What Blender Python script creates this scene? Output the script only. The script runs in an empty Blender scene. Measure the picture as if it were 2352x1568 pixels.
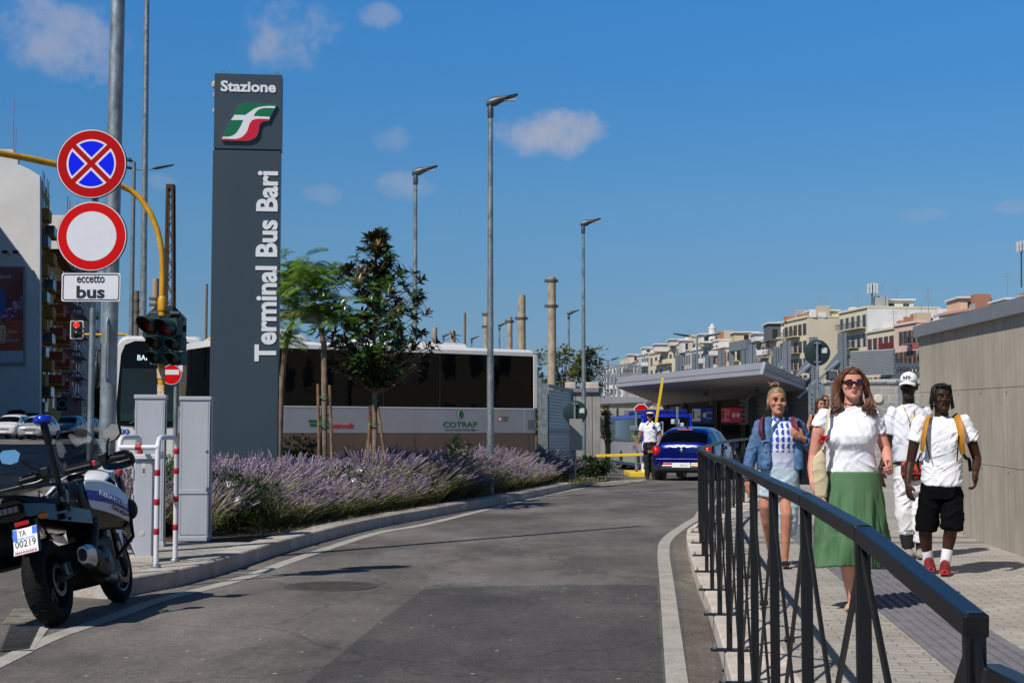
import bpy,math,random
from mathutils import Vector,Matrix,noise,Quaternion
R=math.radians
rnd=random.Random(7)
SC=bpy.context.scene
COL=SC.collection
# ---------------------------------------------------------------- camera
HC=1.38  # camera height above the road
PITCH=3.695
FPX=50/36*2352  # focal length in units of a 2352-wide picture
cd=bpy.data.cameras.new('camera');cam=bpy.data.objects.new('camera',cd);COL.objects.link(cam)
cd.lens=50;cd.sensor_width=36;cd.clip_start=.05;cd.clip_end=6000
cam.location=(0,0,HC);cam.rotation_euler=(R(90+PITCH),0,0)
SC.camera=cam
# ---------------------------------------------------------------- sun and sky
SUN_EL=47.5
SUN_DIR=Vector((-.66*math.cos(R(SUN_EL)),-.751*math.cos(R(SUN_EL)),math.sin(R(SUN_EL))))  # towards the sun
sd=bpy.data.lights.new('sun','SUN');sun=bpy.data.objects.new('sun',sd);COL.objects.link(sun)
sd.energy=4.8;sd.angle=R(.5);sd.color=(1,.945,.87)
sun.location=(-30,-35,60)
sun.rotation_euler=(-SUN_DIR).to_track_quat('-Z','Y').to_euler()
W=bpy.data.worlds.new('World');SC.world=W;W.use_nodes=True
def make_world():
 nt=W.node_tree;nt.nodes.clear();N=nt.nodes.new;L=nt.links.new
 out=N('ShaderNodeOutputWorld');bg=N('ShaderNodeBackground');bg.inputs['Strength'].default_value=.074
 L(bg.outputs[0],out.inputs[0])
 sky=N('ShaderNodeTexSky');sky.sky_type='NISHITA';sky.sun_disc=False
 sky.sun_elevation=R(SUN_EL);sky.sun_rotation=math.atan2(SUN_DIR.x,SUN_DIR.y)
 sky.altitude=0;sky.air_density=.78;sky.dust_density=.25;sky.ozone_density=2.6
 tc=N('ShaderNodeTexCoord')
 def noise_tex(scale,det,rough,vec):
  n=N('ShaderNodeTexNoise');n.inputs['Scale'].default_value=scale;n.inputs['Detail'].default_value=det
  n.inputs['Roughness'].default_value=rough;L(vec,n.inputs['Vector']);return n
 def math_(op,a,b=None):
  m=N('ShaderNodeMath');m.operation=op
  for i,q in enumerate((a,b)):
   if q is None:continue
   if isinstance(q,(int,float)):m.inputs[i].default_value=q
   else:L(q,m.inputs[i])
  return m.outputs[0]
 vec=tc.outputs['Generated']
 n1=noise_tex(13,7,.62,vec);n2=noise_tex(55,5,.6,vec)
 total=None
 # each small fair-weather cloud: direction of its centre (azimuth, elevation in degrees), half width, half height, density
 for az,el,hw,hh,den in CLOUDS:
  d=Vector((math.sin(R(az))*math.cos(R(el)),math.cos(R(az))*math.cos(R(el)),math.sin(R(el))))
  rt=Vector((math.cos(R(az)),-math.sin(R(az)),0));up=rt.cross(d)
  def dot(v):
   m=N('ShaderNodeVectorMath');m.operation='DOT_PRODUCT';L(vec,m.inputs[0]);m.inputs[1].default_value=v;return m.outputs['Value']
  a=math_('DIVIDE',dot(rt),math.sin(R(hw)));b=math_('DIVIDE',dot(up),math.sin(R(hh)))
  r2=math_('ADD',math_('MULTIPLY',a,a),math_('MULTIPLY',b,b))
  fall=math_('SUBTRACT',1.0,r2)
  w=math_('ADD',fall,math_('MULTIPLY',math_('SUBTRACT',n1.outputs['Fac'],.5),4.2))
  w=math_('ADD',w,math_('MULTIPLY',math_('SUBTRACT',n2.outputs['Fac'],.5),2.2))
  front=math_('GREATER_THAN',dot(d),0)
  mr=N('ShaderNodeMapRange');mr.interpolation_type='SMOOTHSTEP';L(w,mr.inputs[0])
  mr.inputs[1].default_value=-.35;mr.inputs[2].default_value=1.3;mr.inputs[3].default_value=0;mr.inputs[4].default_value=den
  o=math_('MULTIPLY',mr.outputs[0],front)
  total=o if total is None else math_('MAXIMUM',total,o)
 # clear Adriatic air: less white near the horizon and a deeper blue higher up than the standard atmosphere
 sx=N('ShaderNodeSeparateXYZ');L(vec,sx.inputs[0])
 cr=N('ShaderNodeValToRGB');L(sx.outputs['Z'],cr.inputs[0]);e=cr.color_ramp.elements
 stops=SKYSTOPS
 while len(e)<len(stops):e.new(.5)
 for q,(p,c)in zip(e,stops):q.position=p;q.color=c+(1,)
 mu=N('ShaderNodeMix');mu.data_type='RGBA';mu.blend_type='MULTIPLY';mu.inputs[0].default_value=1;mu.clamp_result=False
 L(sky.outputs[0],mu.inputs[6]);L(cr.outputs[0],mu.inputs[7])
 mx=N('ShaderNodeMix');mx.data_type='RGBA'
 L(total,mx.inputs[0]);L(mu.outputs[2],mx.inputs[6]);mx.inputs[7].default_value=(5.2,5.5,6.9,1)
 L(mx.outputs[2],bg.inputs[0])
def pixdir(x,y):  # azimuth and elevation of a picture point
 cp,sp=math.cos(R(PITCH)),math.sin(R(PITCH));u=(x-1176)/FPX;v=(784-y)/FPX
 d=Vector((u,cp-v*sp,sp+v*cp)).normalized()
 return math.degrees(math.atan2(d.x,d.y)),math.degrees(math.asin(d.z))
CLOUDS=[pixdir(120,80)+(2.6,1.7,.62),pixdir(665,80)+(2.2,1.7,.62),pixdir(868,38)+(.8,.5,.4),
          pixdir(1245,302)+(2.0,.85,.85),pixdir(935,428)+(1.3,.62,.42),pixdir(900,322)+(.9,.5,.28),
          pixdir(742,446)+(.7,.35,.2),pixdir(2120,492)+(1.0,.3,.2),pixdir(2330,475)+(.8,.25,.2),pixdir(366,418)+(.6,.3,.2)]
SKYSTOPS=[(0.0107,(0.459,0.644,0.988)),(0.0443,(0.506,0.659,0.879)),(0.0901,(0.594,0.797,0.933)),(0.1506,(0.639,1.015,1.179)),(0.239,(0.519,1.198,1.577)),(0.29,(0.501,1.343,1.839)),(0.6,(0.3,0.7,1.0)),(1.0,(0.3,0.55,0.75))]
make_world()
SC.view_settings.view_transform='Standard';SC.view_settings.look='None'
SC.view_settings.exposure=0;SC.view_settings.gamma=1
# ---------------------------------------------------------------- helpers
def px(x,y,Y):  # the point at forward distance Y seen at (x, y) of the 2352x1568 picture
 cp,sp=math.cos(R(PITCH)),math.sin(R(PITCH));u=(x-1176)/FPX;v=(784-y)/FPX
 d=Vector((u,cp-v*sp,sp+v*cp));t=Y/d.y
 return Vector((d.x*t,Y,HC+d.z*t))
def gp(x,y,z=0.0):  # the point on the level z seen at (x, y)
 cp,sp=math.cos(R(PITCH)),math.sin(R(PITCH));u=(x-1176)/FPX;v=(784-y)/FPX
 d=Vector((u,cp-v*sp,sp+v*cp));t=(z-HC)/d.z
 return Vector((d.x*t,d.y*t,z))
def lerp(a,b,t):return a+(b-a)*t
def sst(a,b,x):
 t=min(1,max(0,(x-a)/(b-a)));return t*t*(3-2*t)
def lin(c):
 if isinstance(c,str):
  c=c.lstrip('#');c=[int(c[i:i+2],16)/255 for i in(0,2,4)]
 return tuple(x/12.92 if x<=.04045 else((x+.055)/1.055)**2.4 for x in c)
MATS={}
def mat(name,col,rough=.6,metal=0.0,var=0.0,vs=4.0,bump=0.0,bs=60.0,coat=0.0,spec=.5,col2=None,stretch=(1,1,1),emit=0.0,trans=0.0,fine=0.0,fs=120.0,vlo=.35,vhi=.65):
 if name in MATS:return MATS[name]
 m=bpy.data.materials.new(name);m.use_nodes=True;nt=m.node_tree;b=nt.nodes['Principled BSDF']
 N=nt.nodes.new;L=nt.links.new
 c=lin(col)
 b.inputs['Base Color'].default_value=c+(1,);b.inputs['Roughness'].default_value=rough;b.inputs['Metallic'].default_value=metal
 b.inputs['Specular IOR Level'].default_value=spec;b.inputs['Coat Weight'].default_value=coat;b.inputs['Coat Roughness'].default_value=.04
 b.inputs['Transmission Weight'].default_value=trans
 if emit:b.inputs['Emission Color'].default_value=c+(1,);b.inputs['Emission Strength'].default_value=emit
 if var or bump or fine:
  tc=N('ShaderNodeTexCoord');mp=N('ShaderNodeMapping');L(tc.outputs['Object'],mp.inputs[0]);mp.inputs['Scale'].default_value=stretch
 cur=None
 if var:
  n=N('ShaderNodeTexNoise');n.inputs['Scale'].default_value=vs;n.inputs['Detail'].default_value=6;n.inputs['Roughness'].default_value=.65;L(mp.outputs[0],n.inputs['Vector'])
  r=N('ShaderNodeMapRange');L(n.outputs['Fac'],r.inputs[0]);r.inputs[1].default_value=vlo;r.inputs[2].default_value=vhi
  x=N('ShaderNodeMix');x.data_type='RGBA';L(r.outputs[0],x.inputs[0])
  x.inputs[6].default_value=c+(1,);x.inputs[7].default_value=(lin(col2)if col2 else tuple(k*(1-var)for k in c))+(1,)
  cur=x.outputs[2]
 if fine:
  n=N('ShaderNodeTexNoise');n.inputs['Scale'].default_value=fs;n.inputs['Detail'].default_value=2;L(mp.outputs[0],n.inputs['Vector'])
  r=N('ShaderNodeMapRange');L(n.outputs['Fac'],r.inputs[0]);r.inputs[1].default_value=.3;r.inputs[2].default_value=.7;r.inputs[3].default_value=1-fine;r.inputs[4].default_value=1+fine
  x=N('ShaderNodeMix');x.data_type='RGBA';x.blend_type='MULTIPLY';x.inputs[0].default_value=1
  if cur is not None:L(cur,x.inputs[6])
  else:x.inputs[6].default_value=c+(1,)
  cm=N('ShaderNodeCombineColor');[L(r.outputs[0],cm.inputs[i])for i in range(3)];L(cm.outputs[0],x.inputs[7]);cur=x.outputs[2]
 if cur is not None:L(cur,b.inputs['Base Color'])
 if bump:
  n=N('ShaderNodeTexNoise');n.inputs['Scale'].default_value=bs;n.inputs['Detail'].default_value=4;L(mp.outputs[0],n.inputs['Vector'])
  u=N('ShaderNodeBump');u.inputs['Strength'].default_value=bump;u.inputs['Distance'].default_value=.02;L(n.outputs['Fac'],u.inputs['Height']);L(u.outputs[0],b.inputs['Normal'])
 MATS[name]=m;return m
ROOT={}
def root_m(o):return ROOT.get(o.name,Matrix.Identity(4))if o else Matrix.Identity(4)
def tag(o,label,cat,group=None,kind=None):
 if label:o['label']=label
 if cat:o['category']=cat
 if group:o['group']=group
 if kind:o['kind']=kind
 return o
def thing(name,label,cat,loc=(0,0,0),rz=0.0,group=None,scale=1.0):
 o=bpy.data.objects.new(name,None);COL.objects.link(o);o.empty_display_size=.2
 o.location=loc;o.rotation_euler=(0,0,rz);o.scale=(scale,)*3
 ROOT[o.name]=Matrix.Translation(Vector(loc))@Matrix.Rotation(rz,4,'Z')@Matrix.Scale(scale,4)
 return tag(o,label,cat,group)
def dup(o,loc=None,rz=None,label=None,group=None,parent=None,scale=None):
 c=o.copy();COL.objects.link(c)
 if parent:c.parent=parent
 if loc is not None:c.location=loc
 if rz is not None:c.rotation_euler=(0,0,rz)
 if scale is not None:c.scale=(scale,)*3 if isinstance(scale,(int,float))else scale
 if label:c['label']=label
 if group:c['group']=group
 for ch in KIDS.get(o.name,[]):dup(ch,parent=c)
 return c
KIDS={}
def link(o,parent):
 COL.objects.link(o)
 if parent:
  o.parent=parent;KIDS.setdefault(parent.name,[]).append(o);ROOT[o.name]=root_m(parent)
 return o
class MB:
 def __init__(s):s.v=[];s.f=[];s.m=[];s.cm=0
 def mat(s,i):s.cm=i;return s
 def add(s,vs,fs):
  o=len(s.v);s.v+=[Vector(q)for q in vs];s.f+=[tuple(i+o for i in f)for f in fs];s.m+=[s.cm]*len(fs);return s
 def box(s,x0,x1,y0,y1,z0,z1,M=None):
  vs=[Vector((x,y,z))for z in(z0,z1)for y in(y0,y1)for x in(x0,x1)]
  if M is not None:vs=[M@q for q in vs]
  return s.add(vs,[(0,2,3,1),(4,5,7,6),(0,1,5,4),(2,6,7,3),(0,4,6,2),(1,3,7,5)])
 def bar(s,a,b,w,h,up=(0,0,1)):  # a square bar from a to b
  a,b=Vector(a),Vector(b);d=(b-a).normalized();r=d.cross(Vector(up))
  if r.length<1e-4:r=d.cross(Vector((0,1,0)))
  r.normalize();u=r.cross(d)
  vs=[q+r*(w/2*i)+u*(h/2*j)for q in(a,b)for i,j in((-1,-1),(1,-1),(1,1),(-1,1))]
  return s.add(vs,[(0,1,2,3),(7,6,5,4),(0,4,5,1),(1,5,6,2),(2,6,7,3),(3,7,4,0)])
 def loft(s,rings,cap=True,closed=True):
  n=len(rings[0]);vs=[q for r in rings for q in r];fs=[]
  for i in range(len(rings)-1):
   for j in range(n if closed else n-1):
    k=(j+1)%n;fs.append((i*n+j,i*n+k,(i+1)*n+k,(i+1)*n+j))
  if cap:fs.append(tuple(reversed(range(n))));fs.append(tuple((len(rings)-1)*n+j for j in range(n)))
  return s.add(vs,fs)
 def tube(s,pts,r,n=8,cap=True,flat=1.0):
  pts=[Vector(p)for p in pts];rs=r if isinstance(r,(list,tuple))else[r]*len(pts)
  rings=[];d0=(pts[1]-pts[0]).normalized();u=d0.orthogonal().normalized()
  for i,p in enumerate(pts):
   d=(pts[min(i+1,len(pts)-1)]-pts[max(i-1,0)]).normalized()
   u=(u-d*u.dot(d));u=u.normalized()if u.length>1e-6 else d.orthogonal().normalized()
   w=d.cross(u)
   rings.append([p+(u*math.cos(t)+w*(math.sin(t)*flat))*rs[i]for t in(2*math.pi*k/n for k in range(n))])
  return s.loft(rings,cap)
 def cap(s,a,b,ra,rb,n=12):  # a round-ended tapered limb
  a,b=Vector(a),Vector(b);d=(b-a).normalized();P=[];Q=[]
  for k in range(4):t=R(90-90*(k+.3)/4);P.append(a-d*(ra*math.sin(t)));Q.append(ra*math.cos(t))
  P.append(a);Q.append(ra);P.append(b);Q.append(rb)
  for k in range(1,5):t=R(90*(k-.3)/4);P.append(b+d*(rb*math.sin(t)));Q.append(rb*math.cos(t))
  return s.tube(P,Q,n)
 def ell(s,c,r,n=14,m=9,M=None):  # an ellipsoid
  c=Vector(c);rings=[]
  for i in range(m):
   t=math.pi*(i+.35)/(m-.3);z=-math.cos(t);q=math.sin(t)
   rg=[Vector((r[0]*q*math.cos(a),r[1]*q*math.sin(a),r[2]*z))for a in(2*math.pi*k/n for k in range(n))]
   rings.append([c+(M@g if M is not None else g)for g in rg])
  return s.loft(rings)
 def lathe(s,prof,c=(0,0,0),n=24,d=(0,0,1),ring=False):  # prof: (radius, height); ring: a hollow ring, no end caps
  if ring:prof=list(prof)+[prof[0]]
  q=Vector((0,0,1)).rotation_difference(Vector(d));c=Vector(c)
  return s.loft([[c+q@Vector((r*math.cos(a),r*math.sin(a),h))for a in(2*math.pi*k/n for k in range(n))]for r,h in prof],not ring)
 def prism(s,pts,dvec):  # a flat outline given depth
  n=len(pts);dvec=Vector(dvec);pts=[Vector(p)for p in pts]
  vs=pts+[p+dvec for p in pts]
  fs=[tuple(range(n)),tuple(reversed(range(n,2*n)))]+[(i,i+n,(i+1)%n+n,(i+1)%n)for i in range(n)]
  return s.add(vs,fs)
 def poly(s,pts):return s.add(pts,[tuple(range(len(pts)))])
 def build(s,name,mats,parent=None,smooth=None,local=False,bevel=0.0,seg=2):
  me=bpy.data.meshes.new(name)
  M=Matrix.Identity(4)if local or parent is None else root_m(parent).inverted()
  me.from_pydata([M@q for q in s.v],[],s.f)
  for m in(mats if isinstance(mats,(list,tuple))else[mats]):me.materials.append(m)
  me.polygons.foreach_set('material_index',s.m)
  me.update()
  if smooth is not None:
   me.polygons.foreach_set('use_smooth',[True]*len(me.polygons))
   if smooth<180:me.set_sharp_from_angle(angle=R(smooth))
  o=bpy.data.objects.new(name,me);link(o,parent)
  if bevel:
   b=o.modifiers.new('bevel','BEVEL');b.width=bevel;b.segments=seg;b.limit_method='ANGLE';b.angle_limit=R(35)
  return o
def flip_fix(me):
 import bmesh
 bm=bmesh.new();bm.from_mesh(me);bmesh.ops.recalc_face_normals(bm,faces=bm.faces);bm.to_mesh(me);bm.free()
def frame(o,n,up=(0,0,1)):  # matrix with local x = right, y = up, z = n (outward)
 n=Vector(n).normalized();up=Vector(up);r=up.cross(n).normalized();u=n.cross(r)
 M=Matrix((r,u,n)).transposed().to_4x4();M.translation=Vector(o);return M
def text(name,s,m,parent,M,w=None,h=None,size=1.0,bold=0.0,ext=.002,align='CENTER',shear=0.0,spacing=1.0,valign='CENTER',local=False):
 c=bpy.data.curves.new('t','FONT');c.body=s;c.size=1;c.offset=bold;c.align_x='LEFT';c.shear=shear;c.space_character=spacing;c.resolution_u=3
 t=bpy.data.objects.new('t',c);COL.objects.link(t)
 dg=bpy.context.evaluated_depsgraph_get();me=bpy.data.meshes.new_from_object(t.evaluated_get(dg))
 bpy.data.objects.remove(t)
 xs=[v.co.x for v in me.vertices];ys=[v.co.y for v in me.vertices]
 x0,x1,y0,y1=min(xs),max(xs),min(ys),max(ys)
 sy=h/(y1-y0)if h else size
 sx=w/(x1-x0)if w else sy
 if h is None and w:sy=sx
 cx={'CENTER':(x0+x1)/2,'LEFT':x0,'RIGHT':x1}[align];cy={'CENTER':(y0+y1)/2,'BASE':0}[valign]
 b=MB();n=len(me.vertices)
 fl=[Vector(((v.co.x-cx)*sx,(v.co.y-cy)*sy,0))for v in me.vertices]
 pol=[tuple(p.vertices)for p in me.polygons]
 cnt={}
 for p in pol:
  for i in range(len(p)):
   e=(p[i],p[(i+1)%len(p)]);cnt[e]=1
 vs=[M@q for q in fl]+[M@(q+Vector((0,0,ext)))for q in fl]
 fs=[tuple(i+n for i in p)for p in pol]+[(a,bb,bb+n,a+n)for(a,bb)in cnt if(bb,a)not in cnt]
 b.add(vs,fs);bpy.data.meshes.remove(me)
 return b.build(name,m,parent,local=local)
def fuse(b,voxel=.007,smooth=4,name='f',fac=.5):  # union of overlapping closed shapes as one continuous surface
 me=bpy.data.meshes.new(name);me.from_pydata(b.v,[],b.f);me.update();flip_fix(me)
 o=bpy.data.objects.new('tmp',me);COL.objects.link(o)
 m=o.modifiers.new('r','REMESH');m.mode='VOXEL';m.voxel_size=voxel;m.adaptivity=0
 if smooth:
  q=o.modifiers.new('s','SMOOTH');q.factor=fac;q.iterations=smooth
 dg=bpy.context.evaluated_depsgraph_get();dg.update()
 r=bpy.data.meshes.new_from_object(o.evaluated_get(dg));r.name=name
 bpy.data.objects.remove(o);bpy.data.meshes.remove(me);r.materials.clear()
 return r
def mesh_obj(name,me,mats,parent=None,local=True):
 if not local and parent:me.transform(root_m(parent).inverted())
 for m in(mats if isinstance(mats,(list,tuple))else[mats]):me.materials.append(m)
 me.polygons.foreach_set('use_smooth',[True]*len(me.polygons));me.update()
 o=bpy.data.objects.new(name,me);return link(o,parent)
def pt(k,*a,**kw):return k(*a,**kw)
# ================================================================ THE SETTING
def zroad(x,y):
 a=min(1,max(0,(y-35)/55))*1.0*sst(-12,-20,x)
 d=-.5*sst(46,64,y)*sst(-2,4,x)
 return a+d
def zwalk(y):return .13+.017*max(0,y-17)-.6*sst(44,70,y)
def asphalt(name,base,warm,tracks=False):
 m=bpy.data.materials.new(name);m.use_nodes=True;nt=m.node_tree;b=nt.nodes['Principled BSDF'];N=nt.nodes.new;L=nt.links.new
 tc=N('ShaderNodeTexCoord')
 def nz(s,det,st=(1,1,1),ro=.6):
  mp=N('ShaderNodeMapping');mp.inputs['Scale'].default_value=st;L(tc.outputs['Object'],mp.inputs[0])
  n=N('ShaderNodeTexNoise');n.inputs['Scale'].default_value=s;n.inputs['Detail'].default_value=det;n.inputs['Roughness'].default_value=ro;L(mp.outputs[0],n.inputs['Vector']);return n.outputs['Fac']
 def mr(v,a,c,lo,hi):
  r=N('ShaderNodeMapRange');L(v,r.inputs[0]);r.inputs[1].default_value=a;r.inputs[2].default_value=c;r.inputs[3].default_value=lo;r.inputs[4].default_value=hi;return r.outputs[0]
 def mix(f,c1,c2,t='MIX'):
  x=N('ShaderNodeMix');x.data_type='RGBA';x.blend_type=t
  if isinstance(f,float):x.inputs[0].default_value=f
  else:L(f,x.inputs[0])
  for i,c in((6,c1),(7,c2)):
   if isinstance(c,tuple):x.inputs[i].default_value=c+(1,)
   else:L(c,x.inputs[i])
  return x.outputs[2]
 c=mix(mr(nz(.35,5),.35,.65,0,1),base,warm)
 c=mix(mr(nz(1.3,6,(1,.3,1),.7),.5,.68,0,.55),c,tuple(k*.55 for k in base))  # darker worn streaks
 c=mix(mr(nz(.55,6,(1,.45,1),.7),.44,.62,0,.85),c,tuple(k*1.55 for k in warm))  # dusty pale patches
 c=mix(mr(nz(.16,3),.42,.6,0,.4),c,tuple(k*.62 for k in base))
 c=mix(mr(nz(6,3,(1,.12,1),.8),.55,.8,0,.3),c,tuple(k*1.25 for k in warm))
 f=nz(110,2)
 x=N('ShaderNodeCombineColor');g=mr(f,.3,.7,.6,1.4);[L(g,x.inputs[i])for i in range(3)]
 c=mix(1.0,c,x.outputs[0],'MULTIPLY')
 x2=N('ShaderNodeCombineColor');g2=mr(nz(24,4,(1,.6,1),.8),.3,.7,.72,1.3);[L(g2,x2.inputs[i])for i in range(3)];c=mix(1.0,c,x2.outputs[0],'MULTIPLY')
 vo=N('ShaderNodeTexVoronoi');vo.inputs['Scale'].default_value=4.2;L(tc.outputs['Object'],vo.inputs['Vector'])
 c=mix(mr(vo.outputs['Distance'],.035,.075,.9,0),c,(.42,.4,.37))  # scattered pale grit
 # hairline cracks
 v2=N('ShaderNodeTexVoronoi');v2.feature='DISTANCE_TO_EDGE';v2.inputs['Scale'].default_value=.33
 mp=N('ShaderNodeMapping');L(tc.outputs['Object'],mp.inputs[0]);nn=N('ShaderNodeTexNoise');nn.inputs['Scale'].default_value=1.1;nn.inputs['Detail'].default_value=6;L(tc.outputs['Object'],nn.inputs['Vector'])
 va=N('ShaderNodeVectorMath');va.operation='ADD';L(mp.outputs[0],va.inputs[0]);L(nn.outputs['Color'],va.inputs[1]);L(va.outputs[0],v2.inputs['Vector'])
 c=mix(mr(v2.outputs['Distance'],.002,.007,.45,0),c,tuple(k*.4 for k in base))
 L(c,b.inputs['Base Color']);b.inputs['Roughness'].default_value=.82;b.inputs['Specular IOR Level'].default_value=.35
 u=N('ShaderNodeBump');u.inputs['Strength'].default_value=.55;u.inputs['Distance'].default_value=.008;L(f,u.inputs['Height']);L(u.outputs[0],b.inputs['Normal'])
 MATS[name]=m;return m
M_ROAD=asphalt('asphalt',(.080,.072,.067),(.136,.121,.108))
M_PAINT=mat('road paint','#a7a299',.75,var=.3,vs=3,col2='#8d887f',fine=.25,fs=90,bump=.3,bs=120,vlo=.42,vhi=.72)
M_STONE=mat('kerb stone','#cdc2b6',.8,var=.3,vs=2.5,col2='#a89c90',bump=.25,bs=40,fine=.12,fs=70)
M_STONE2=mat('grey kerb stone','#b5ada4',.8,var=.35,vs=3,col2='#958b80',bump=.3,bs=40,fine=.16,fs=70)
M_DARK=mat('dark joint','#4a443e',.95)
M_SOIL=mat('garden soil','#4a3d30',.95,var=.5,vs=6,col2='#2c241c',bump=.8,bs=14)
M_FAR=mat('far ground','#6c665c',.9,var=.3,vs=.05)
def pavers(name,base,dark,w,h,rot,gap=.012,bumpd=.3):
 m=bpy.data.materials.new(name);m.use_nodes=True;nt=m.node_tree;b=nt.nodes['Principled BSDF'];N=nt.nodes.new;L=nt.links.new
 tc=N('ShaderNodeTexCoord');mp=N('ShaderNodeMapping');L(tc.outputs['Object'],mp.inputs[0]);mp.inputs['Rotation'].default_value=(0,0,rot)
 wv=N('ShaderNodeTexNoise');wv.inputs['Scale'].default_value=9;L(mp.outputs[0],wv.inputs['Vector'])
 va=N('ShaderNodeVectorMath');va.operation='SCALE';va.inputs['Scale'].default_value=.035;L(wv.outputs['Color'],va.inputs[0])
 vb=N('ShaderNodeVectorMath');L(mp.outputs[0],vb.inputs[0]);L(va.outputs[0],vb.inputs[1])
 br=N('ShaderNodeTexBrick');L(vb.outputs[0],br.inputs['Vector']);br.inputs['Scale'].default_value=1;br.inputs['Brick Width'].default_value=w;br.inputs['Row Height'].default_value=h
 br.inputs['Mortar Size'].default_value=gap/2;br.inputs['Mortar Smooth'].default_value=.3;br.inputs['Bias'].default_value=0
 br.inputs['Color1'].default_value=base+(1,);br.inputs['Color2'].default_value=tuple(k*.8 for k in base)+(1,);br.inputs['Mortar'].default_value=dark+(1,)
 n=N('ShaderNodeTexNoise');n.inputs['Scale'].default_value=1.2;n.inputs['Detail'].default_value=7;n.inputs['Roughness'].default_value=.7;L(tc.outputs['Object'],n.inputs['Vector'])
 r=N('ShaderNodeMapRange');L(n.outputs['Fac'],r.inputs[0]);r.inputs[1].default_value=.3;r.inputs[2].default_value=.7;r.inputs[3].default_value=.74;r.inputs[4].default_value=1.12
 cc=N('ShaderNodeCombineColor');[L(r.outputs[0],cc.inputs[i])for i in range(3)]
 x=N('ShaderNodeMix');x.data_type='RGBA';x.blend_type='MULTIPLY';x.inputs[0].default_value=1;L(br.outputs['Color'],x.inputs[6]);L(cc.outputs[0],x.inputs[7])
 L(x.outputs[2],b.inputs['Base Color']);b.inputs['Roughness'].default_value=.85
 u=N('ShaderNodeBump');u.invert=True;u.inputs['Strength'].default_value=.8;u.inputs['Distance'].default_value=.006;L(br.outputs['Fac'],u.inputs['Height']);L(u.outputs[0],b.inputs['Normal'])
 MATS[name]=m;return m
M_PAVE=pavers('walkway pavers',lin('#a8a299'),lin('#7d7468'),.2,.1,R(6),.010)
M_PAVE2=pavers('island pavers',lin('#a09a90'),lin('#5c554b'),.42,.42,R(-38),.02)
def struct(o):o['kind']='structure';return o
# --- ground and road sheets
b=MB();S=2600
b.poly([(-S,-S,-1.6),(S,-S,-1.6),(S,S,-1.6),(-S,S,-1.6)])
struct(b.build('ground',M_FAR))
b=MB();xs=[-130+3.0*i for i in range(78)];ys=[-24+3*i for i in range(40)]+[96+12*i for i in range(40)]
b.add([(x,y,zroad(x,y))for y in ys for x in xs],[(j*len(xs)+i,j*len(xs)+i+1,(j+1)*len(xs)+i+1,(j+1)*len(xs)+i)for j in range(len(ys)-1)for i in range(len(xs)-1)])
struct(b.build('road',M_ROAD,smooth=180))
# --- a newer, darker strip of asphalt laid across the lane
M_ROAD2=asphalt('newer asphalt',(.056,.051,.049),(.088,.079,.073))
b=MB();P=[gp(*q,.002)for q in((975,1352),(1120,1345),(1300,1343),(1508,1342),(1522,1568),(1400,1900),(560,1900),(700,1568),(880,1420))];b.poly(P);struct(b.build('asphalt_patch',M_ROAD2))
# --- painted lines (sheets 4 mm above the road)
def resample(P,step):
 P=[Vector(p)for p in P];out=[P[0]];acc=0
 for a,c in zip(P,P[1:]):
  L=(c-a).length;d=step-acc
  while d<=L:out.append(a+(c-a)*(d/L));d+=step
  acc=(acc+L)%step
 if(out[-1]-P[-1]).length>.05:out.append(P[-1])
 return out
def smooth_line(P,n=8):  # Catmull-Rom
 P=[Vector(p)for p in P];Q=[P[0]*2-P[1]]+P+[P[-1]*2-P[-2]];out=[]
 for i in range(1,len(Q)-2):
  a,c,d,e=Q[i-1:i+3]
  for k in range(n):
   t=k/n;out.append(.5*((2*c)+(d-a)*t+(2*a-5*c+4*d-e)*t*t+(3*c-a-3*d+e)*t**3))
 return out+[P[-1]]
def stripe(name,P,w,lift=.004,m=None):
 P=smooth_line(P);L_,Rr=[],[]
 for i,p in enumerate(P):
  d=(P[min(i+1,len(P)-1)]-P[max(i-1,0)]);d.z=0;d.normalize();n=Vector((-d.y,d.x,0))
  ww=w[0]+(w[1]-w[0])*i/(len(P)-1)if isinstance(w,tuple)else w
  for q,lst in((p+n*ww/2,L_),(p-n*ww/2,Rr)):lst.append(Vector((q.x,q.y,zroad(q.x,q.y)+lift)))
 b=MB();n=len(P);b.add(L_+Rr,[(i,i+1,n+i+1,n+i)for i in range(n-1)]);return struct(b.build(name,m or M_PAINT))
stripe('edge_line',[(-3.0,5.5,0)]+[gp(*q)for q in((20,1512),(55,1493),(128,1461),(183,1442),(271,1413),(366,1378),(547,1331),(699,1277),(864,1224.5),(976,1204),(1150,1162),(1320,1124),(1500,1099.5))],(.13,.17))
stripe('edge_line',[(.62,5.0,0)]+[gp(*q)for q in((1555,1568),(1532,1344),(1524,1266),(1535,1235),(1577,1204),(1604,1188))]+[(3.5,26,0),(4.6,31,0)],(.115,.18))
stripe('stop_line',[gp(99,1432),gp(73,1466),gp(52,1494)],.13,.0055)
stripe('lane_line',[gp(1372,1110),gp(1440,1103.5),gp(1496,1100)],.3)
stripe('lane_line',[gp(1395,1104),gp(1468,1106)],.3,.006)
M_GUT=asphalt('dusty gutter',(.11,.092,.074),(.16,.135,.108))
stripe('gutter',[(.86,5.0,0)]+[gp(*q)for q in((1622,1568),(1594,1400),(1574,1300),(1562,1240),(1584,1216))],(.17,.2),.0025,M_GUT)
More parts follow.
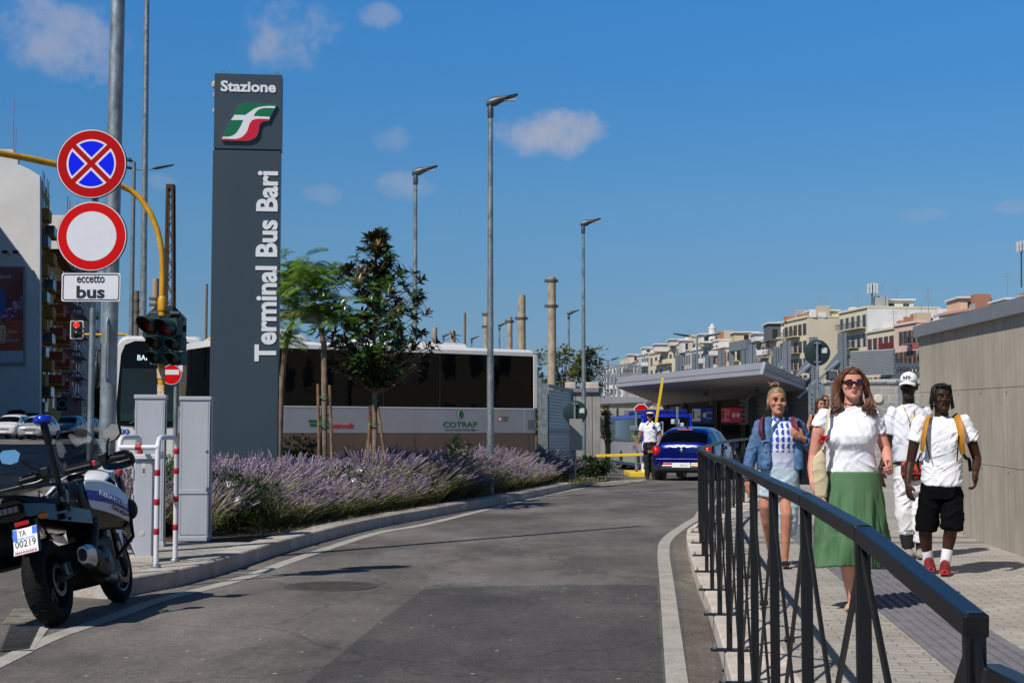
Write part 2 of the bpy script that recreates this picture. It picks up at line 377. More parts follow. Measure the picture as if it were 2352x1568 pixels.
# drain gratings set in the road by the motorbike
M_GRATE=mat('grating iron','#3a3a3b',.6,.6,var=.4,vs=9,col2='#5a5753')
M_GRATE2=mat('pale grating','#8b857b',.9,var=.5,vs=7,col2='#5a544c')  # paler, blotchy tone for the upper of the two gratings
def grating(corners,nx,ny,m,nm):
 c=[Vector(q)for q in corners];b=MB()
 def at(u,v):return lerp(lerp(c[0],c[1],u),lerp(c[3],c[2],u),v)
 for i in range(nx+1):u=i/nx;b.bar(at(u,0)+Vector((0,0,.006)),at(u,1)+Vector((0,0,.006)),.022,.01)
 for j in range(ny+1):v=j/ny;b.bar(at(0,v)+Vector((0,0,.0075)),at(1,v)+Vector((0,0,.0075)),.022,.01)
 struct(b.build('drain_grating',m));b=MB();b.poly([q+Vector((0,0,.0025))for q in c]);struct(b.build('drain_pit',mat('pit black','#141312',.9)))
grating([gp(4,1497),gp(62,1491),gp(88,1437),gp(28,1436)],9,12,M_GRATE,0)
grating([gp(10,1433),gp(90,1431),gp(80,1396),gp(38,1396)],9,10,M_GRATE2,0)
# manhole grate in the lane
c=gp(760,1346);b=MB();b.lathe([(.42,.0),(.42,.006),(.34,.007),(.34,.0)],c,28)
for k in range(9):
 y=-.3+.075*k;w=math.sqrt(max(.01,.34**2-y*y));b.bar((c.x-w,c.y+y,.006),(c.x+w,c.y+y,.006),.03,.006)
struct(b.build('manhole_cover',mat('worn iron','#57524d',.7,.3,var=.4,vs=8),smooth=40))
# --- kerbs made of single stones
def kerb(name,P,width,zb,zt,m,step=1.0,side=1,ramp=None):
 P=resample(P,step);b=MB();bb=MB();r2=random.Random(3);NV=[]
 for i,p in enumerate(P):
  d1=(P[i]-P[i-1])if i else(P[1]-P[0]);d2=(P[i+1]-P[i])if i+1<len(P)else d1
  d1.z=d2.z=0;d1.normalize();d2.normalize();d=(d1+d2).normalized();NV.append(Vector((-d.y,d.x,0))*side/max(.5,d.dot(d1)))
 for i,(a,c)in enumerate(zip(P,P[1:])):
  d=(c-a);d.z=0;d.normalize();e=d*.004;j=r2.uniform(-.003,.003);dz=r2.uniform(-.002,.002);ch=.012
  for(mb,g,q,dd)in((b,j,0,e),(bb,.04,.03,d*0)):
   rings=[]
   for p,n,s_ in((a,NV[i],1),(c,NV[i+1],-1)):
    p=p+dd*s_;z=(zt if ramp is None else ramp(p.y))+(dz if not q else-q)
    pt_=lambda k,zz:Vector((p.x+n.x*k,p.y+n.y*k,zz))
    rings.append([pt_(g,zb),pt_(g,z-ch),pt_(g+ch,z),pt_(width-(g if q else 0),z),pt_(width-(g if q else 0),zb)])
   mb.loft(rings)
 o=struct(b.build(name,m));flip_fix(o.data);o=struct(bb.build('kerb_bedding',M_DARK));flip_fix(o.data);return P
KL=[Vector((q.x,q.y,0))for q in[gp(x,y,.15)for x,y in((55,1322),(180,1334),(310.6,1329.4),(394.8,1310.3),(504.3,1283.4),(624.9,1246.8),(737.6,1216.7),(864.5,1188),(976.3,1169),(1100,1148),(1200,1131),(1300,1111),(1366,1097))]]
KLs=smooth_line(KL,6)
ISL_L=[Vector(q)for q in((-7.7,28,0),(-6.2,20,0))]
ISL_B=[Vector(q)for q in((2.15,40.2,0),(1.35,37.6,0),(-1,33.4,0),(-5.5,29.6,0))]
kerb('kerb',KLs,.3,-.02,.15,M_STONE2,1.0,1)
kerb('kerb',[KLs[-1]]+ISL_B+ISL_L+[KLs[0]],.25,-.02,.15,M_STONE2,1.0,1)
def inset(P,w,side=1):
 out=[]
 for i,p in enumerate(P):
  d=P[min(i+1,len(P)-1)]-P[max(i-1,0)];d.z=0;d.normalize();out.append(p+Vector((-d.y,d.x,0))*w*side)
 return out
IN=inset(KLs,.3)
SOILY=16.3
front=[p for p in IN if p.y<SOILY];back=[p for p in IN if p.y>=SOILY]
cut=Vector((lerp(front[-1].x,back[0].x,(SOILY-front[-1].y)/(back[0].y-front[-1].y)),SOILY,0))
lx=lambda y:lerp(-4.15,-7.5,(y-12.2)/15.8)+.2
b=MB();b.poly([(p.x,p.y,.146)for p in front+[cut]]+[(lx(SOILY),SOILY,.146)]);struct(b.build('paving',M_PAVE2))
b=MB();b.poly([(p.x,p.y,.13)for p in[cut]+back+[q+Vector((-.1,-.3,0))for q in ISL_B]]+[(-7.3,27.8,.13),(lx(SOILY),SOILY,.13)]);struct(b.build('flower_bed_soil',M_SOIL))
# --- walkway on the right
KR=[Vector(q)for q in((-.1,-4,0),(.39,0,0))]+[Vector((q.x,q.y,0))for q in[gp(x,y,.13)for x,y in((1685,1568),(1669,1511.9),(1648,1441.7),(1622.6,1363.8),(1603,1325),(1581.7,1254.7),(1577.8,1219.6))]]+[Vector((2.5,19.4,0)),Vector((3.0,21,0)),Vector((3.9,24.5,0)),Vector((6.2,36,0)),Vector((8.5,50,0))]
KRs=smooth_line(KR,4)
kerb('kerb',KRs,.34,-.3,.13,M_STONE,.95,-1,ramp=zwalk)
INR=inset(KRs,.335,-1)
WA=gp(2352,1278,.13);WB=px(2118,1197,20.5);WDIR=(WB-WA);WDIR.z=0;WDIR.normalize()
def wallx(y):return WA.x+WDIR.x/WDIR.y*(y-WA.y)
b=MB();vs=[];NX=6;yy=[-4+.9*i for i in range(60)];key=[(p.y,p.x)for p in sorted(INR,key=lambda p:p.y)]
def kx_(y):
 for(a,u),(c,v)in zip(key,key[1:]):
  if a<=y<=c and c>a:return lerp(u,v,(y-a)/(c-a))
 return key[0][1]if y<key[0][0]else key[-1][1]
INR=[Vector((kx_(y),y,0))for y in yy]
for p in INR:
 xr=wallx(p.y)+.15 if p.y<20.6 else 24
 vs+=[Vector((lerp(p.x,xr,i/NX),p.y,zwalk(p.y)-.004))for i in range(NX+1)]
n=NX+1;b.add(vs,[(j*n+i,j*n+i+1,(j+1)*n+i+1,(j+1)*n+i)for j in range(len(INR)-1)for i in range(NX)])
struct(b.build('walkway',M_PAVE,smooth=180))
# ribbed guide strip for the blind, raised ribs on dark slabs
M_TACT=mat('guide slabs','#77757a',.8,var=.25,vs=4,bump=.2,bs=50,fine=.12,fs=60)
b=MB();y=2.0;r2=random.Random(5)
tl=lambda y:1.50+.1075*y
while y<19:
 sh=.107;z=zwalk(y);L=.395
 b.add([(tl(y),y,z+.002),(tl(y)+.56,y,z+.002),(tl(y+L)+.56,y+L,z+.002),(tl(y+L),y+L,z+.002)],[(0,1,2,3)])
 for k in range(7):x=tl(y)+.06+.073*k;b.bar((x,y+.004,z+.004),(x+sh*L,y+L-.004,z+.004),.03,.012)
 y+=.4
struct(b.build('guide_strip',M_TACT))
b=MB()
for yy in(16.4,17.15):b.box(2.6,7,yy,yy+.16,zwalk(yy)-.03,zwalk(yy)+.004)
struct(b.build('drain_channel',mat('channel','#6a6764',.8)))
# --- concrete wall along the walkway
def conc(name,col,col2,sz=.5):
 m=bpy.data.materials.new(name);m.use_nodes=True;nt=m.node_tree;b=nt.nodes['Principled BSDF'];N=nt.nodes.new;L=nt.links.new
 tc=N('ShaderNodeTexCoord')
 def nz(s,det,st):
  mp=N('ShaderNodeMapping');mp.inputs['Scale'].default_value=st;L(tc.outputs['Object'],mp.inputs[0])
  n=N('ShaderNodeTexNoise');n.inputs['Scale'].default_value=s;n.inputs['Detail'].default_value=det;n.inputs['Roughness'].default_value=.65;L(mp.outputs[0],n.inputs['Vector']);return n.outputs['Fac']
 def mix(f,a,c2,lo,hi,mxx):
  r=N('ShaderNodeMapRange');L(f,r.inputs[0]);r.inputs[1].default_value=lo;r.inputs[2].default_value=hi;r.inputs[4].default_value=mxx
  x=N('ShaderNodeMix');x.data_type='RGBA';L(r.outputs[0],x.inputs[0])
  for i,c in((6,a),(7,c2)):
   if isinstance(c,tuple):x.inputs[i].default_value=c+(1,)
   else:L(c,x.inputs[i])
  return x.outputs[2]
 A,B=lin(col),lin(col2)
 c=mix(nz(1.1,6,(1,1,.6)),A,B,.35,.65,1)
 c=mix(nz(7,5,(1,1,.07)),c,tuple(k*.62 for k in B),.5,.8,.7)
 c=mix(nz(16,3,(1,1,.02)),c,tuple(min(1,k*1.25)for k in A),.55,.8,.5)
 c=mix(nz(60,2,(1,1,1)),c,tuple(k*.5 for k in B),.62,.8,.6)
 L(c,b.inputs['Base Color']);b.inputs['Roughness'].default_value=.85
 u=N('ShaderNodeBump');u.inputs['Strength'].default_value=.35;u.inputs['Distance'].default_value=.012;L(nz(22,6,(1,1,.25)),u.inputs['Height']);L(u.outputs[0],b.inputs['Normal'])
 MATS[name]=m;return m
M_CONC=conc('cast concrete','#b4ab9d','#9b9283')
M_CAP=mat('grey flashing','#8d8e92',.45,.3,var=.15,vs=3)
w=thing('concrete_wall','long tan cast concrete wall with grey metal coping beside the walkway','wall',(WB.x,WB.y,0))
def wtop(y):return 2.74+(y-14.66)*.0275
y0,y1=3.0,20.5
WN=Vector((WDIR.y,-WDIR.x,0))  # towards the back of the wall
Pa=Vector((wallx(y0),y0,0));Pb=Vector((wallx(y1),y1,0));T=.42
def wp(p,k,z):q=p+WN*k;return Vector((q.x,q.y,z))
b=MB();b.loft([[wp(Pa,0,-.1),wp(Pa,0,wtop(y0)),wp(Pa,T,wtop(y0)),wp(Pa,T,-.1)],[wp(Pb,0,-.1),wp(Pb,0,wtop(y1)),wp(Pb,T,wtop(y1)),wp(Pb,T,-.1)]])
o=b.build('wall',M_CONC,w,bevel=.006);flip_fix(o.data)
Pc=Pb+WDIR*.05
b=MB();b.loft([[wp(p,-.07,t-.14),wp(p,-.07,t+.02),wp(p,T+.05,t+.02),wp(p,T+.05,t-.14)]for p,t in((Pa,wtop(y0)),(Pc,wtop(y1)))])
o=b.build('coping',M_CAP,w);flip_fix(o.data)
for zf in(.35,.66):  # formwork joints: fine raised fins
 b=MB();b.bar(wp(Pa,-.002,zf*wtop(y0)+.06),wp(Pb,-.002,zf*wtop(y1)+.06),.004,.008);b.build('formwork_fin',M_CONC,w)
for yy in(5.2,7.7,10.2,12.7,15.25,16.1,17.75,19.2):
 p=Vector((wallx(yy),yy,0));zz=.66*wtop(yy)+.06;lo,hi=((.0,.35*wtop(yy)+.05)if yy in(16.1,19.2)else(.0,wtop(yy)-.15));b=MB();b.bar(wp(p,-.002,lo),wp(p,-.002,hi),.003,.006);b.build('formwork_fin',M_CONC,w)
b=MB()
for yy in[5+1.27*k for k in range(13)]:
 for zf in(.35,.66):
  p=Vector((wallx(yy),yy,0));z=zf*wtop(yy)-.0;b.lathe([(.014,-.004),(.014,.003)],wp(p,0,z),8,d=-WN)
b.build('tie_holes',mat('tie hole','#4c453b',.9),w)
# ================================================================ STREET FURNITURE
M_GALV=mat('galvanised steel','#9aa3a6',.5,.55,var=.35,vs=9,col2='#6e777b',bump=.15,bs=25,stretch=(1,1,.6))
M_GALVD=mat('dull galvanised steel','#8a9598',.55,.5,var=.3,vs=6)
M_YEL=mat('yellow paint','#d9a01c',.45,var=.2,vs=5,col2='#b98415')
M_YEL2=mat('barrier yellow','#e8c21f',.4,var=.12,vs=4)
M_GREEN=mat('signal green','#1d3f38',.45,var=.3,vs=6)
M_BACK=mat('sign back green','#1b2f31',.5,var=.2,vs=4)
M_BLACK=mat('black plastic','#151617',.5)
M_WHITE=mat('white enamel','#dcdcdf',.35,var=.06,vs=8)
M_SRED=mat('sign red','#b00306',.5,spec=.12);M_SRED2=mat('bright sign red','#c9080a',.5,spec=.12);M_SBLUE=mat('sign blue','#0a1ce8',.5,spec=.1)
M_GREY=mat('cabinet grey','#acb0b8',.5,var=.1,vs=2.5,fine=.04,fs=200,stretch=(3,3,.5))
M_ANTH=mat('anthracite panel','#37454d',.4,var=.14,vs=.8,stretch=(1,1,.25))
M_RAIL=mat('black railing paint','#0b0c0f',.36,var=.2,vs=7,spec=.5)
M_BOLT=mat('zinc bolt','#a7a9aa',.35,.8)
M_CPOLE=mat('old concrete','#b3a48e',.9,var=.35,vs=2.5,col2='#8d7d69',bump=.5,bs=15)
M_RUST=mat('rusty steel','#4d372b',.85,var=.4,vs=4)
M_WOOD=mat('weathered wood','#7c6a57',.9,var=.4,vs=3)
def at_xy(x,y,Y,z):q=px(x,y,Y);return Vector((q.x,Y,z))
# ---- lamp posts
def lamp_head(mb,z,s=1):
 pr=[(-.09,.03,.05),(0,.075,.085),(.12,.09,.09),(.24,.105,.06),(.4,.11,.035),(.54,.10,.028),(.585,.06,.02)]
 rings=[]
 for x,w,h in pr:
  zz=z+.10+.22*(x/.585)*.75
  rings.append([Vector((x*s,w*math.cos(a),zz+(h*math.sin(a)if math.sin(a)>0 else h*1.35*math.sin(a))))for a in(2*math.pi*k/12 for k in range(12))])
 mb.loft(rings)
def lamp_post(label,loc,group):
 t=thing('lamp_post',label,'street lamp',loc,0,group)
 b=MB();b.tube([(0,0,0),(0,0,2.6),(0,0,8.1)],[.075,.07,.048],14);b.build('pole',M_GALV,t,40,True)
 b=MB();b.lathe([(.062,7.98),(.066,8.0),(.066,8.16),(.055,8.2),(.04,8.3)],n=14);b.build('bracket',mat('lamp grey','#4c5054',.4,.3),t,40,True)
 b=MB();lamp_head(b,8.22);o=b.build('lamp_head',MATS['lamp grey'],t,50,True);flip_fix(o.data)
 b=MB();b.box(.26,.55,-.07,.07,8.345,8.356,Matrix.Rotation(-.27,4,'Y')@Matrix.Translation((0,0,0))if False else None);b.build('lens',mat('lamp lens','#c9ccce',.2),o,None,True)
 return t
LG='tall single-arm lamp posts round the terminal'
L0=lamp_post('tall galvanised lamp post rising from the lavender in front of the coach',at_xy(1126,1000,30,.12),LG)
for x,Y,z,lab in((952,37.5,0,'galvanised lamp post rising behind the magnolia'),(1341,46.8,0,'lamp post standing in front of the short concrete wall by the gate'),
                     (1307,76,-.5,'smaller distant lamp post just left of the one at the short concrete wall'),(1147,91,0,'distant lamp post between the old concrete poles'),
                     (1018,101,0,'far small lamp post above the coach roof, right of the magnolia'),(1083,104,0,'far small lamp post above the middle of the coach roof')):
 dup(L0,at_xy(x,990,Y,z),0,lab)
def double_lamp(name,label,x,ytop,Y,zb,sc):
 p=px(x,ytop,Y);t=thing(name,label,'street lamp',(p.x,Y,zb))
 b=MB();b.tube([(0,0,0),(0,0,p.z-zb)],[.1,.06],10);b.build('pole',M_GALVD,t,40,True)
 for s in(-1,1):
  b=MB();b.tube([(0,0,p.z-zb-.1),(s*.5*sc,0,p.z-zb)],.04,6);b.build('arm',M_GALVD,t,40,True)
  b=MB();b.loft([[Vector((s*xx*sc,w*math.cos(a),p.z-zb+dz+h*math.sin(a)))for a in(2*math.pi*k/8 for k in range(8))]for xx,w,h,dz in((.4,.05,.05,0),(.6,.14,.09,.03),(1.2,.14,.05,.16),(1.35,.06,.03,.2))]);o=b.build('lamp_head',MATS['lamp grey'],t,40,True);flip_fix(o.data)
 return t
double_lamp('twin_lamp_post','twin-arm lamp post in front of the pale far buildings',1601,772,100,-.5,1.25)
double_lamp('twin_lamp_post','distant twin-arm lamp post right of the tree beside the canopy',1396,826,120,-.5,.7)
double_lamp('twin_lamp_post','twin-arm lamp post behind the tree left of the canopy',1335,805,90,-.5,1.0)
double_lamp('twin_lamp_post','far twin-arm lamp post between the round signs and the terminal sign',330,387,75,0,1.2)
p=px(308,372,55);t=thing('side_arm_lamp_post','slim lamp post with one arm to the left beside the tall bare pole','street lamp',(p.x,55,0))
b=MB();b.tube([(0,0,0),(0,0,p.z)],[.11,.075],10);b.build('pole',M_GALVD,t,40,True)
b=MB();b.tube([(0,0,p.z-.05),(0,0,p.z),(-.2,0,p.z+.05)],.05,6);b.box(-.62,-.12,-.12,.12,p.z+.04,p.z+.14);b.build('lamp_head',MATS['lamp grey'],t,40,True,bevel=.02)
b=MB();b.tube([(.05,0,p.z-8.0),(.5,0,p.z-7.95)],.03,6);b.tube([(.05,0,p.z-10.5),(.9,0,p.z-10.3)],.03,6);b.build('side_arm',M_GALVD,t,40,True)
# ---- the two big bare poles
def pole(name,label,cat,a,c,ra,rb,m,n=20):
 a,c=Vector(a),Vector(c);t=thing(name,label,cat,a);b=MB();b.tube([a,a.lerp(c,.3),c],[ra,lerp(ra,rb,.3),rb],n);b.build('pole',m,t,60);return t
A=at_xy(243,1100,14.55,.14);B=px(271,0,14.55);Cc=A+(B-A)*1.7
t=pole('steel_pole','thick galvanised steel pole right behind the round signs','pole',A,Cc,.086,.064,M_GALV)
b=MB();b.lathe([(.16,0),(.16,.02),(.1,.025),(.1,0)],A,20);b.build('base_flange',M_GALV,t,40)
b=MB();q=A.lerp(B,.36);b.tube([q+Vector((.0,-.075,.35)),q+Vector((.0,-.11,.3)),q+Vector((0,-.11,-.25)),q+Vector((0,-.075,-.3))],.012,6);b.build('cable_guard',M_GALVD,t,60)
A=at_xy(326,995,46,.1);B=px(337.5,0,46);pole('steel_pole','tall slim galvanised pole rising behind the white bus','pole',A,A+(B-A)*1.15,.12,.075,M_GALV)
# ---- old concrete poles and lattice mast over the railway side
def cpole(x,ytop,Y,w,lab,rings=(),m=M_CPOLE,zb=-.4,rim=True):
 p=px(x,ytop,Y);r=w/2*Y/FPX;t=thing('old_pole',lab,'pole',(p.x,Y,zb),0,None);H=p.z-zb
 b=MB();b.tube([(0,0,0),(0,0,H)],[r*1.25,r],14);b.build('shaft',m,t,50,True)
 for yr in rings:
  z=px(x,yr,Y).z-zb;b=MB();b.lathe([(r*1.04,z-.05),(r*1.22,z-.05),(r*1.22,z+.05),(r*1.04,z+.05)],n=14);b.box(-r*1.9,-r*1.1,-.05,.05,z-.06,z+.06);b.box(r*1.1,r*1.7,-.05,.05,z-.06,z+.06);b.build('iron_clamp',mat('clamp iron','#5d5a57',.7,.4),t,40,True)
cpole(1267.5,637,56,18,'tallest old concrete pole with iron clamps, right of the coach',(645,703))
cpole(1198.5,678,62,17,'old concrete pole above the right end of the coach roof',(731,))
cpole(1171,728,66,12,'short old concrete pole just left of a taller one, above the coach',(738,))
cpole(1116.5,717,64,10,'old concrete pole half hidden behind the tall lamp post',(722,750))
cpole(1040,760,66,13,'low old concrete pole stub above the coach roof, nearest to the magnolia but one')
cpole(999,752,66,11,'old concrete pole stub touching the right side of the magnolia')
cpole(1068,718,70,5,'thin pale wooden pole above the middle of the coach',(),M_WOOD)
cpole(475,652,66,5.5,'thin wooden pole left of the terminal sign',(),M_WOOD)
cpole(358,640,58,15,'old concrete pole behind the yellow mast',(686,700))
cpole(314.5,668,62,11,'weathered pole behind the two slim lamp posts',(690,715,740),M_WOOD)
t=thing('lattice_mast','rusty steel lattice mast behind the yellow traffic light mast','mast',at_xy(385,900,60,0))
b=MB();Lp=[px(384,428,60),px(377,760,60)];Rp=[px(396,428,60),px(397,760,60)]
for P in(Lp,Rp):
 for dy in(0,.35):b.bar(P[0]+Vector((0,dy,0)),(P[0]+(P[1]-P[0])*1.9)+Vector((0,dy,0)),.09,.09)
for i in range(20):
 u,v=i/20*1.9,(i+1)/20*1.9
 for dy in(0,.35):
  l,r=Lp[0]+(Lp[1]-Lp[0])*(u if i%2 else v),Rp[0]+(Rp[1]-Rp[0])*(v if i%2 else u);b.bar(l+Vector((0,dy,0)),r+Vector((0,dy,0)),.035,.035)
b.bar(Lp[0]+Vector((-.05,.17,0)),Rp[0]+Vector((.05,.17,0)),.4,.2);b.build('lattice',M_RUST,t)
# ---- near sign post with two round signs and a panel
YS=12.25
post=at_xy(206,1000,YS+.06,.14);t=thing('sign_post','thin galvanised post carrying two round red signs and a white panel','sign post',post)
b=MB();b.tube([post,(post.x+.012,post.y,px(211,305,YS).z)],.0265,14);b.build('post',M_GALV,t,50)
def disc(mb,c,r,y,n=56):mb.poly([(c.x+r*math.cos(a),y,c.z+r*math.sin(a))for a in(2*math.pi*k/n for k in range(n))])
def sector(c,r,d,a0,y,n=14):
 out=[(c.x+d*math.sqrt(2)*math.cos(a0),y,c.z+d*math.sqrt(2)*math.sin(a0))];f=math.pi/4-math.asin(d/r)
 return out+[(c.x+r*math.cos(a0-f+2*f*k/n),y,c.z+r*math.sin(a0-f+2*f*k/n))for k in range(n+1)]
def round_sign(label,c,r):
 s=thing('road_sign',label,'road sign',c);b=MB();b.lathe([(r*.985,-.012),(r*1.012,-.008),(r*1.012,.008),(r*.985,.012)],c,56,(0,-1,0));o=b.build('plate',M_BACK,s,40)
 b=MB();disc(b,c,r*.992,c.y-.0135);b.build('white_rim',M_WHITE,s);return s
r=80.5*YS/FPX;c1=px(211,377,YS);c2=px(211.5,543,YS)
s=round_sign('round red sign with a red cross on blue, uppermost on the post',c1,r)
b=MB();disc(b,c1,r*.965,c1.y-.0155);b.build('red_field',M_SRED,s)
b=MB();[b.poly(sector(c1,r*.71,r*.074,a,c1.y-.0175))for a in(0,math.pi/2,math.pi,-math.pi/2)];b.build('white_border',M_WHITE,s)
b=MB();[b.poly(sector(c1,r*.655,r*.135,a,c1.y-.0195))for a in(0,math.pi/2,math.pi,-math.pi/2)];b.build('blue_field',M_SBLUE,s)
s=round_sign('round white sign with a broad red border, middle one on the post',c2,r)
b=MB();disc(b,c2,r*.965,c2.y-.0155);b.build('red_border',M_SRED2,s)
b=MB();disc(b,c2,r*.715,c2.y-.0175);b.build('white_field',mat('sign white','#d6d6da',.4,var=.05,vs=9),s)
pa,pb=px(142,627,YS),px(276,692,YS)
s=thing('text_sign','white panel reading eccetto bus below the round signs','road sign',((pa.x+pb.x)/2,YS,pb.z))
def rrect(x0,x1,z0,z1,r,y,n=5):
 out=[]
 for cx,cz,a in((x1-r,z1-r,0),(x0+r,z1-r,90),(x0+r,z0+r,180),(x1-r,z0+r,270)):
  out+=[(cx+r*math.cos(R(a+90*k/n)),y,cz+r*math.sin(R(a+90*k/n)))for k in range(n+1)]
 return out
b=MB();b.prism(rrect(pa.x,pb.x,pb.z,pa.z,.02,YS),(0,.02,0));o=b.build('plate',M_WHITE,s);flip_fix(o.data)
b=MB();q=.010;A_,B_=rrect(pa.x+q,pb.x-q,pb.z+q,pa.z-q,.022,YS-.002),rrect(pa.x+q+.008,pb.x-q-.008,pb.z+q+.008,pa.z-q-.008,.016,YS-.002)
n=len(A_);b.add(A_+B_,[(i,(i+1)%n,n+(i+1)%n,n+i)for i in range(n)]);b.build('border',M_BLACK,s)
F=lambda x,y,Y:frame(px(x,y,Y),(0,-1,0))
text('lettering','eccetto',M_BLACK,s,F(208.5,641,YS-.001),w=64*YS/FPX,h=17*YS/FPX,bold=.014,ext=.002)
text('lettering','bus',M_BLACK,s,F(208,670.5,YS-.001),w=65*YS/FPX,h=29*YS/FPX,bold=.03,ext=.002)
# ---- terminal pylon
YP=24.0;PL,PR=px(481,1040,YP),px(636,1040,YP);PW=(PR.x-PL.x);yaw=R(6)
PT=px(490,168,YP).z;PZ0=.13
t=thing('terminal_sign','tall dark grey station sign pylon with white lettering','sign',(PL.x,YP,PZ0),yaw);PM=root_m(t)
PWt=PW/math.cos(yaw)
def pf(s_,y,k=0.0):return Vector((s_*PWt,-k,px(560,y,YP).z-PZ0))
zt=PT-PZ0;zj=px(486,341,YP).z-PZ0;zj2=px(486,344.5,YP).z-PZ0
b=MB();b.box(0,PWt,0,.36,zj,zt);b.build('top_panel',M_ANTH,t,None,True,bevel=.006)
b=MB();b.box(-.012,PWt-.012,0,.36,0,zj2);b.build('lower_panel',M_ANTH,t,None,True,bevel=.006)
b=MB();b.box(.02,PWt-.02,.02,.34,zj2,zj);b.build('shadow_gap',M_BLACK,t,None,True)
for s_ in(.11,.91):
 b=MB();b.tube([Vector((s_*PWt,.18,zt+.045))+Vector((.032*math.cos(a),0,.032*math.sin(a)))for a in(2*math.pi*k/14 for k in range(15))],.009,6);b.build('lifting_eye',M_BOLT,t,60,True)
b=MB();
for z_,w_ in((zt-.16,.05),(zt-.35,.02),(zt-.62,.025),(zt-1.5,.015)):b.ell((-.02,.18,z_),(w_,.04,.07 if w_>.03 else .05),8,6)
b.build('foam_sealant',mat('foam','#b9a88a',.9,bump=.8,bs=30),t,60,True)
fr=lambda s_,y:PM@Matrix.Translation(pf(s_,y,.0))@Matrix(((1,0,0,0),(0,0,-1,0),(0,1,0,0),(0,0,0,1)))
M_LET=mat('letter white','#d9dadd',.4)
text('lettering','Stazione',M_LET,t,fr(.502,197.5),w=127/155*PWt,h=26*YP/FPX,bold=.03,ext=.014)
text('lettering','Terminal Bus Bari',M_LET,t,fr(.80,609)@Matrix.Rotation(math.pi/2,4,'Z'),w=443*YP/FPX,h=50*YP/FPX,bold=.031,ext=.014)
LX0,LX1=.115,.925;LZ0,LZ1=px(560,323,YP).z-PZ0,px(560,237,YP).z-PZ0
def logo(name,P,m,k0,k1):
 b=MB();b.prism([Vector(((LX0+(LX1-LX0)*u)*PWt,-k1,LZ0+(LZ1-LZ0)*v))for u,v in P],(0,k1-k0,0));o=b.build(name,m,t,None,True);flip_fix(o.data)
logo('emblem_plate',[(0,0),(.48,0),(.54,.025),(.6,.07),(.645,.14),(.67,.225),(.68,.32),(.69,.41),(.71,.48),(.75,.525),(.8,.54),(.86,.545),(.884,.655),(.966,.885),(1,.98),(.44,1),(.39,.985),(.34,.95),(.29,.88),(.26,.81),(.24,.69),(.17,.54)],M_LET,0,.045)
logo('emblem_green',[(.24,.69),(.26,.81),(.29,.88),(.34,.95),(.39,.985),(.44,1),(1,.98),(.99,.945),(.86,.95),(.74,.93),(.67,.91),(.6,.87),(.52,.79),(.43,.69)],mat('emblem green','#00683c',.4),.0455,.048)
logo('emblem_green',[(.584,.67),(.605,.72),(.63,.78),(.66,.82),(.7,.855),(.75,.875),(.8,.885),(.966,.885),(.884,.655)],MATS['emblem green'],.0455,.048)
logo('emblem_green',[(.17,.54),(.39,.55),(.36,.43),(.32,.32),(.285,.24),(.25,.18),(.2,.135),(.16,.11),(.1,.1),(.03,.1)],MATS['emblem green'],.0455,.048)
logo('emblem_red',[(.86,.59),(.68,.595),(.61,.58),(.56,.55),(.53,.5),(.505,.43),(.49,.35),(.47,.26),(.44,.19),(.4,.13),(.36,.086),(.31,.055),(.26,.04),(.01,.045),(0,0),(.48,0),(.54,.025),(.6,.07),(.645,.14),(.67,.225),(.68,.32),(.69,.41),(.71,.48),(.75,.525),(.8,.54),(.86,.545)],mat('emblem red','#c4062a',.4),.0455,.048)
# ---- cabinets, card column and striped guard
def cabinet(label,x0,x1,yt,Y,joint=None,depth=.32,zb=.146):
 a,c=px(x0,1000,Y),px(x1,1000,Y);zt_=px(x0,yt,Y).z;w=c.x-a.x
 t=thing('utility_cabinet',label,'cabinet',(a.x,Y,zb),R(6));H=zt_-zb
 b=MB();b.box(0,w,0,depth,.04,H-.03);b.build('body',M_GREY,t,None,True,bevel=.006)
 b=MB();b.box(-.012,w+.012,-.014,depth+.01,H-.045,H);b.build('lid',M_GREY,t,None,True,bevel=.008)
 b=MB();b.box(-.008,w+.008,-.008,depth+.008,0,.05);b.build('plinth',M_GREY,t,None,True,bevel=.004)
 b=MB();b.box(w-.001,w+.006,.02,.05,.1,H-.1);b.box(-.012,0,.01,.05,H-.25,H-.16);b.build('hinge',MATS['clamp iron'],t,None,True)
 b=MB();b.lathe([(.016,0),(.016,.008),(.006,.01)],(w*.9,-.001,H*.62),10,(0,-1,0));b.build('lock',M_BOLT,t,None,True)
 b=MB();b.box(w*.06,w*.94,-.0025,0,.07,.074);b.box(w*.06,w*.064,-.0025,0,.07,H-.07);b.box(w*.936,w*.94,-.0025,0,.07,H-.07);b.build('door_gap',M_DARK,t,None,True)
 if joint:
  z=px(x0,joint,Y).z-zb;b=MB();b.box(-.006,w+.006,-.006,depth+.004,z-.025,z+.025);b.build('joint_strip',M_GREY,t,None,True,bevel=.003)
  b=MB();b.box(-.003,w+.003,-.0035,.0,z-.032,z-.026);b.build('seam',M_DARK,t,None,True)
 return t
cabinet('tall grey cabinet standing free in front of the lavender',413,481,910,16.45,1129)
cabinet('tall grey cabinet behind the red and white striped guard',309,377,906,15.6,None,.16)
a,c=px(311,1000,13.75),px(351,1000,13.75)
t=thing('access_column','slim grey metal column boxed in by the striped guard','column',(a.x,13.75,.146),R(5));w=c.x-a.x
b=MB();b.box(0,w,0,.28,.06,.98);b.box(-.015,0,.03,.05,.1,.95);b.build('body',M_GREY,t,None,True,bevel=.005)
b=MB();b.box(-.02,w+.06,-.03,.3,.985,1.035);b.build('lid',mat('pale lid','#c9cbcf',.4),t,None,True,bevel=.008)
b=MB();b.box(-.03,w+.02,-.03,.31,0,.06);b.build('plinth',M_STONE,t,None,True,bevel=.004)
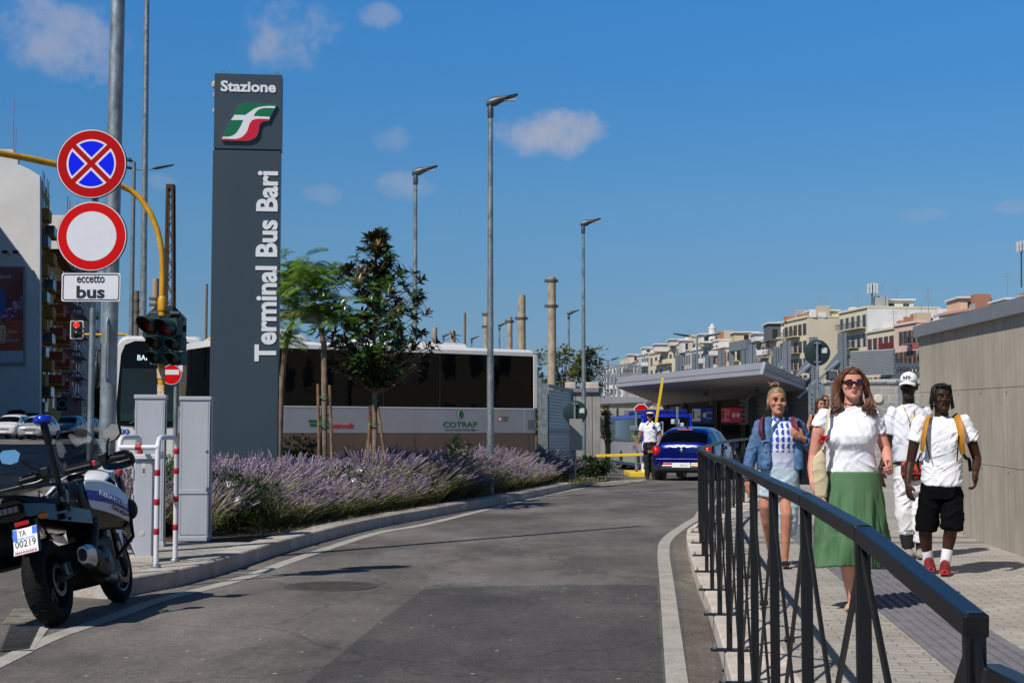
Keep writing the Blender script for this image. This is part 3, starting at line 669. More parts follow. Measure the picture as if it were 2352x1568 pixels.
b=MB();b.lathe([(.026,-.001),(.026,.004),(0.001,.005)],(w*.45,0,.28),16,(0,-1,0));b.build('round_plug',mat('plug','#b8b7a8',.6),t,None,True)
b=MB();b.box(w*.42,w*.6,-.0025,0,.83,.95);b.build('barcode_label',mat('label','#c4c2ba',.6),t,None,True)
b=MB();[b.box(w*.44+i*.006,w*.44+i*.006+.003,-.004,-.0026,.85,.9)for i in range(4)];b.build('bar_marks',M_BLACK,t,None,True)
for z in(.25,.55,.8):
 b=MB();b.box(-.03,-.015,.015,.04,z,z+.1);b.build('hinge',M_GREY,t,None,True)
M_GW=mat('guard white','#d3d2d6',.35,var=.07,vs=6);M_GR=mat('guard red','#a80d1c',.4)
fl=px(275,1000,13.2);frt=px(363,1000,13.2);zt_=px(320,1004,13.2).z
t=thing('protective_guard','white tubular guard with red bands around the slim grey column','guard',((fl.x+frt.x)/2,13.2,.146))
r=.0245;dY=.62
for p in(fl,frt):
 x0,x1=p.x,p.x+.03
 P=[(x0,13.2,.15),(x0,13.2,zt_-.12),(x0,13.215,zt_-.05),(x0,13.26,zt_-.012),(x0+.005,13.33,zt_),(x1,13.2+dY-.13,zt_),(x1,13.2+dY-.05,zt_-.02),(x1,13.2+dY,zt_-.09),(x1,13.2+dY,.15)]
 b=MB();b.tube(P,r,14);hoop=b.build('hoop',M_GW,t,60)
 for x,y in((x0,13.2),(x1,13.2+dY)):
  for z in(.45,.72,.99,1.18 if y>13.3 else 1.5):
   if z>1.3:continue
   b=MB();b.lathe([(r+.0005,z),(r+.002,z+.002),(r+.002,z+.055),(r+.0005,z+.057)],(x,y,0),14);b.build('red_band',M_GR,hoop,60)
  b=MB();b.lathe([(.045,.147),(.045,.17),(.03,.185),(.03,.15)],(x,y,0),14);b.build('foot',M_GALV,hoop,50)
b=MB();zc=px(320,1027,13.2).z;b.tube([(fl.x,13.2,zc),(frt.x,13.2,zc)],r,14);bar=b.build('crossbar',M_GW,t,60)
xm=(fl.x+frt.x)/2;b=MB();b.lathe([(r+.002,-.03),(r+.002,.03)],(xm,13.2,zc),14,(1,0,0));b.build('red_band',M_GR,bar,60)
# ---- traffic light mast
YM=27.0
base=at_xy(371,1000,YM,.13);t=thing('traffic_mast','yellow mast whose long arm arches left over the street','mast',base)
b=MB();b.tube([base,(px(371,850,YM)),px(372.5,700,YM)],.067,16);b.build('pole',M_YEL,t,60)
b=MB();k=px(372.5,700,YM);b.lathe([(.067,-.12),(.085,-.11),(.085,.12),(.066,.16)],k,16);b.build('collar',M_YEL,t,50)
arm=[px(*q)for q in((372.8,700,YM),(373.5,620,YM),(371,572,YM),(362,530,YM),(346,490,YM),(322,455,YM),(300,437,YM),(280,428,26.9),(200,401,26.5),(130,378,26.2),(60,363,25.8),(0,352,25.5),(-160,326,24.8))]
b=MB();b.tube(arm,[.055]*8+[.062]*5,14);b.build('arm',M_YEL,t,60)
b=MB();b.prism([px(360,846,YM-.08)+Vector((.0,0,0)),px(376,846,YM-.08),px(377,870,YM-.08),px(361,868,YM-.08)],(0,.004,0));b.prism([px(361,884,YM-.08),px(376,884,YM-.08),px(376,908,YM-.08),px(361,908,YM-.08)],(0,.004,0));b.build('torn_sticker',mat('old paper','#d5cfc0',.8,var=.3,vs=12,col2='#c98a4a'),t)
def signal_head(label,reds,yel,gre,Y,d):
 cs=[px(*reds,Y),px(*yel,Y),px(*gre,Y)];s=thing('traffic_light',label,'traffic light',cs[1]);d=Vector(d).normalized();side=d.cross(Vector((0,0,1)))
 rs=(.158,.112,.112)
 for k,(c,r)in enumerate(zip(cs,rs)):
  bk=c-d*.3
  b=MB();b.loft([[bk+side*(x*r*1.12)+Vector((0,0,z*r*1.16))+d*dd for x,z in((-1,-.8),(-.8,-1),(.8,-1),(1,-.8),(1,.8),(.8,1),(-.8,1),(-1,.8))]for dd in(-.12,.1)]);o=b.build('housing',M_GREEN,s,30);flip_fix(o.data)
  b=MB();n=20;rings=[]
  for dd in(0,.33):
   for rr in((r*1.02,)if 0 else(r*1.02,)):pass
  A1=[];L_=.30*(r/.12)
  def ring(rr,f):return[bk+d*(.1+(L_*(.55+.45*math.sin(a))if f else 0))+side*(rr*math.cos(a))+Vector((0,0,rr*math.sin(a)))for a in(2*math.pi*q/n for q in range(n))]
  b.loft([ring(r*1.04,0),ring(r*1.04,1),ring(r*.99,1),ring(r*.99,0)],cap=False);o=b.build('visor',M_GREEN,o,40)
  b=MB();b.lathe([(r*.985,0),(r*.9,.02),(r*.5,.04),(.001,.045)],bk+d*.1,18,d);o2=b.build('lens',(mat('red lens','#4a0a08',.3,emit=.12),mat('amber lens','#3a2410',.3),mat('green lens','#12261f',.3))[k],s,60)
 return s
dl=(-.3,-.95,-.05)
signal_head('dark green traffic light, left one of the pair on the yellow mast',(334,746),(345,787),(345,820),YM-.5,dl)
signal_head('dark green traffic light, right one of the pair on the yellow mast',(374,752),(388,790),(389,823),YM-.55,dl)
t2=thing('signal_bracket','steel bracket holding the traffic lights to the yellow mast','bracket',px(372,720,YM))
for y in(717,834):
 b=MB();b.bar(px(345,y,YM+.05),px(412,y+1,YM+.05),.05,.05);b.build('arm',mat('bracket grey','#5a5f60',.5,.4),t2)
c=px(378,752,YM+.25);s=thing('stop_sign','dark back of an eight-sided sign behind the traffic lights','road sign',c)
rr=.455;b=MB();b.prism([(c.x+rr*math.cos(R(22.5+45*k)),c.y,c.z+rr*math.sin(R(22.5+45*k)))for k in range(8)],(0,.01,0));o=b.build('plate',M_BACK,s);flip_fix(o.data)
b=MB()
for z in(.19,-.25):b.bar((c.x-.3,c.y-.02,c.z+z),(c.x+.34,c.y-.02,c.z+z),.03,.04)
b.build('rail',M_BLACK,s)
b=MB();b.box(c.x+.3,c.x+.34,c.y-.004,c.y,c.z+.02,c.z+.15);b.build('maker_label',MATS['label'],s)
c=px(394,860,29);s=thing('no_entry_sign','red round sign with a white bar half hidden by the yellow mast','road sign',c);r=.205
b=MB();b.lathe([(r,-.008),(r,.008)],c,32,(0,-1,0));b.build('plate',M_WHITE,s)
b=MB();disc(b,c,r*.95,c.y-.0095);b.build('red_field',M_SRED2,s)
b=MB();b.box(c.x-r*.75,c.x+r*.75,c.y-.012,c.y-.0105,c.z+.0,c.z+.1);b.build('white_bar',M_WHITE,s)
b=MB();b.box(c.x+.06,c.x+.22,c.y+.05,c.y+.2,c.z-.16,c.z+.56);b.build('sign_box',M_WHITE,s,bevel=.01)
b=MB();b.tube([(c.x+.08,c.y+.06,.13),(c.x+.08,c.y+.06,c.z+.5)],.045,12);b.build('post',M_GALV,s,50)
# ---- far signals on arms
def far_signal(label,x0,x1,y0,y1,Y,lit,arms,back):
 a,c=px(x0,y0,Y),px(x1,y1,Y);s=thing('traffic_light',label,'traffic light',((a.x+c.x)/2,Y,c.z));cx=(a.x+c.x)/2;h=a.z-c.z;w=c.x-a.x
 b=MB();b.prism(rrect(a.x,c.x,c.z,a.z,.06,Y),(0,.04,0));o=b.build('back_plate',M_WHITE if not back else M_BACK,s);flip_fix(o.data)
 b=MB();b.prism(rrect(a.x+.05,c.x-.05,c.z+.05,a.z-.05,.05,Y-.02),(0,.015,0));o=b.build('black_face',M_BLACK,s);flip_fix(o.data)
 if not back:
  for k,(zz,m)in enumerate(((.76,mat('lit red','#ff2010',.3,emit=1.6 if lit else .2)),(.5,MATS['amber lens']),(.24,MATS['green lens']))):
   b=MB();b.lathe([(w*(.2 if k else .25),0),(w*.1,.04)],(cx,Y-.04,c.z+h*zz),16,(0,-1,0));b.build('lens',m,s,60)
   b=MB();b.tube([(cx+w*.27*math.cos(q),Y-.15,c.z+h*zz+w*.27*math.sin(q))for q in(math.pi*i/8 for i in range(9))],.025,5);b.build('hood',M_GREEN,s,60)
 if arms:b=MB();b.tube([px(*q)for q in arms],.07,10);b.build('arm',M_YEL,s,60)
far_signal('small traffic light showing red in front of the dark street',161.5,191,736,778,70,True,((189,768,70.1),(230,769,70.1),(262,768,70.2),(285,768,70.2),(300,773,70.2),(310,790,70.2),(312,1020,70.2)),False)
far_signal('dark traffic light seen from behind at the jacaranda',690,737,703,743,46,False,((700,718,46.1),(670,722,46.1),(640,727,46.1),(500,770,46.1),(462,790,46.1)),True)
far_signal('traffic light in front of the billboard at the edge of the photo',-14,11,747,788,45,False,None,True)
# ---- round sign backs on posts
def sign_back(label,cx,cy,rpx,Y,zb):
 c=px(cx,cy,Y);r=rpx*Y/FPX;s=thing('round_sign',label,'road sign',(c.x,Y,zb))
 b=MB();b.lathe([(r*.97,-.01),(r,-.006),(r,.006),(r*.97,.01)],c,44,(0,-1,0));b.build('plate',M_BACK,s,40)
 b=MB();b.bar((c.x,Y-.02,c.z-r*.78),(c.x,Y-.02,c.z+r*.78),.05,.02);b.build('stiffener',M_BLACK,s)
 px_=c.x-.01;b=MB();b.tube([(px_,Y-.06,zb),(px_,Y-.06,c.z+r*.85)],.03,14);b.build('post',M_GALV,s,50)
 for k in(-.72,.72):
  b=MB();b.box(px_-.075,px_+.075,Y-.075,Y-.03,c.z+r*k-.018,c.z+r*k+.018);o=b.build('clamp',M_GALVD,s,bevel=.005)
  for q in(-.065,.065):b=MB();b.lathe([(.018,0),(.018,.02)],(px_+q,Y-.075,c.z+r*k),8,(0,-1,0));b.build('bolt',M_BOLT,o,40)
 b=MB();b.box(c.x+r*.35,c.x+r*.75,Y-.0135,Y-.011,c.z-r*.02,c.z+r*.38);b.build('white_label',MATS['label'],s)
 return s
s=sign_back('dark back of a round sign in front of the galvanised gate',1321,947.5,28,36.6,.13)
a=px(1308,965,36.5);b=MB();b.box(a.x,a.x+.33,36.5,36.53,.95,1.75);b.build('document_box',mat('hazed clear plastic','#8d8c86',.3),s,bevel=.008)
sign_back('dark back of a round sign towering behind the auburn-haired woman',1877,810,30,32,zwalk(32))
# ---- black railing along the kerb
J=[(2236,1401,2.35),(1980,1202,3.3),(1850,1130,4.25),(1776,1099,5.2),(1730,1077,6.2),(1697,1063,7.2),(1671.5,1050,8.3)]
for x,yb in((1650,1412),(1633,1355),(1621,1313),(1613,1276),(1607.5,1247),(1605.5,1225)):
 q=gp(x,yb,.13);J.append((x,None,q.y))
RP=[]
for x,y,Y in J:
 q=px(x,y if y else 1030,Y);RP.append(Vector((q.x,Y,q.z if y else 1.222+.0*Y)))
for x,y,Y in((1616,1022,18.6),(1637.6,1017,19.8),(1660,1012,21.1),(1684,1008,22.4),(1707,1005.7,23.6),(1730,1003.5,24.9),(1755,1001.5,26.2)):
 q=px(x,y,Y);RP.append(q)
q0=px(2480,1612,1.95);RP=[Vector((q0.x,q0.y,q0.z))]+RP
PWID=.033
for i,p in enumerate(RP):
 zb=zwalk(p.y)if p.y>2 else .1
 nxt=RP[i+1]if i+1<len(RP)else None
 t=thing('railing_panel','black steel railing panel with crossed braces along the kerb','railing',(p.x,p.y,zb),0,'black railing panels along the kerb')
 d=((nxt or p)-(p if nxt else RP[i-1]));d.z=0;d.normalize();n=Vector((-d.y,d.x,0));up=Vector((0,0,1))
 pw=PWID
 b=MB();b.bar((p.x,p.y,zb+.01),(p.x,p.y,p.z-.002),pw,pw,d);b.build('post',M_RAIL,t,bevel=.004)
 b=MB();cx=Vector((p.x,p.y,zb));b.bar(cx-n*.11+up*.006,cx+n*.11+up*.006,.07,.012);pl=b.build('foot_plate',M_RAIL,t,bevel=.002)
 for s_ in(-.085,.085):
  b=MB();b.lathe([(.012,.012),(.012,.026),(.006,.027),(.006,.045),(.001,.045)],cx+n*s_,6);b.build('bolt',M_BOLT,pl)
 if nxt is not None:
  zb2=zwalk(nxt.y)if nxt.y>2 else .1
  a,c=p.copy(),nxt.copy();a.z-=.022;c.z-=.022
  if i==0:c=px(2262,1545,2.36)
  rd=(c-a).normalized()
  b=MB();b.bar(a-rd*.018,c-rd*.022,.042,.038);b.build('top_rail',M_RAIL,t,bevel=.004)
  A0,A1=Vector((p.x,p.y,zb+.12)),Vector((nxt.x,nxt.y,nxt.z-.05));B0,B1=Vector((p.x,p.y,p.z-.05)),Vector((nxt.x,nxt.y,zb2+.12));o=n*.006
  b=MB();b.bar(A0+d*.02+o,A1-d*.02+o,.009,.028);b.build('brace',M_RAIL,t)
  b=MB();b.bar(B0+d*.02-o,B1-d*.02-o,.009,.028);b.build('brace',M_RAIL,t)
  m_=(A0+A1+B0+B1)/4;b=MB();b.lathe([(.01,-.016),(.01,.016)],m_,8,n);b.build('brace_bolt',M_RAIL,t)
# ================================================================ VEHICLES
M_TYRE=mat('tyre rubber','#101011',.85,var=.3,vs=12,bump=.3,bs=50,spec=.25)
M_GLASSD=mat('dark glass','#050608',.03,bump=.16,bs=1.1,spec=.2)
M_GLASS2=mat('green tinted glass','#0c1c1c',.05,spec=.6)
M_BWHITE=mat('bus white','#d8d6d3',.25,coat=.4,var=.05,vs=2)
M_BSILV=mat('bus silver','#9ea2a9',.32,.35,coat=.3,var=.12,vs=1.2)
M_BROWN=mat('bus brown','#6f5c50',.35,.25,coat=.3,var=.12,vs=1.5)
M_BLUE=mat('bus blue','#0a22b4',.3,coat=.3)
M_CHROME=mat('bright alloy','#b9bcc0',.25,.9)
def thing3(name,label,cat,loc,rot,group=None):
 t=thing(name,label,cat,loc,0,group);t.rotation_euler=rot
 from mathutils import Euler
 ROOT[t.name]=Matrix.Translation(Vector(loc))@Euler(rot).to_matrix().to_4x4();return t
def plane_pt(x,y,o,n):
 cp,sp=math.cos(R(PITCH)),math.sin(R(PITCH));u=(x-1176)/FPX;v=(784-y)/FPX
 d=Vector((u,cp-v*sp,sp+v*cp));c=Vector((0,0,HC));return c+d*((Vector(o)-c).dot(n)/d.dot(n))
def wheel(c,r,w,parent,axis=(1,0,0),rim=None,local=True,n=28):
 a=Vector(axis);q=Vector((0,0,1)).rotation_difference(a)
 b=MB();b.lathe([(r*.66,-w*.42),(r*.8,-w*.5),(r*.93,-w*.48),(r*.985,-w*.36),(r,0),(r*.985,w*.36),(r*.93,w*.48),(r*.8,w*.5),(r*.66,w*.42)],c,n,a,True)
 t=b.build('tyre',M_TYRE,parent,50,local)
 b=MB();b.lathe([(r*.68,-w*.44),(r*.62,-w*.3),(r*.62,w*.3),(r*.68,w*.44),(r*.64,w*.3),(r*.64,-w*.3)],c,n,a,True)
 for s in(-1,1):
  b.lathe([(.001,w*.2*s),(r*.18,w*.22*s),(r*.18,w*.1*s)],c,12,a)
  for k in range(5):
   t0=2*math.pi*k/5+.3;p=q@Vector((math.cos(t0),math.sin(t0),0));b.bar(Vector(c)+p*r*.1+a*(w*.17*s),Vector(c)+p*r*.64+a*(w*.24*s),r*.2,w*.12,a)
 b.build('rim',rim or M_CHROME,t,40,local);return t
# ---------------------------------------------------------------- coach
CO=Vector((.64,35,0));CU=Vector((.849,.529,0)).normalized();CV=Vector((-CU.y,CU.x,0));CL=8.3
Cf=CO-CU*CL;cn=Vector((CU.y,-CU.x,0))
t=thing('coach','silver and brown coach with black windows behind the young trees','coach',(Cf.x,Cf.y,0),math.atan2(CU.y,CU.x))
def bus_body(t,L,Wd,prof,mats,parts,r=.16):  # prof: list of (z, inset, material)
 for k in range(len(prof)-1):
  z0,i0,nm,m=prof[k];z1,i1=prof[k+1][:2]
  b=MB()
  def ring(z,i):
   out=[]
   for cx,cy,a in((L-r,Wd-r,0),(r,Wd-r,90),(r,r,180),(L-r,r,270)):
    out+=[Vector((cx+(r-i)*math.cos(R(a+22.5*q)),cy+(r-i)*math.sin(R(a+22.5*q)),z))for q in range(5)]
   return out
  b.loft([ring(z0,i0),ring(z1,i1)]);o=b.build(nm,m,t,30,True);flip_fix(o.data)
prof=[(.32,.02,'skirt',M_BROWN),(1.375,0,'gap_line',M_BLACK),(1.39,0,'side_panel',M_BSILV),(1.985,0,'glazing',M_GLASSD),(3.27,.012,'roof_edge',M_BWHITE),(3.36,.02,'roof',M_BWHITE),(3.43,.12,'x',None)]
bus_body(t,CL,2.5,prof,None,None)
b=MB();b.loft([[Vector((x,y,z))for y,z in((.5,3.42),(.6,3.55),(.9,3.6),(1.6,3.6),(1.9,3.55),(2.0,3.42))]for x in(3.6,6.6)]);o=b.build('roof_hatch',M_BWHITE,t,40,True,bevel=.03);flip_fix(o.data)
b=MB();b.ell((1.75,1.2,3.42),(1.0,.85,.36),24,10);b.build('air_conditioner',M_BWHITE,t,60,True)
b=MB();b.box(.3,CL-.3,.2,2.3,.1,.4);b.build('chassis',M_BLACK,t,None,True)
lc=lambda x,y:(root_m(t).inverted()@plane_pt(x,y,Cf,cn))
for xx in(742,848,952,1048,1130,1214):
 q=lc(xx,1000).x;b=MB();b.box(q-.006,q+.006,-.004,.0,.36,1.37);b.build('panel_seam',M_DARK,t,None,True)
for xx in(1205,):
 q=lc(xx,1000).x;b=MB();b.box(q-.004,q+.004,-.004,.0,1.39,1.98);b.build('panel_seam',MATS['cabinet grey'],t,None,True)
for xx in(745,880,1010,1128):
 q=lc(xx,900).x;b=MB();b.box(q-.015,q+.015,-.006,.0,2.0,3.25);b.build('window_joint',M_BLACK,t,None,True)
b=MB();b.box(.05,CL-.12,-.006,.004,1.965,1.99);b.build('belt_trim',M_BWHITE,t,None,True)
b=MB();b.box(CL-.13,CL-.02,-.012,.02,1.99,3.3);b.build('corner_post',M_BWHITE,t,None,True,bevel=.01)
b=MB();q0,q1=lc(1212,978).x,lc(1232,978).x
for k in range(7):b.box(q0,q1,-.012,0,1.5+.032*k,1.515+.032*k)
b.build('vent',mat('vent grey','#5c5c5e',.6),t,None,True)
for xx in(648,1048):
 q=lc(xx,1050).x;b=MB();b.prism([(q+.58*math.cos(a),-.008,.5+.58*math.sin(a))for a in(math.pi*k/14 for k in range(15))],(0,.012,0));o=b.build('wheel_arch',M_BLACK,t,None,True);flip_fix(o.data)
 wheel((q,.15,.47),.47,.28,t,(0,1,0))
def side_text(name,s,m,x0,x1,y0,y1,**kw):
 M=frame(plane_pt((x0+x1)/2,(y0+y1)/2,Cf+cn*.003,cn),cn);a,c=plane_pt(x0,y0,Cf,cn),plane_pt(x1,y1,Cf,cn)
 return text(name,s,m,t,M,w=Vector((c.x-a.x,c.y-a.y)).length,h=abs(plane_pt((x0+x1)/2,y0,Cf,cn).z-plane_pt((x0+x1)/2,y1,Cf,cn).z),ext=.003,**kw)
M_LGR=mat('livery green','#0c5c34',.4);M_LRED=mat('livery red','#b8142a',.4)
side_text('lettering','bus',M_LGR,741,763,973,984,bold=.03,shear=.25);side_text('lettering','miccolis',M_LRED,764,813,971,983,bold=.03,shear=.25)
def side_poly(name,P,m,k=.004):
 b=MB();b.prism([plane_pt(x,y,Cf+cn*.001,cn)for x,y in P],cn*k);o=b.build(name,m,t);flip_fix(o.data)
side_poly('livery_stripe',[(709,964),(727,964),(743,947),(748,947),(731,970),(709,970)],M_LGR);side_poly('livery_stripe',[(712,972.5),(734,972.5),(752,950),(757,950),(738,979),(712,979)],M_LGR)
side_poly('livery_stripe',[(745,964),(758,964),(757,969),(743,969)],M_LGR)
side_text('lettering','COTRAP',M_LGR,1018,1096,968,980.5,bold=.02)
side_text('lettering','Consorzio Trasporti Aziende Pugliesi',mat('livery grey','#3a3f42',.5),1022,1094,984,989.5)
side_text('lettering','REGIONE',MATS['livery grey'],1154.5,1168,956,960);side_text('lettering','PUGLIA',MATS['livery grey'],1154.5,1166,962.5,966.5)
def side_ell(name,cx,cy,rx,ry,m,k):side_poly(name,[(cx+rx*math.cos(2*math.pi*i/20),cy+ry*math.sin(2*math.pi*i/20))for i in range(20)],m,k)
side_ell('emblem',1056,951,7.5,11.5,MATS['livery grey'],.003);side_ell('emblem',1057.5,951,6.7,10.5,M_BWHITE,.0045);side_ell('emblem',1058.5,951,5.8,9.8,M_LGR,.006)
side_ell('crest',1148.5,962,4.2,5.8,M_LRED,.003);side_ell('crest',1148.5,962,2.8,4.2,M_BWHITE,.0045);side_poly('crest',[(1145,950),(1152,950),(1153,955),(1144,955)],mat('crest gold','#b08a3c',.5))
# ---------------------------------------------------------------- white city bus seen from the front
ZB=38.0;a,c=px(264,990,ZB),px(464,990,ZB);BW=c.x-a.x
t=thing('city_bus','white city bus seen from the front behind the traffic lights','bus',(a.x,ZB,.02),R(-10+18))
zt=px(360,771,ZB).z;L=9.0
def bring(y,k,zlo,zhi,r):
 x0,x1=k,BW-k;out=[Vector((x0+.06,y,zlo)),Vector((x1-.06,y,zlo)),Vector((x1,y,zlo+.4))]
 out+=[Vector((x1-r+r*math.cos(R(q*18)),y,zhi-r+r*math.sin(R(q*18))))for q in range(6)]
 out+=[Vector((x0+r-r*math.sin(R(q*18)),y,zhi-r+r*math.cos(R(q*18))))for q in range(6)]
 return out+[Vector((x0,y,zlo+.4))]
b=MB();b.loft([bring(-.12,.05,.42,zt-.1,.3),bring(0,.015,.32,zt-.03,.3),bring(.25,0,.3,zt,.26),bring(L,0,.3,zt,.26)]);o=b.build('body',M_BWHITE,t,40,True);flip_fix(o.data)
ZT=lambda y:px(360,y,ZB).z;XT=lambda x:px(x,900,ZB).x-a.x
def front_sheet(name,P,m,y0=-.14,curve=.0):
 b=MB();v=[Vector((x,y0+curve*((x-BW/2)/(BW/2))**4,z))for x,z in P];b.prism(v,(0,.05,0));o=b.build(name,m,t,None,True);flip_fix(o.data);return o
x0,x1,zl,zh=.04,BW-.08,ZT(981),ZT(785)
front_sheet('windscreen',[(x0+.02,zl+.04),(BW/2,zl-.03),(x1-.02,zl+.04),(x1,zl+.6),(x1-.06,zh-.35),(x1-.16,zh-.1),(x1-.4,zh),(x0+.45,zh),(x0+.2,zh-.1),(x0+.1,zh-.35),(x0,zl+.6)],M_GLASSD)
front_sheet('lower_window',[(x0+.1,ZT(958)),(x1-.1,ZT(958)),(x1-.08,ZT(848)),(x0+.14,ZT(848))],M_GLASS2,-.155)
front_sheet('sun_blind',[(XT(322),ZT(872)),(XT(400),ZT(872)),(XT(400),ZT(850)),(XT(322),ZT(850))],mat('blind','#0b1414',.5),-.162)
front_sheet('dashboard',[(x0+.12,ZT(968)),(x1-.12,ZT(968)),(x1-.12,ZT(952)),(x0+.12,ZT(952))],mat('dash green','#12302e',.4),-.162)
M=root_m(t)@Matrix.Translation((XT(330),-.1425,ZT(823)))@Matrix(((1,0,0,0),(0,0,-1,0),(0,1,0,0),(0,0,0,1)))
text('destination_text','BARI',mat('led text','#cfe6f2',.5,emit=.9),t,M,w=.36,h=.14,bold=0,ext=.004)
for xi,g in((283,0),(293.5,1)):
 cx,cz=XT(xi),ZT(992);b=MB();b.lathe([(.065,0),(.065,.006)],(cx,-.13,cz),18,(0,-1,0));o=b.build('access_symbol',mat('symbol blue','#0f4fb4',.4),t,None,True)
 b=MB();b.ell((cx,-.139,cz+.03),(.011,.003,.012),8,5);b.box(cx-.012,cx+.012,-.142,-.137,cz-.012,cz+.016)
 if g:b.box(cx-.01,cx-.002,-.142,-.137,cz-.045,cz-.012);b.box(cx+.002,cx+.01,-.142,-.137,cz-.045,cz-.012)
 else:b.tube([(cx+.024*math.cos(q),-.14,cz-.022+.024*math.sin(q))for q in(math.pi*(.8+1.3*i/10)for i in range(11))],.004,5);b.box(cx,cx+.026,-.142,-.137,cz-.02,cz-.012)
 b.build('symbol_figure',M_WHITE,o,None,True)
b=MB();b.tube([(XT(300),-.2,ZT(975)),(XT(345),-.2,ZT(950))],.02,6);b.tube([(XT(345),-.2,ZT(950)),(XT(310),-.2,ZT(905))],.014,6);b.build('wiper',M_BLACK,t,None,True)
for s,xm in((-1,226),(1,470)):
 b=MB();b.tube([(XT(270 if s<0 else 458),.1,ZT(800)),(XT(xm),-.25,ZT(808)),(XT(xm),-.3,ZT(832))],.035,8);m_=b.build('mirror_arm',M_BLACK,t,60,True)
 b=MB();b.ell((XT(xm),-.3,ZT(862)),(.1,.12,.38),14,10);b.build('mirror',M_BLACK,m_,60,True)
b=MB();b.box(BW-.004,BW+.006,.5,L-.4,1.3,zt-.45);b.build('side_window',M_GLASSD,t,None,True)
b=MB();b.box(.8,BW-.5,2,6,zt-.03,zt+.02);b.build('roof_hatch',M_BWHITE,t,None,True,bevel=.01)
for x in(.15,BW-.15):wheel((x,1.6,.46),.46,.26,t,(1,0,0))
b=MB();b.box(.3,BW-.3,.3,L-.3,.12,.5);b.build('chassis',M_BLACK,t,None,True)
# ---------------------------------------------------------------- blue and grey bus at the barrier
BL,BWd=11.0,2.32;bo=px(1479,1080,68);bg=-.5
t=thing('blue_bus','blue and grey bus waiting behind the yellow barrier','bus',(bo.x,68,bg),R(4.5))
z=lambda y:px(1479,y,68).z-bg
bx=[(.30,0,'lower_side',mat('bus grey','#9b9da3',.35,coat=.3)),(z(1016),0,'glazing',mat('blue black glass','#070a12',.06)),(z(957),.02,'cant_rail',M_BLUE),(z(951),.05,'roof',mat('bus roof blue','#0b1e6c',.4)),(z(949),.2,'x',None)]
for k in range(len(bx)-1):
 z0,i0,nm,m=bx[k];z1,i1=bx[k+1][:2];b=MB();r=.2
 def ring(zz,i):
  out=[]
  for cx,cy,an in((BWd-r,BL-r,0),(r,BL-r,90),(r,r,180),(BWd-r,r,270)):out+=[Vector((cx+(r-i)*math.cos(R(an+22.5*q)),cy+(r-i)*math.sin(R(an+22.5*q)),zz))for q in range(5)]
  return out
 b.loft([ring(z0,i0),ring(z1,i1)]);o=b.build(nm,m,t,30,True);flip_fix(o.data)
b=MB();b.box(-.03,.13,-.03,.5,z(1060),z(950));b.build('corner_post',M_BLUE,t,None,True,bevel=.04)
b=MB();b.box(BWd-.1,BWd+.03,-.03,.4,z(1060),z(950));b.build('corner_post',M_BLUE,t,None,True,bevel=.04)
b=MB();b.box(-.1,.02,.2,BL,z(960),z(952));b.build('rain_gutter',M_BLUE,t,None,True,bevel=.02)
b=MB();b.box(.15,1.3,.8,5.5,z(949)-.02,z(949)+.2);b.build('roof_unit',MATS['bus roof blue'],t,None,True,bevel=.08,seg=3)
b=MB();b.box(1.4,2.2,.3,2.0,z(949)-.02,z(949)+.22);b.build('roof_unit',MATS['bus roof blue'],t,None,True,bevel=.06,seg=3)
for z0,z1,m in((.42,.5,mat('stripe lime','#8aa84a',.4)),(.32,.42,mat('stripe blue','#1d2c7a',.4))):
 b=MB();b.box(-.006,0,.3,BL-.3,z0,z1);b.build('side_stripe',m,t,None,True)
for y_ in(1.6,7.0):
 b=MB();b.prism([(-.008,y_+.55*math.cos(q),.45+.55*math.sin(q))for q in(math.pi*i/12 for i in range(13))],(.012,0,0));o=b.build('wheel_arch',M_BLACK,t,None,True);flip_fix(o.data)
 wheel((.12,y_,.43),.43,.27,t,(1,0,0))
b=MB();b.box(.3,BWd-.3,.3,BL-.3,.15,.5);b.build('chassis',M_BLACK,t,None,True)
M=root_m(t)@Matrix(((0,0,-1,-.008),(-1,0,0,2.2),(0,1,0,z(1005)),(0,0,0,1)))
text('lettering','Hybrid',mat('lime script','#a9b04a',.5),t,M,w=2.6,h=.5,bold=.02,shear=.2,ext=.004)
b=MB();b.box(-.012,-.004,3.1,3.2,z(1023)-.35,z(1023));b.build('logo',M_LRED,t,None,True)
for k in range(2):
 M=root_m(t)@Matrix(((0,0,-1,-.008),(-1,0,0,2.4),(0,1,0,z(1026+4*k)),(0,0,0,1)));text('logo_text',('FERROVIE','DEL SUD EST')[k],MATS['livery grey'],t,M,w=1.1,h=.09,ext=.003)
b=MB();b.box(.25,BWd-.2,-.012,.01,z(1012),z(959));b.build('windscreen',M_GLASSD,t,None,True)
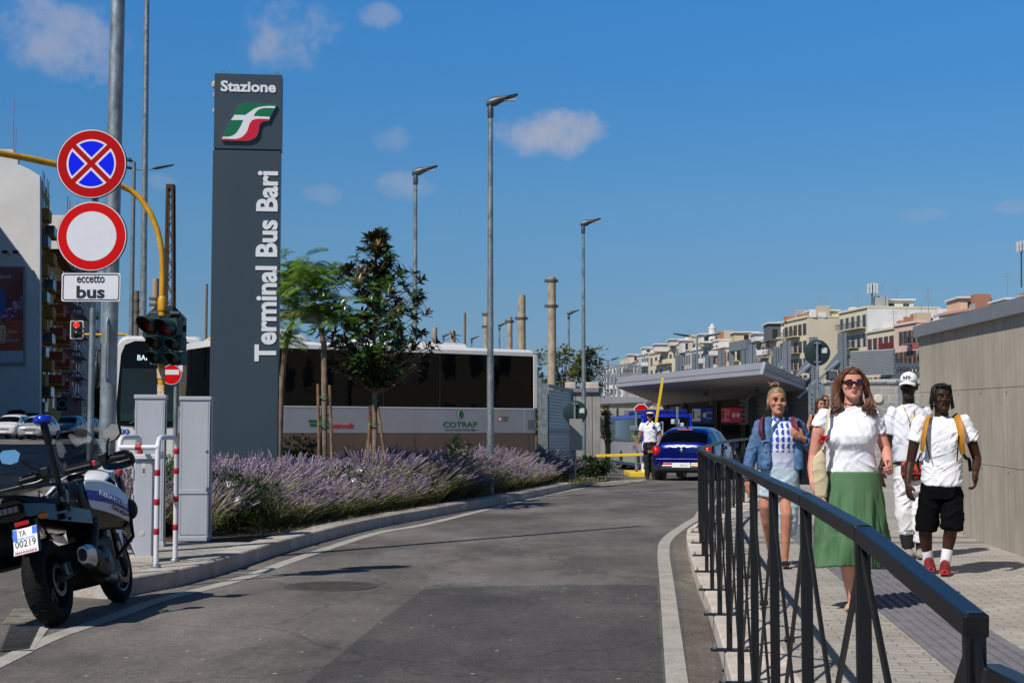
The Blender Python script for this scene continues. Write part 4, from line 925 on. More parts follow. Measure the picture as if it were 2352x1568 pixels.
# ---------------------------------------------------------------- cars
def car(name,label,loc,rz,paint,st,group=None,scale=1.0,front=True):
 t=thing(name,label,'car',loc,rz,group,scale);b=MB();n=14
 def ring(y,wl,zl,wm,zm,wb,zb,wt,zt):
  h=[(wl*.8,zl),(wl,zl+.07),(wm,zm),(wb,zb),(wt,zt),(wt*.62,zt+.025),(wt*.0+.001,zt+.035)]
  return[Vector((x,y,z_))for x,z_ in h]+[Vector((-x,y,z_))for x,z_ in reversed(h)]
 G=set()
 rings=[ring(*s[:9])for s in st];vs=[q for r in rings for q in r];b.v=vs
 for i in range(len(st)-1):
  kind=st[i][9]if len(st[i])>9 else ''
  for j in range(n):
   k=(j+1)%n;b.f.append((i*n+j,i*n+k,(i+1)*n+k,(i+1)*n+j))
   glass=('s' in kind and j in(3,9))or('t' in kind and j in(4,5,6,7,8));b.m.append(1 if glass else(2 if j in(13,)else 0))
 b.f.append(tuple(range(n)));b.m.append(0);b.f.append(tuple((len(st)-1)*n+j for j in range(n)));b.m.append(0)
 o=b.build('body',[paint,M_GLASSD,M_BLACK],t,42,True);flip_fix(o.data)
 sd_=o.modifiers.new('sub','SUBSURF');sd_.levels=1;sd_.render_levels=1
 return t,o
HATCH=[(0,.72,.32,.80,.56,.79,.80,.66,.93),(.05,.80,.26,.87,.57,.865,.84,.72,1.0,'t'),(.52,.84,.2,.895,.6,.88,.93,.62,1.385),(.62,.84,.2,.895,.6,.88,.93,.63,1.42,'s'),(1.15,.85,.2,.895,.6,.875,.925,.635,1.475),(1.25,.85,.2,.895,.6,.875,.92,.635,1.48,'s'),(2.05,.85,.2,.895,.6,.87,.90,.63,1.475),(2.13,.85,.2,.895,.6,.87,.9,.628,1.46,'s'),(2.6,.85,.2,.895,.58,.865,.89,.615,1.40,'st'),(3.25,.84,.2,.89,.55,.86,.87,.70,.97),(3.75,.82,.2,.87,.5,.81,.78,.66,.87),(4.15,.76,.22,.80,.45,.72,.62,.56,.72),(4.3,.66,.26,.70,.44,.62,.55,.46,.62)]
M_CBLUE=mat('car blue','#081670',.22,.45,coat=.8,spec=.6)
M_TAIL=mat('tail light red','#b00c10',.12,coat=.6,emit=.08);M_PLATE=mat('plate white','#e6e6e4',.4)
cp_=gp(1566,1104,0);cp_.z=0
t,body=car('parked_car','dark blue hatchback stopped at the barrier, seen from behind',(cp_.x,cp_.y,0),R(-20),M_CBLUE,HATCH,None,1.05)
for x in(-.76,.76):
 for y in(.78,3.35):
  b=MB();b.lathe([(.37,-.07),(.37,.135)],(x,y,.33),24,(1 if x>0 else-1,0,0));b.build('wheel_arch',M_BLACK,t,60,True)
  wheel((x+(.04 if x>0 else-.04),y,.315),.315,.2,t,(1,0,0))
for s in(-1,1):
 b=MB();b.ell((s*.73,.085,.83),(.135,.12,.15),18,10);lt=b.build('tail_light',M_TAIL,t,60,True)
 b=MB();b.ell((s*.73,-.0,.84),(.05,.05,.055),12,8);b.build('lamp_core',mat('lamp core','#e02a1a',.15,emit=.35),lt,60,True)
 b=MB();b.box(s*.4-.13,s*.4+.13,-.03,.05,.435,.5);b.build('reflector',M_TAIL if s<0 else mat('fog lens','#d9a05a',.2,emit=.2),t,None,True,bevel=.01)
 b=MB();b.ell((s*.98,2.55,.97),(.11,.07,.075),12,8);b.build('mirror',M_CBLUE,t,60,True)
b=MB();b.loft([[Vector((-.8,.02,.22)),Vector((.8,.02,.22)),Vector((.84,.3,.22)),Vector((-.84,.3,.22))],[Vector((-.66,-.045,.3)),Vector((.66,-.045,.3)),Vector((.86,.3,.3)),Vector((-.86,.3,.3))],[Vector((-.6,-.045,.43)),Vector((.6,-.045,.43)),Vector((.86,.3,.43)),Vector((-.86,.3,.43))]]);o=b.build('bumper',mat('bumper black','#101113',.6),t,30,True);flip_fix(o.data)
b=MB();b.box(-.55,.55,-.055,.02,.375,.44);b.build('bumper_insert',mat('silver insert','#8c8e92',.35,.5),t,None,True,bevel=.01)
b=MB();b.box(-.26,.26,-.075,-.05,.37,.5);pl=b.build('plate',M_PLATE,t,None,True,bevel=.006)
M=root_m(t)@Matrix.Translation((.08,-.0765,.435))@Matrix(((1,0,0,0),(0,0,-1,0),(0,1,0,0),(0,0,0,1)))
text('plate_text','92YL',mat('worn plate ink','#8a8a88',.6),pl,M,w=.22,h=.055,ext=.002)
b=MB();b.lathe([(.052,0),(.052,.012),(.04,.02)],(0,-.015,.845),20,(0,-1,0));b.build('badge',M_CHROME,t,60,True)
b=MB();b.box(-.72,.72,-.02,.0,.60,.61);b.build('tailgate_crease',M_CBLUE,t,None,True,bevel=.004)
M=root_m(t)@Matrix.Translation((.5,-.012,.79))@Matrix(((1,0,0,0),(0,0,-1,0),(0,1,0,0),(0,0,0,1)))
text('script_badge','Bravo',M_CHROME,t,M,w=.2,h=.035,shear=.3,ext=.004)
b=MB();b.tube([(0,.12,1.03),(-.25,.1,1.02),(-.5,.13,1.045)],.012,6);b.build('rear_wiper',M_BLACK,t,60,True)
b=MB();b.box(-.22,.22,.44,.5,1.405,1.43);b.build('brake_light',M_TAIL,t,None,True,bevel=.005)
b=MB();b.tube([(0,.75,1.46),(0,.65,1.56)],.012,6);b.ell((0,.74,1.475),(.04,.06,.03),8,6);b.build('antenna',M_BLACK,t,60,True)
b=MB();b.tube([(.22,.02,.2),(.22,-.04,.2)],.03,10);b.build('tailpipe',M_CHROME,t,60,True)
# cars in the street on the left, facing the camera
SMALL=[(0,.66,.3,.74,.5,.72,.74,.55,.8),(.08,.76,.24,.81,.5,.79,.8,.68,.86),(.75,.8,.2,.83,.55,.815,.9,.7,.99,'t'),(1.35,.8,.2,.83,.58,.815,.93,.6,1.46),(1.42,.8,.2,.83,.58,.815,.93,.6,1.48,'s'),(2.1,.8,.2,.83,.58,.815,.95,.6,1.53),(2.18,.8,.2,.83,.58,.815,.95,.6,1.53,'s'),(2.9,.8,.2,.83,.58,.81,.96,.59,1.5),(3.0,.8,.2,.83,.58,.81,.96,.59,1.48,'t'),(3.5,.78,.22,.81,.58,.78,.98,.6,1.1),(3.7,.72,.28,.76,.55,.72,.8,.6,.95)]
def street_car(label,x,y,Y,paint,sc=1.0,rz=0,full=True):
 p=px(x,y,Y);zg=zroad(p.x,Y)
 t,body=car('street_car',label,(p.x,Y,zg),rz,paint,SMALL,'cars in the street on the left',sc)
 for s in(-.72,.72):
  for yy in(.68,3.05):
   b=MB();b.lathe([(.34,-.05),(.34,.115)],(s,yy,.32),18,(1 if s>0 else-1,0,0));b.build('wheel_arch',M_BLACK,t,60,True)
   wheel((s+(.03 if s>0 else-.03),yy,.3),.3,.19,t,(1,0,0),n=18)
  b=MB();b.ell((s*.85,.14,.72),(.13,.12,.1),12,8);b.build('headlight',mat('headlight','#d7dadb',.1,coat=.8),t,60,True)
  b=MB();b.ell((s*1.28,1.05,.98),(.1,.06,.075),10,6);b.build('mirror',paint,t,60,True)
 b=MB();b.box(-.5,.5,-.02,.08,.3,.38);b.build('lower_grille',M_BLACK,t,None,True,bevel=.01)
 for s in(-1,1):b=MB();b.box(.05 if s>0 else-.36,.36 if s>0 else-.05,-.012,.08,.60,.655);b.build('grille',M_BLACK,t,None,True,bevel=.01)
 b=MB();b.box(-.23,.23,-.03,-.01,.40,.5);b.build('plate',M_PLATE,t,None,True)
 b=MB();b.lathe([(.05,0),(.05,.02)],(0,-.0,.64),12,(0,-1,0));b.build('badge',M_CHROME,t,None,True)
 return t
M_CSIL=mat('car silver','#b4b7bb',.3,.5,coat=.5);M_CWH=mat('car white','#c9cacb',.3,coat=.5);M_CDK=mat('car dark grey','#23262b',.3,.3,coat=.6);M_CGB=mat('car grey blue','#5b6a78',.3,.4,coat=.6);M_CBG=mat('car champagne','#8f8a80',.3,.4,coat=.6)
street_car('silver rounded hatchback driving towards the camera',67,1009,88,M_CSIL)
street_car('white hatchback cut by the left edge of the photo',6,1004,92,M_CWH,1.05)
street_car('black car half hidden between the white and the silver hatchbacks',36,1003,104,M_CDK,1.05)
street_car('grey blue car behind the blue beacon of the motorbike',142,1000,108,M_CGB,1.12)
street_car('champagne car next to the thin sign post',185,999,118,M_CBG,1.05)
street_car('dark car seen just right of the thin sign post',219,999,125,M_CDK,1.05)
street_car('small dark car behind the windscreen of the motorbike',166,998,128,M_CDK,1.0)
# ---------------------------------------------------------------- police motorbike
mp=gp(131,1436,0);t=thing3('police_motorbike','black, white and blue police motorbike parked at the kerb','motorbike',(mp.x,mp.y,0),(R(-13.5),0,R(90-3)))
M_MB=mat('bike black plastic','#08090a',.5,var=.2,vs=8,spec=.3);M_MBG=mat('bike black gloss','#06070a',.18,coat=.25,spec=.3);M_MW=mat('bike white','#d6d9e0',.25,coat=.5);M_MBL=mat('bike blue','#101c9a',.25,coat=.5)
M_MG=mat('bike grey metal','#6d7074',.35,.7);M_MFR=mat('frame grey','#34373b',.45,.4)
def moto_wheel(cx,R_,w,disc_r,rear):
 c=Vector((cx,0,R_));b=MB();pr=[]
 for k in range(13):q=R(-118+236*k/12);pr.append((R_-w*.48+w*.48*math.cos(q),w*.5*math.sin(q)))
 b.lathe(pr,c,44,(0,1,0),True);ty=b.build('tyre',M_TYRE,t,50,True)
 if rear:
  b=MB()
  for k in range(22):
   an=2*math.pi*k/22
   for s in(-1,1):
    P=[]
    for j in range(5):u=.12+.62*j/4;q=R(70*u)*s;rr=R_-w*.48+w*.485*math.cos(q);a2=an+.16*u+(.07 if s>0 else 0);P.append(c+Vector((rr*math.cos(a2),w*.505*math.sin(q),rr*math.sin(a2))))
    b.tube(P,.004,4)
  b.build('tread_groove',mat('groove black','#060606',.9),ty,None,True)
 b=MB();rr=R_*.70;b.lathe([(rr,-w*.36),(rr*.97,-w*.36),(rr*.93,-w*.12),(rr*.93,w*.12),(rr*.97,w*.36),(rr,w*.36),(rr*1.02,0)],c,40,(0,1,0),True)
 for k in range(10):
  an=2*math.pi*(k+(.16 if k%2 else-.16))/10;p=Vector((math.cos(an),0,math.sin(an)));b.bar(c+p*.04,c+p*rr*.95,.022,.05,(0,1,0))
 b.lathe([(.05,-w*.4),(.05,w*.4)],c,16,(0,1,0));rim=b.build('rim',mat('rim dark','#1a2436',.35,.5),ty,40,True)
 for s in(-1,):b=MB();b.lathe([(rr*1.01,s*w*.37),(rr*1.01,s*(w*.37+.003)),(rr*.955,s*(w*.37+.003)),(rr*.955,s*w*.37)],c,44,(0,1,0),True);b.build('rim_stripe',mat('rim tape','#9db0c8',.4),rim,40,True)
 b=MB();y=-(w*.5+.012)if not rear else-(w*.4+.02);n=30
 for k in range(n):
  a0,a1=2*math.pi*k/n,2*math.pi*(k+.8)/n
  for ri,ro in((disc_r*.74,disc_r*.84),(disc_r*.9,disc_r)):
   b.prism([c+Vector((r_*math.cos(q),y,r_*math.sin(q)))for r_,q in((ri,a0),(ro,a0),(ro,a1),(ri,a1))],(0,-.004,0))
  b.prism([c+Vector((r_*math.cos(q),y,r_*math.sin(q)))for r_,q in((disc_r*.84,a0),(disc_r*.9,a0),(disc_r*.9,(a0+a1)/2),(disc_r*.84,(a0+a1)/2))],(0,-.004,0))
 b.build('brake_disc',mat('bronze disc','#7c6146',.35,.8)if not rear else M_MG,ty,None,True);return ty
WBs=1.42
moto_wheel(0,.318,.165,.12,True);moto_wheel(WBs,.305,.125,.155,False)
L_=lambda*P:[Vector(p)for p in P]
def seg(name,P,r,m,par=None,n=10,flat=1.0,sm=60):b=MB();b.tube(P,r,n,True,flat);return b.build(name,m,par or t,sm,True)
def slab(name,P,d,m,par=None,bev=.012,sm=None):
 b=MB();b.prism(P,d);o=b.build(name,m,par or t,sm,True,bevel=bev,seg=3);flip_fix(o.data);return o
for y in(-.1,.1):seg('swingarm',L_((0,y,.318),(.3,y*.95,.36),(.52,y*.7,.42)),[.035,.04,.05],M_MFR,flat=.7)
for y in(-.095,.095):f=seg('fork_leg',L_((WBs+.01,y,.30),(WBs-.28,y,.93)),[.03,.027],M_MBG);seg('fork_slider',L_((WBs+.015,y,.27),(WBs-.10,y,.55)),.036,M_MFR,f)
b=MB();rings=[]
for k in range(9):
 an=R(-10+135*k/8);rr=.335+.01*(k in(0,8));rings.append([Vector((WBs-rr*math.cos(an)*-1*.98 if False else WBs+rr*math.cos(an+R(25)),y,.305+rr*math.sin(an+R(25))+z_))for y,z_ in((-.085,-.05),(-.07,.0),(-.03,.02),(.03,.02),(.07,0),(.085,-.05))])
b.loft(rings,cap=False,closed=False);o=b.build('front_fender',M_MBL,t,60,True);so=o.modifiers.new('s','SOLIDIFY');so.thickness=.008
slab('fender_stay',L_((WBs-.05,-.088,.62),(WBs+.12,-.09,.64),(WBs+.1,-.092,.5),(WBs+.02,-.092,.32),(WBs-.02,-.092,.32)),(0,.012,0),M_MW)
b=MB();b.box(WBs-.16,WBs-.06,-.125,-.085,.36,.5);b.build('brake_caliper',M_MBG,t,None,True,bevel=.012)
b=MB();b.box(.08,.19,-.13,-.09,.33,.43);b.build('brake_caliper',M_MG,t,None,True,bevel=.012)
# engine, frame, exhaust
b=MB();b.box(.5,.98,-.2,.2,.2,.56);b.build('engine',M_MB,t,None,True,bevel=.05,seg=3)
b=MB();b.ell((.66,-.21,.36),(.13,.045,.13),18,10);b.build('clutch_cover',M_MFR,t,60,True)
b=MB();b.box(.95,1.08,-.16,.16,.36,.72);b.build('radiator',M_MBG,t,None,True,bevel=.02)
seg('frame_tube',L_((.5,-.17,.4),(.62,-.2,.62),(.95,-.12,.86),(1.08,-.04,.93)),.028,M_MFR);seg('frame_tube',L_((.5,.17,.4),(.62,.2,.62),(.95,.12,.86),(1.08,.04,.93)),.028,M_MFR)
seg('exhaust_pipe',L_((.98,-.14,.3),(.8,-.2,.22),(.6,-.22,.25)),.03,M_MG)
b=MB()
def oct_(x,y,z_,w,h):return[Vector((x,y+w*i,z_+h*j))for i,j in((-.5,-1),(.5,-1),(1,-.45),(.9,.6),(.45,1),(-.45,1),(-1,.5),(-.95,-.5))]
b.loft([oct_(.66,-.2,.3,.05,.07),oct_(.5,-.22,.36,.062,.095),oct_(.3,-.235,.415,.06,.1)]);o=b.build('muffler',M_MB,t,30,True,bevel=.008);flip_fix(o.data)
b=MB();b.loft([oct_(.32,-.235,.42,.055,.09),oct_(.2,-.24,.445,.052,.078),oct_(.14,-.24,.45,.046,.066)]);o=b.build('muffler_tip',M_CHROME,o,30,True,bevel=.006);flip_fix(o.data)
b=MB();b.loft([oct_(.136,-.24,.452,.03,.045),oct_(.134,-.24,.452,.03,.045)]);b.build('muffler_bore',M_BLACK,o,None,True)
for s in(-1,1):
 seg('foot_peg',L_((.52,s*.16,.38),(.52,s*.3,.37)),.016,M_MG)
 slab('heel_plate',L_((.36,s*.185,.36),(.56,s*.185,.34),(.52,s*.185,.46),(.42,s*.185,.52)),(0,.012,0),M_MFR)
seg('side_stand',L_((.6,.15,.26),(.55,.30,.055)),.014,M_MB)
# tail, plate, rack, pannier
b=MB();b.loft([[Vector((x,w*i,z_+h*j))for i,j in((-1,-.6),(-.8,.6),(-.3,1),(.3,1),(.8,.6),(1,-.6),(.5,-1),(-.5,-1))]for x,w,z_,h in((.72,.13,.82,.06),(.45,.17,.82,.075),(.1,.16,.86,.07),(-.2,.13,.90,.06),(-.34,.09,.92,.05))]);o=b.build('seat',M_MB,t,50,True);flip_fix(o.data)
b=MB();b.loft([[Vector((x,w*i,z_+h*j))for i,j in((-1,-.8),(-1,.5),(-.5,1),(.5,1),(1,.5),(1,-.8),(.4,-1),(-.4,-1))]for x,w,z_,h in((.6,.2,.73,.08),(.2,.19,.78,.09),(-.15,.15,.83,.09),(-.4,.11,.86,.07))]);o=b.build('tail_cowl',M_MBG,t,45,True);flip_fix(o.data)
b=MB();b.box(-.435,-.37,-.09,.09,.83,.90);tl=b.build('tail_light',M_MB,t,None,True,bevel=.02,seg=3)
b=MB()
for k in range(4):b.box(-.442,-.434,-.075+.038*k,-.043+.038*k,.845,.885)
b.build('led_row',mat('led clear','#6a6668',.15,coat=.6),tl,None,True)
b=MB();b.loft([[Vector((-.30,y,.84))for y in(-.12,.08)]+[Vector((-.22,y,.84))for y in(.08,-.12)],[Vector((-.40,y,.55))for y in(-.15,.01)]+[Vector((-.36,y,.55))for y in(.01,-.15)]]);o=b.build('plate_holder',M_MB,t,None,True);flip_fix(o.data)
b=MB();b.box(-.40,-.375,-.11,-.01,.745,.78);b.build('rear_reflector',M_TAIL,t,None,True,bevel=.006)
PMt=Matrix.Translation((-.405,-.07,.645))@Matrix.Rotation(R(18),4,'Y')@Matrix(((0,0,-1,0),(-1,0,0,0),(0,1,0,0),(0,0,0,1)))
def on_plate(name,x0,x1,y0,y1,z0,z1,m,par,bev=0):b=MB();b.box(x0,x1,y0,y1,z0,z1,PMt);return b.build(name,m,par,None,True,bevel=bev)
pl=on_plate('number_plate',-.088,.088,-.07,.088,0,.006,M_PLATE,t,.004)
on_plate('plate_band',-.086,-.056,-.0,.084,.0062,.0075,mat('plate blue','#1565d8',.4),pl);on_plate('plate_band',.053,.086,.03,.084,.0062,.0075,MATS['plate blue'],pl)
for s_,x_,y_,w_,h_,m_ in(('YA',-.018,.05,.055,.044,M_BLACK),('00219',0,-.025,.15,.052,M_BLACK),('POLIZIA LOCALE',.0,.012,.135,.013,MATS['plate blue'])):
 text('plate_text',s_,m_,pl,PMt@Matrix.Translation((x_,y_,.0064)),w=w_,h=h_,ext=.0015,bold=.01 if h_>.02 else 0,local=True)
fr_=on_plate('plate_frame',-.09,.09,-.102,-.071,-.002,.008,M_WHITE,pl,.003);text('frame_text','MANNARINI',M_LRED,fr_,PMt@Matrix.Translation((0,-.0865,.0082)),w=.155,h=.016,ext=.0015,bold=.03,local=True)
for s in(-1,1):
 st_=seg('indicator_stalk',L_((-.3,s*.08,.79),(-.33,s*.17,.785)),.01,M_MB);b=MB();b.ell((-.34,s*.20,.785),(.03,.04,.026),12,8);b.build('indicator',mat('amber indicator','#c4671c',.15,coat=.5),st_,60,True)
 seg('rack_bar',L_((.3,s*.17,.87),(.22,s*.2,.985),(-.1,s*.18,1.0),(-.5,s*.17,1.0)),.016,M_MB,flat=.7)
b=MB();b.box(-.55,.1,-.17,.17,1.0,1.015);b.build('rack_plate',M_MFR,t,None,True,bevel=.006)
for s in(1,):
 b=MB();b.box(-.42,.16,s*.24-.09 if s<0 else .19,s*.24+.09 if s<0 else .38,.46,.86);b.build('pannier',M_MB,t,None,True,bevel=.05,seg=3)
slab('pannier_bracket',L_((.24,-.2,.98),(.27,-.2,.98),(.2,-.2,.72),(.17,-.2,.72)),(0,.02,0),M_MFR)
bp=seg('beacon_pole',L_((.1,-.2,.80),(.06,-.2,1.2),(.04,-.2,1.36)),.021,M_MB);seg('pole_sleeve',L_((.05,-.2,1.3),(.035,-.2,1.44)),.028,M_MB,bp);seg('pole_clamp',L_((.095,-.195,.86),(.09,-.19,.9)),.027,M_MG,bp);seg('pole_clamp',L_((.104,-.206,.74),(.1,-.2,.78)),.027,M_MG,bp)
b=MB();b.lathe([(.05,-.015),(.07,0),(.072,.03),(.05,.045),(.001,.048)],(.03,-.2,1.455),24,(.15,-.1,1));b.build('beacon_lens',mat('beacon blue','#0b2fb8',.12,coat=.7),bp,60,True)
# tank, side panels with lettering
def panel(name,G,m,par=None,th=.012):
 n=len(G[0]);b=MB();b.add([Vector(p)for r_ in G for p in r_],[(i*n+j,i*n+j+1,(i+1)*n+j+1,(i+1)*n+j)for i in range(len(G)-1)for j in range(n-1)])
 o=b.build(name,m,par or t,180,True);s_=o.modifiers.new('sub','SUBSURF');s_.levels=s_.render_levels=2;q=o.modifiers.new('s','SOLIDIFY');q.thickness=th;q.offset=0;return o
b=MB();b.loft([[Vector((x,w*i,z_+h*j))for i,j in((-1,-.9),(-1.05,0),(-.75,.8),(0,1),(.75,.8),(1.05,0),(1,-.9),(0,-1))]for x,w,z_,h in((.6,.12,.82,.05),(.72,.19,.86,.12),(.9,.22,.9,.15),(1.08,.2,.93,.14),(1.2,.14,.94,.1))]);o=b.build('tank',M_MBG,t,60,True);flip_fix(o.data);sd2=o.modifiers.new('sub','SUBSURF');sd2.levels=sd2.render_levels=2
for s in(-1,1):
 SP=lambda u,v:Vector((.56+.64*u-.10*(1-v)*(1-u)*0+.05*(1-v),s*(.15+(.20*u-.04*u**4)*(.5+.5*math.sin(math.pi*(.12+.62*v)))),.56+.06*(1-u)+(.44-.16*u**3-.05*(1-u))*v))
 sub=lambda u0,u1,va,vb,off,n=8:[[SP(u0+(u1-u0)*i/n,lerp(va(u0+(u1-u0)*i/n),vb(u0+(u1-u0)*i/n),j/4))+Vector((0,s*off,0))for j in range(5)]for i in range(n+1)]
 one=lambda q:(lambda u:q)
 sp=panel('side_panel',sub(0,1,one(0),one(1),0),M_MBG)
 lo=lambda u:.46-.34*u**1.2;hi=lambda u:.99
 panel('white_field',sub(.12,.99,lo,hi,.009),M_MW,sp,.004)
 panel('blue_band',sub(.1,.97,lambda u:.62-.26*u**1.2,lambda u:.82-.25*u**1.2,.0135),M_MBL,sp,.004)
 if s<0:
  for word,u,v,w_,h_,m_ in(('POLIZIA LOCALE',.56,.60,.36,.036,M_MW),('Città di Bari',.66,.37,.24,.030,M_MBG)):
   p0=SP(u-.12,v+.05);p1=SP(u+.12,v-.055);d=(p1-p0).normalized();n_=(SP(u,v+.05)-SP(u,v-.05)).cross(d);n_=n_ if n_.y<0 else-n_
   M=frame(SP(u,v)+Vector((0,-.022,0)),n_,n_.cross(d));text('lettering',word,m_,sp,M,w=w_,h=h_,ext=.003,bold=.02,local=True)
 # white fairing on top, beside the tank
 panel('top_fairing',[[(.78,s*.13,.985),(.80,s*.19,.965),(.84,s*.24,.93)],[(.92,s*.10,1.06),(.96,s*.18,1.05),(.98,s*.25,.99)],[(1.08,s*.08,1.09),(1.14,s*.17,1.09),(1.16,s*.26,1.03)],[(1.22,s*.10,1.12),(1.27,s*.17,1.11),(1.3,s*.23,1.06)]],M_MW)
 panel('nose_side',[[(1.1,s*.27,1.02),(1.12,s*.285,.88),(1.15,s*.25,.68)],[(1.28,s*.25,1.04),(1.32,s*.26,.88),(1.3,s*.2,.7)],[(1.42,s*.17,1.03),(1.47,s*.17,.9),(1.42,s*.12,.76)]],M_MG)
 panel('air_intake',[[(1.12,s*.292,1.0),(1.13,s*.30,.9),(1.15,s*.275,.75)],[(1.24,s*.272,1.01),(1.27,s*.285,.9),(1.25,s*.25,.78)]],M_MB)
b=MB();b.ell((1.38,0,.95),(.15,.17,.13),18,10);b.build('headlight',M_MBG,t,60,True)
b=MB();b.ell((1.22,-.3,.72),(.07,.06,.085),14,10);b.box(1.18,1.24,-.32,-.22,.70,.74);b.build('auxiliary_lamp',M_MB,t,60,True)
b=MB();b.ell((1.22,.3,.72),(.07,.06,.085),14,10);b.build('auxiliary_lamp',M_MB,t,60,True)
seg('crash_bar',L_((.95,-.18,.35),(1.15,-.3,.5),(1.2,-.3,.68),(1.1,-.22,.8)),.015,M_MB)
# windscreen
M_SCREEN=bpy.data.materials.new('clear screen');M_SCREEN.use_nodes=True;nt=M_SCREEN.node_tree;nt.nodes.clear()
o_=nt.nodes.new('ShaderNodeOutputMaterial');mx_=nt.nodes.new('ShaderNodeMixShader');tr_=nt.nodes.new('ShaderNodeBsdfTransparent');gl_=nt.nodes.new('ShaderNodeBsdfGlossy');fr2=nt.nodes.new('ShaderNodeLayerWeight');fr2.inputs[0].default_value=.35
tr_.inputs[0].default_value=(.62,.66,.68,1);gl_.inputs['Roughness'].default_value=.03;nt.links.new(fr2.outputs['Facing'],mx_.inputs[0]);nt.links.new(tr_.outputs[0],mx_.inputs[1]);nt.links.new(gl_.outputs[0],mx_.inputs[2]);nt.links.new(mx_.outputs[0],o_.inputs[0])
ws=panel('windscreen',[[(1.30-.05*abs(k),.175*k*(1-.0),1.1),(1.24-.05*abs(k),.19*k,1.25),(1.15-.04*abs(k),.165*k,1.38),(1.10,.09*k,1.455)]for k in(-1,-.6,-.2,.2,.6,1)],M_SCREEN,None,.004)
text('lettering','A LOCALE',M_MBG,ws,Matrix.Translation((1.235,-.075,1.175))@Matrix.Rotation(R(-22),4,'Y')@Matrix(((0,0,-1,0),(-1,0,0,0),(0,1,0,0),(0,0,0,1))),w=.14,h=.024,ext=.002,bold=.02,local=True)
b=MB();b.box(1.1,1.2,-.12,.12,1.02,1.17,Matrix.Translation((1.15,0,1.1))@Matrix.Rotation(R(-25),4,'Y')@Matrix.Translation((-1.15,0,-1.1)));da=b.build('instrument_panel',M_MB,t,None,True,bevel=.02,seg=3)
b=MB();b.box(1.096,1.1,-.085,.085,1.05,1.13,Matrix.Translation((1.15,0,1.1))@Matrix.Rotation(R(-25),4,'Y')@Matrix.Translation((-1.15,0,-1.1)));b.build('display',mat('display','#39424a',.08),da,None,True,bevel=.01)
# handlebar, guards, mirrors
hb=seg('handlebar',L_((.98,-.42,1.13),(1.02,-.3,1.14),(1.08,-.12,1.09),(1.08,.12,1.09),(1.02,.3,1.14),(.98,.42,1.13)),.014,M_MBG)
b=MB();b.box(1.03,1.055,-.17,-.14,1.12,1.16);b.build('kill_switch',M_LRED,hb,None,True,bevel=.006)
for s in(-1,1):
 seg('grip',L_((1.0,s*.31,1.14),(.975,s*.44,1.13)),.021,M_MB,hb)
 seg('lever',L_((1.06,s*.24,1.12),(1.06,s*.34,1.1),(1.03,s*.45,1.1)),.008,M_MG,hb)
 b=MB();b.box(1.0,1.07,s*.24-.035,s*.24+.035,1.12,1.2);b.build('switch_block',M_MB,hb,None,True,bevel=.012)
 panel('hand_guard',[[(1.02,s*.22,1.16),(1.03,s*.22,1.10),(1.02,s*.22,1.06)],[(1.1,s*.36,1.2),(1.12,s*.38,1.11),(1.1,s*.36,1.04)],[(1.02,s*.47,1.17),(1.03,s*.49,1.10),(1.02,s*.48,1.05)]],M_MBG,hb,.012)
 if s<0:pts=L_((1.04,-.27,1.17),(1.03,-.29,1.25),(1.0,-.31,1.27),(.99,-.33,1.30));mc=Vector((.99,-.36,1.335));tilt=R(-20)
 else:pts=L_((1.04,.27,1.17),(1.02,.34,1.22),(1.0,.40,1.29));mc=Vector((1.0,.49,1.34));tilt=R(5)
 st_=seg('mirror_stalk',pts,.009,M_MB,hb)
 sh=[(-.085,.02),(-.05,.055),(.04,.06),(.085,.03),(.06,-.04),(.0,-.058),(-.06,-.045)]
 Rm=Matrix.Translation(mc)@Matrix.Rotation(R(20 if s>0 else-10),4,'Z')@Matrix.Rotation(tilt,4,'X')
 b=MB();b.prism([Rm@Vector((0,-x*1.08*(1 if s<0 else-1),z_*1.1))for x,z_ in sh],Rm.to_3x3()@Vector((.035,0,0)));o=b.build('mirror',M_MB,st_,None,True,bevel=.01,seg=3);flip_fix(o.data)
 b=MB();b.poly([Rm@Vector((-.003,-x*.98*(1 if s<0 else-1),z_))for x,z_ in sh]);b.build('mirror_glass',mat('mirror glass','#e8ecf0',.02,1.0),o,None,True)
# ================================================================ VEGETATION
rv=random.Random(11)
def vec_noise(p,k):return Vector((noise.noise(p*k),noise.noise(p*k+Vector((7,3,1))),noise.noise(p*k+Vector((1,9,5)))))
def leafmat(name,c1,c2,rough=.5,spec=.5,back=None,trans=.25,scale=2.2):
 m=bpy.data.materials.new(name);m.use_nodes=True;nt=m.node_tree;b=nt.nodes['Principled BSDF'];N=nt.nodes.new;L=nt.links.new
 g=N('ShaderNodeNewGeometry');x=N('ShaderNodeMix');x.data_type='RGBA'
 L(g.outputs['Random Per Island'],x.inputs[0]);x.inputs[6].default_value=lin(c1)+(1,);x.inputs[7].default_value=lin(c2)+(1,);o=x.outputs[2]
 if back:
  y=N('ShaderNodeMix');y.data_type='RGBA';L(g.outputs['Backfacing'],y.inputs[0]);L(o,y.inputs[6]);y.inputs[7].default_value=lin(back)+(1,);o=y.outputs[2]
 L(o,b.inputs['Base Color']);b.inputs['Roughness'].default_value=rough;b.inputs['Specular IOR Level'].default_value=spec
 if trans:
  t_=N('ShaderNodeBsdfTranslucent');L(o,t_.inputs[0]);ms=N('ShaderNodeMixShader');ms.inputs[0].default_value=trans;L(b.outputs[0],ms.inputs[1]);L(t_.outputs[0],ms.inputs[2]);L(ms.outputs[0],nt.nodes['Material Output'].inputs[0])
 MATS[name]=m;return m
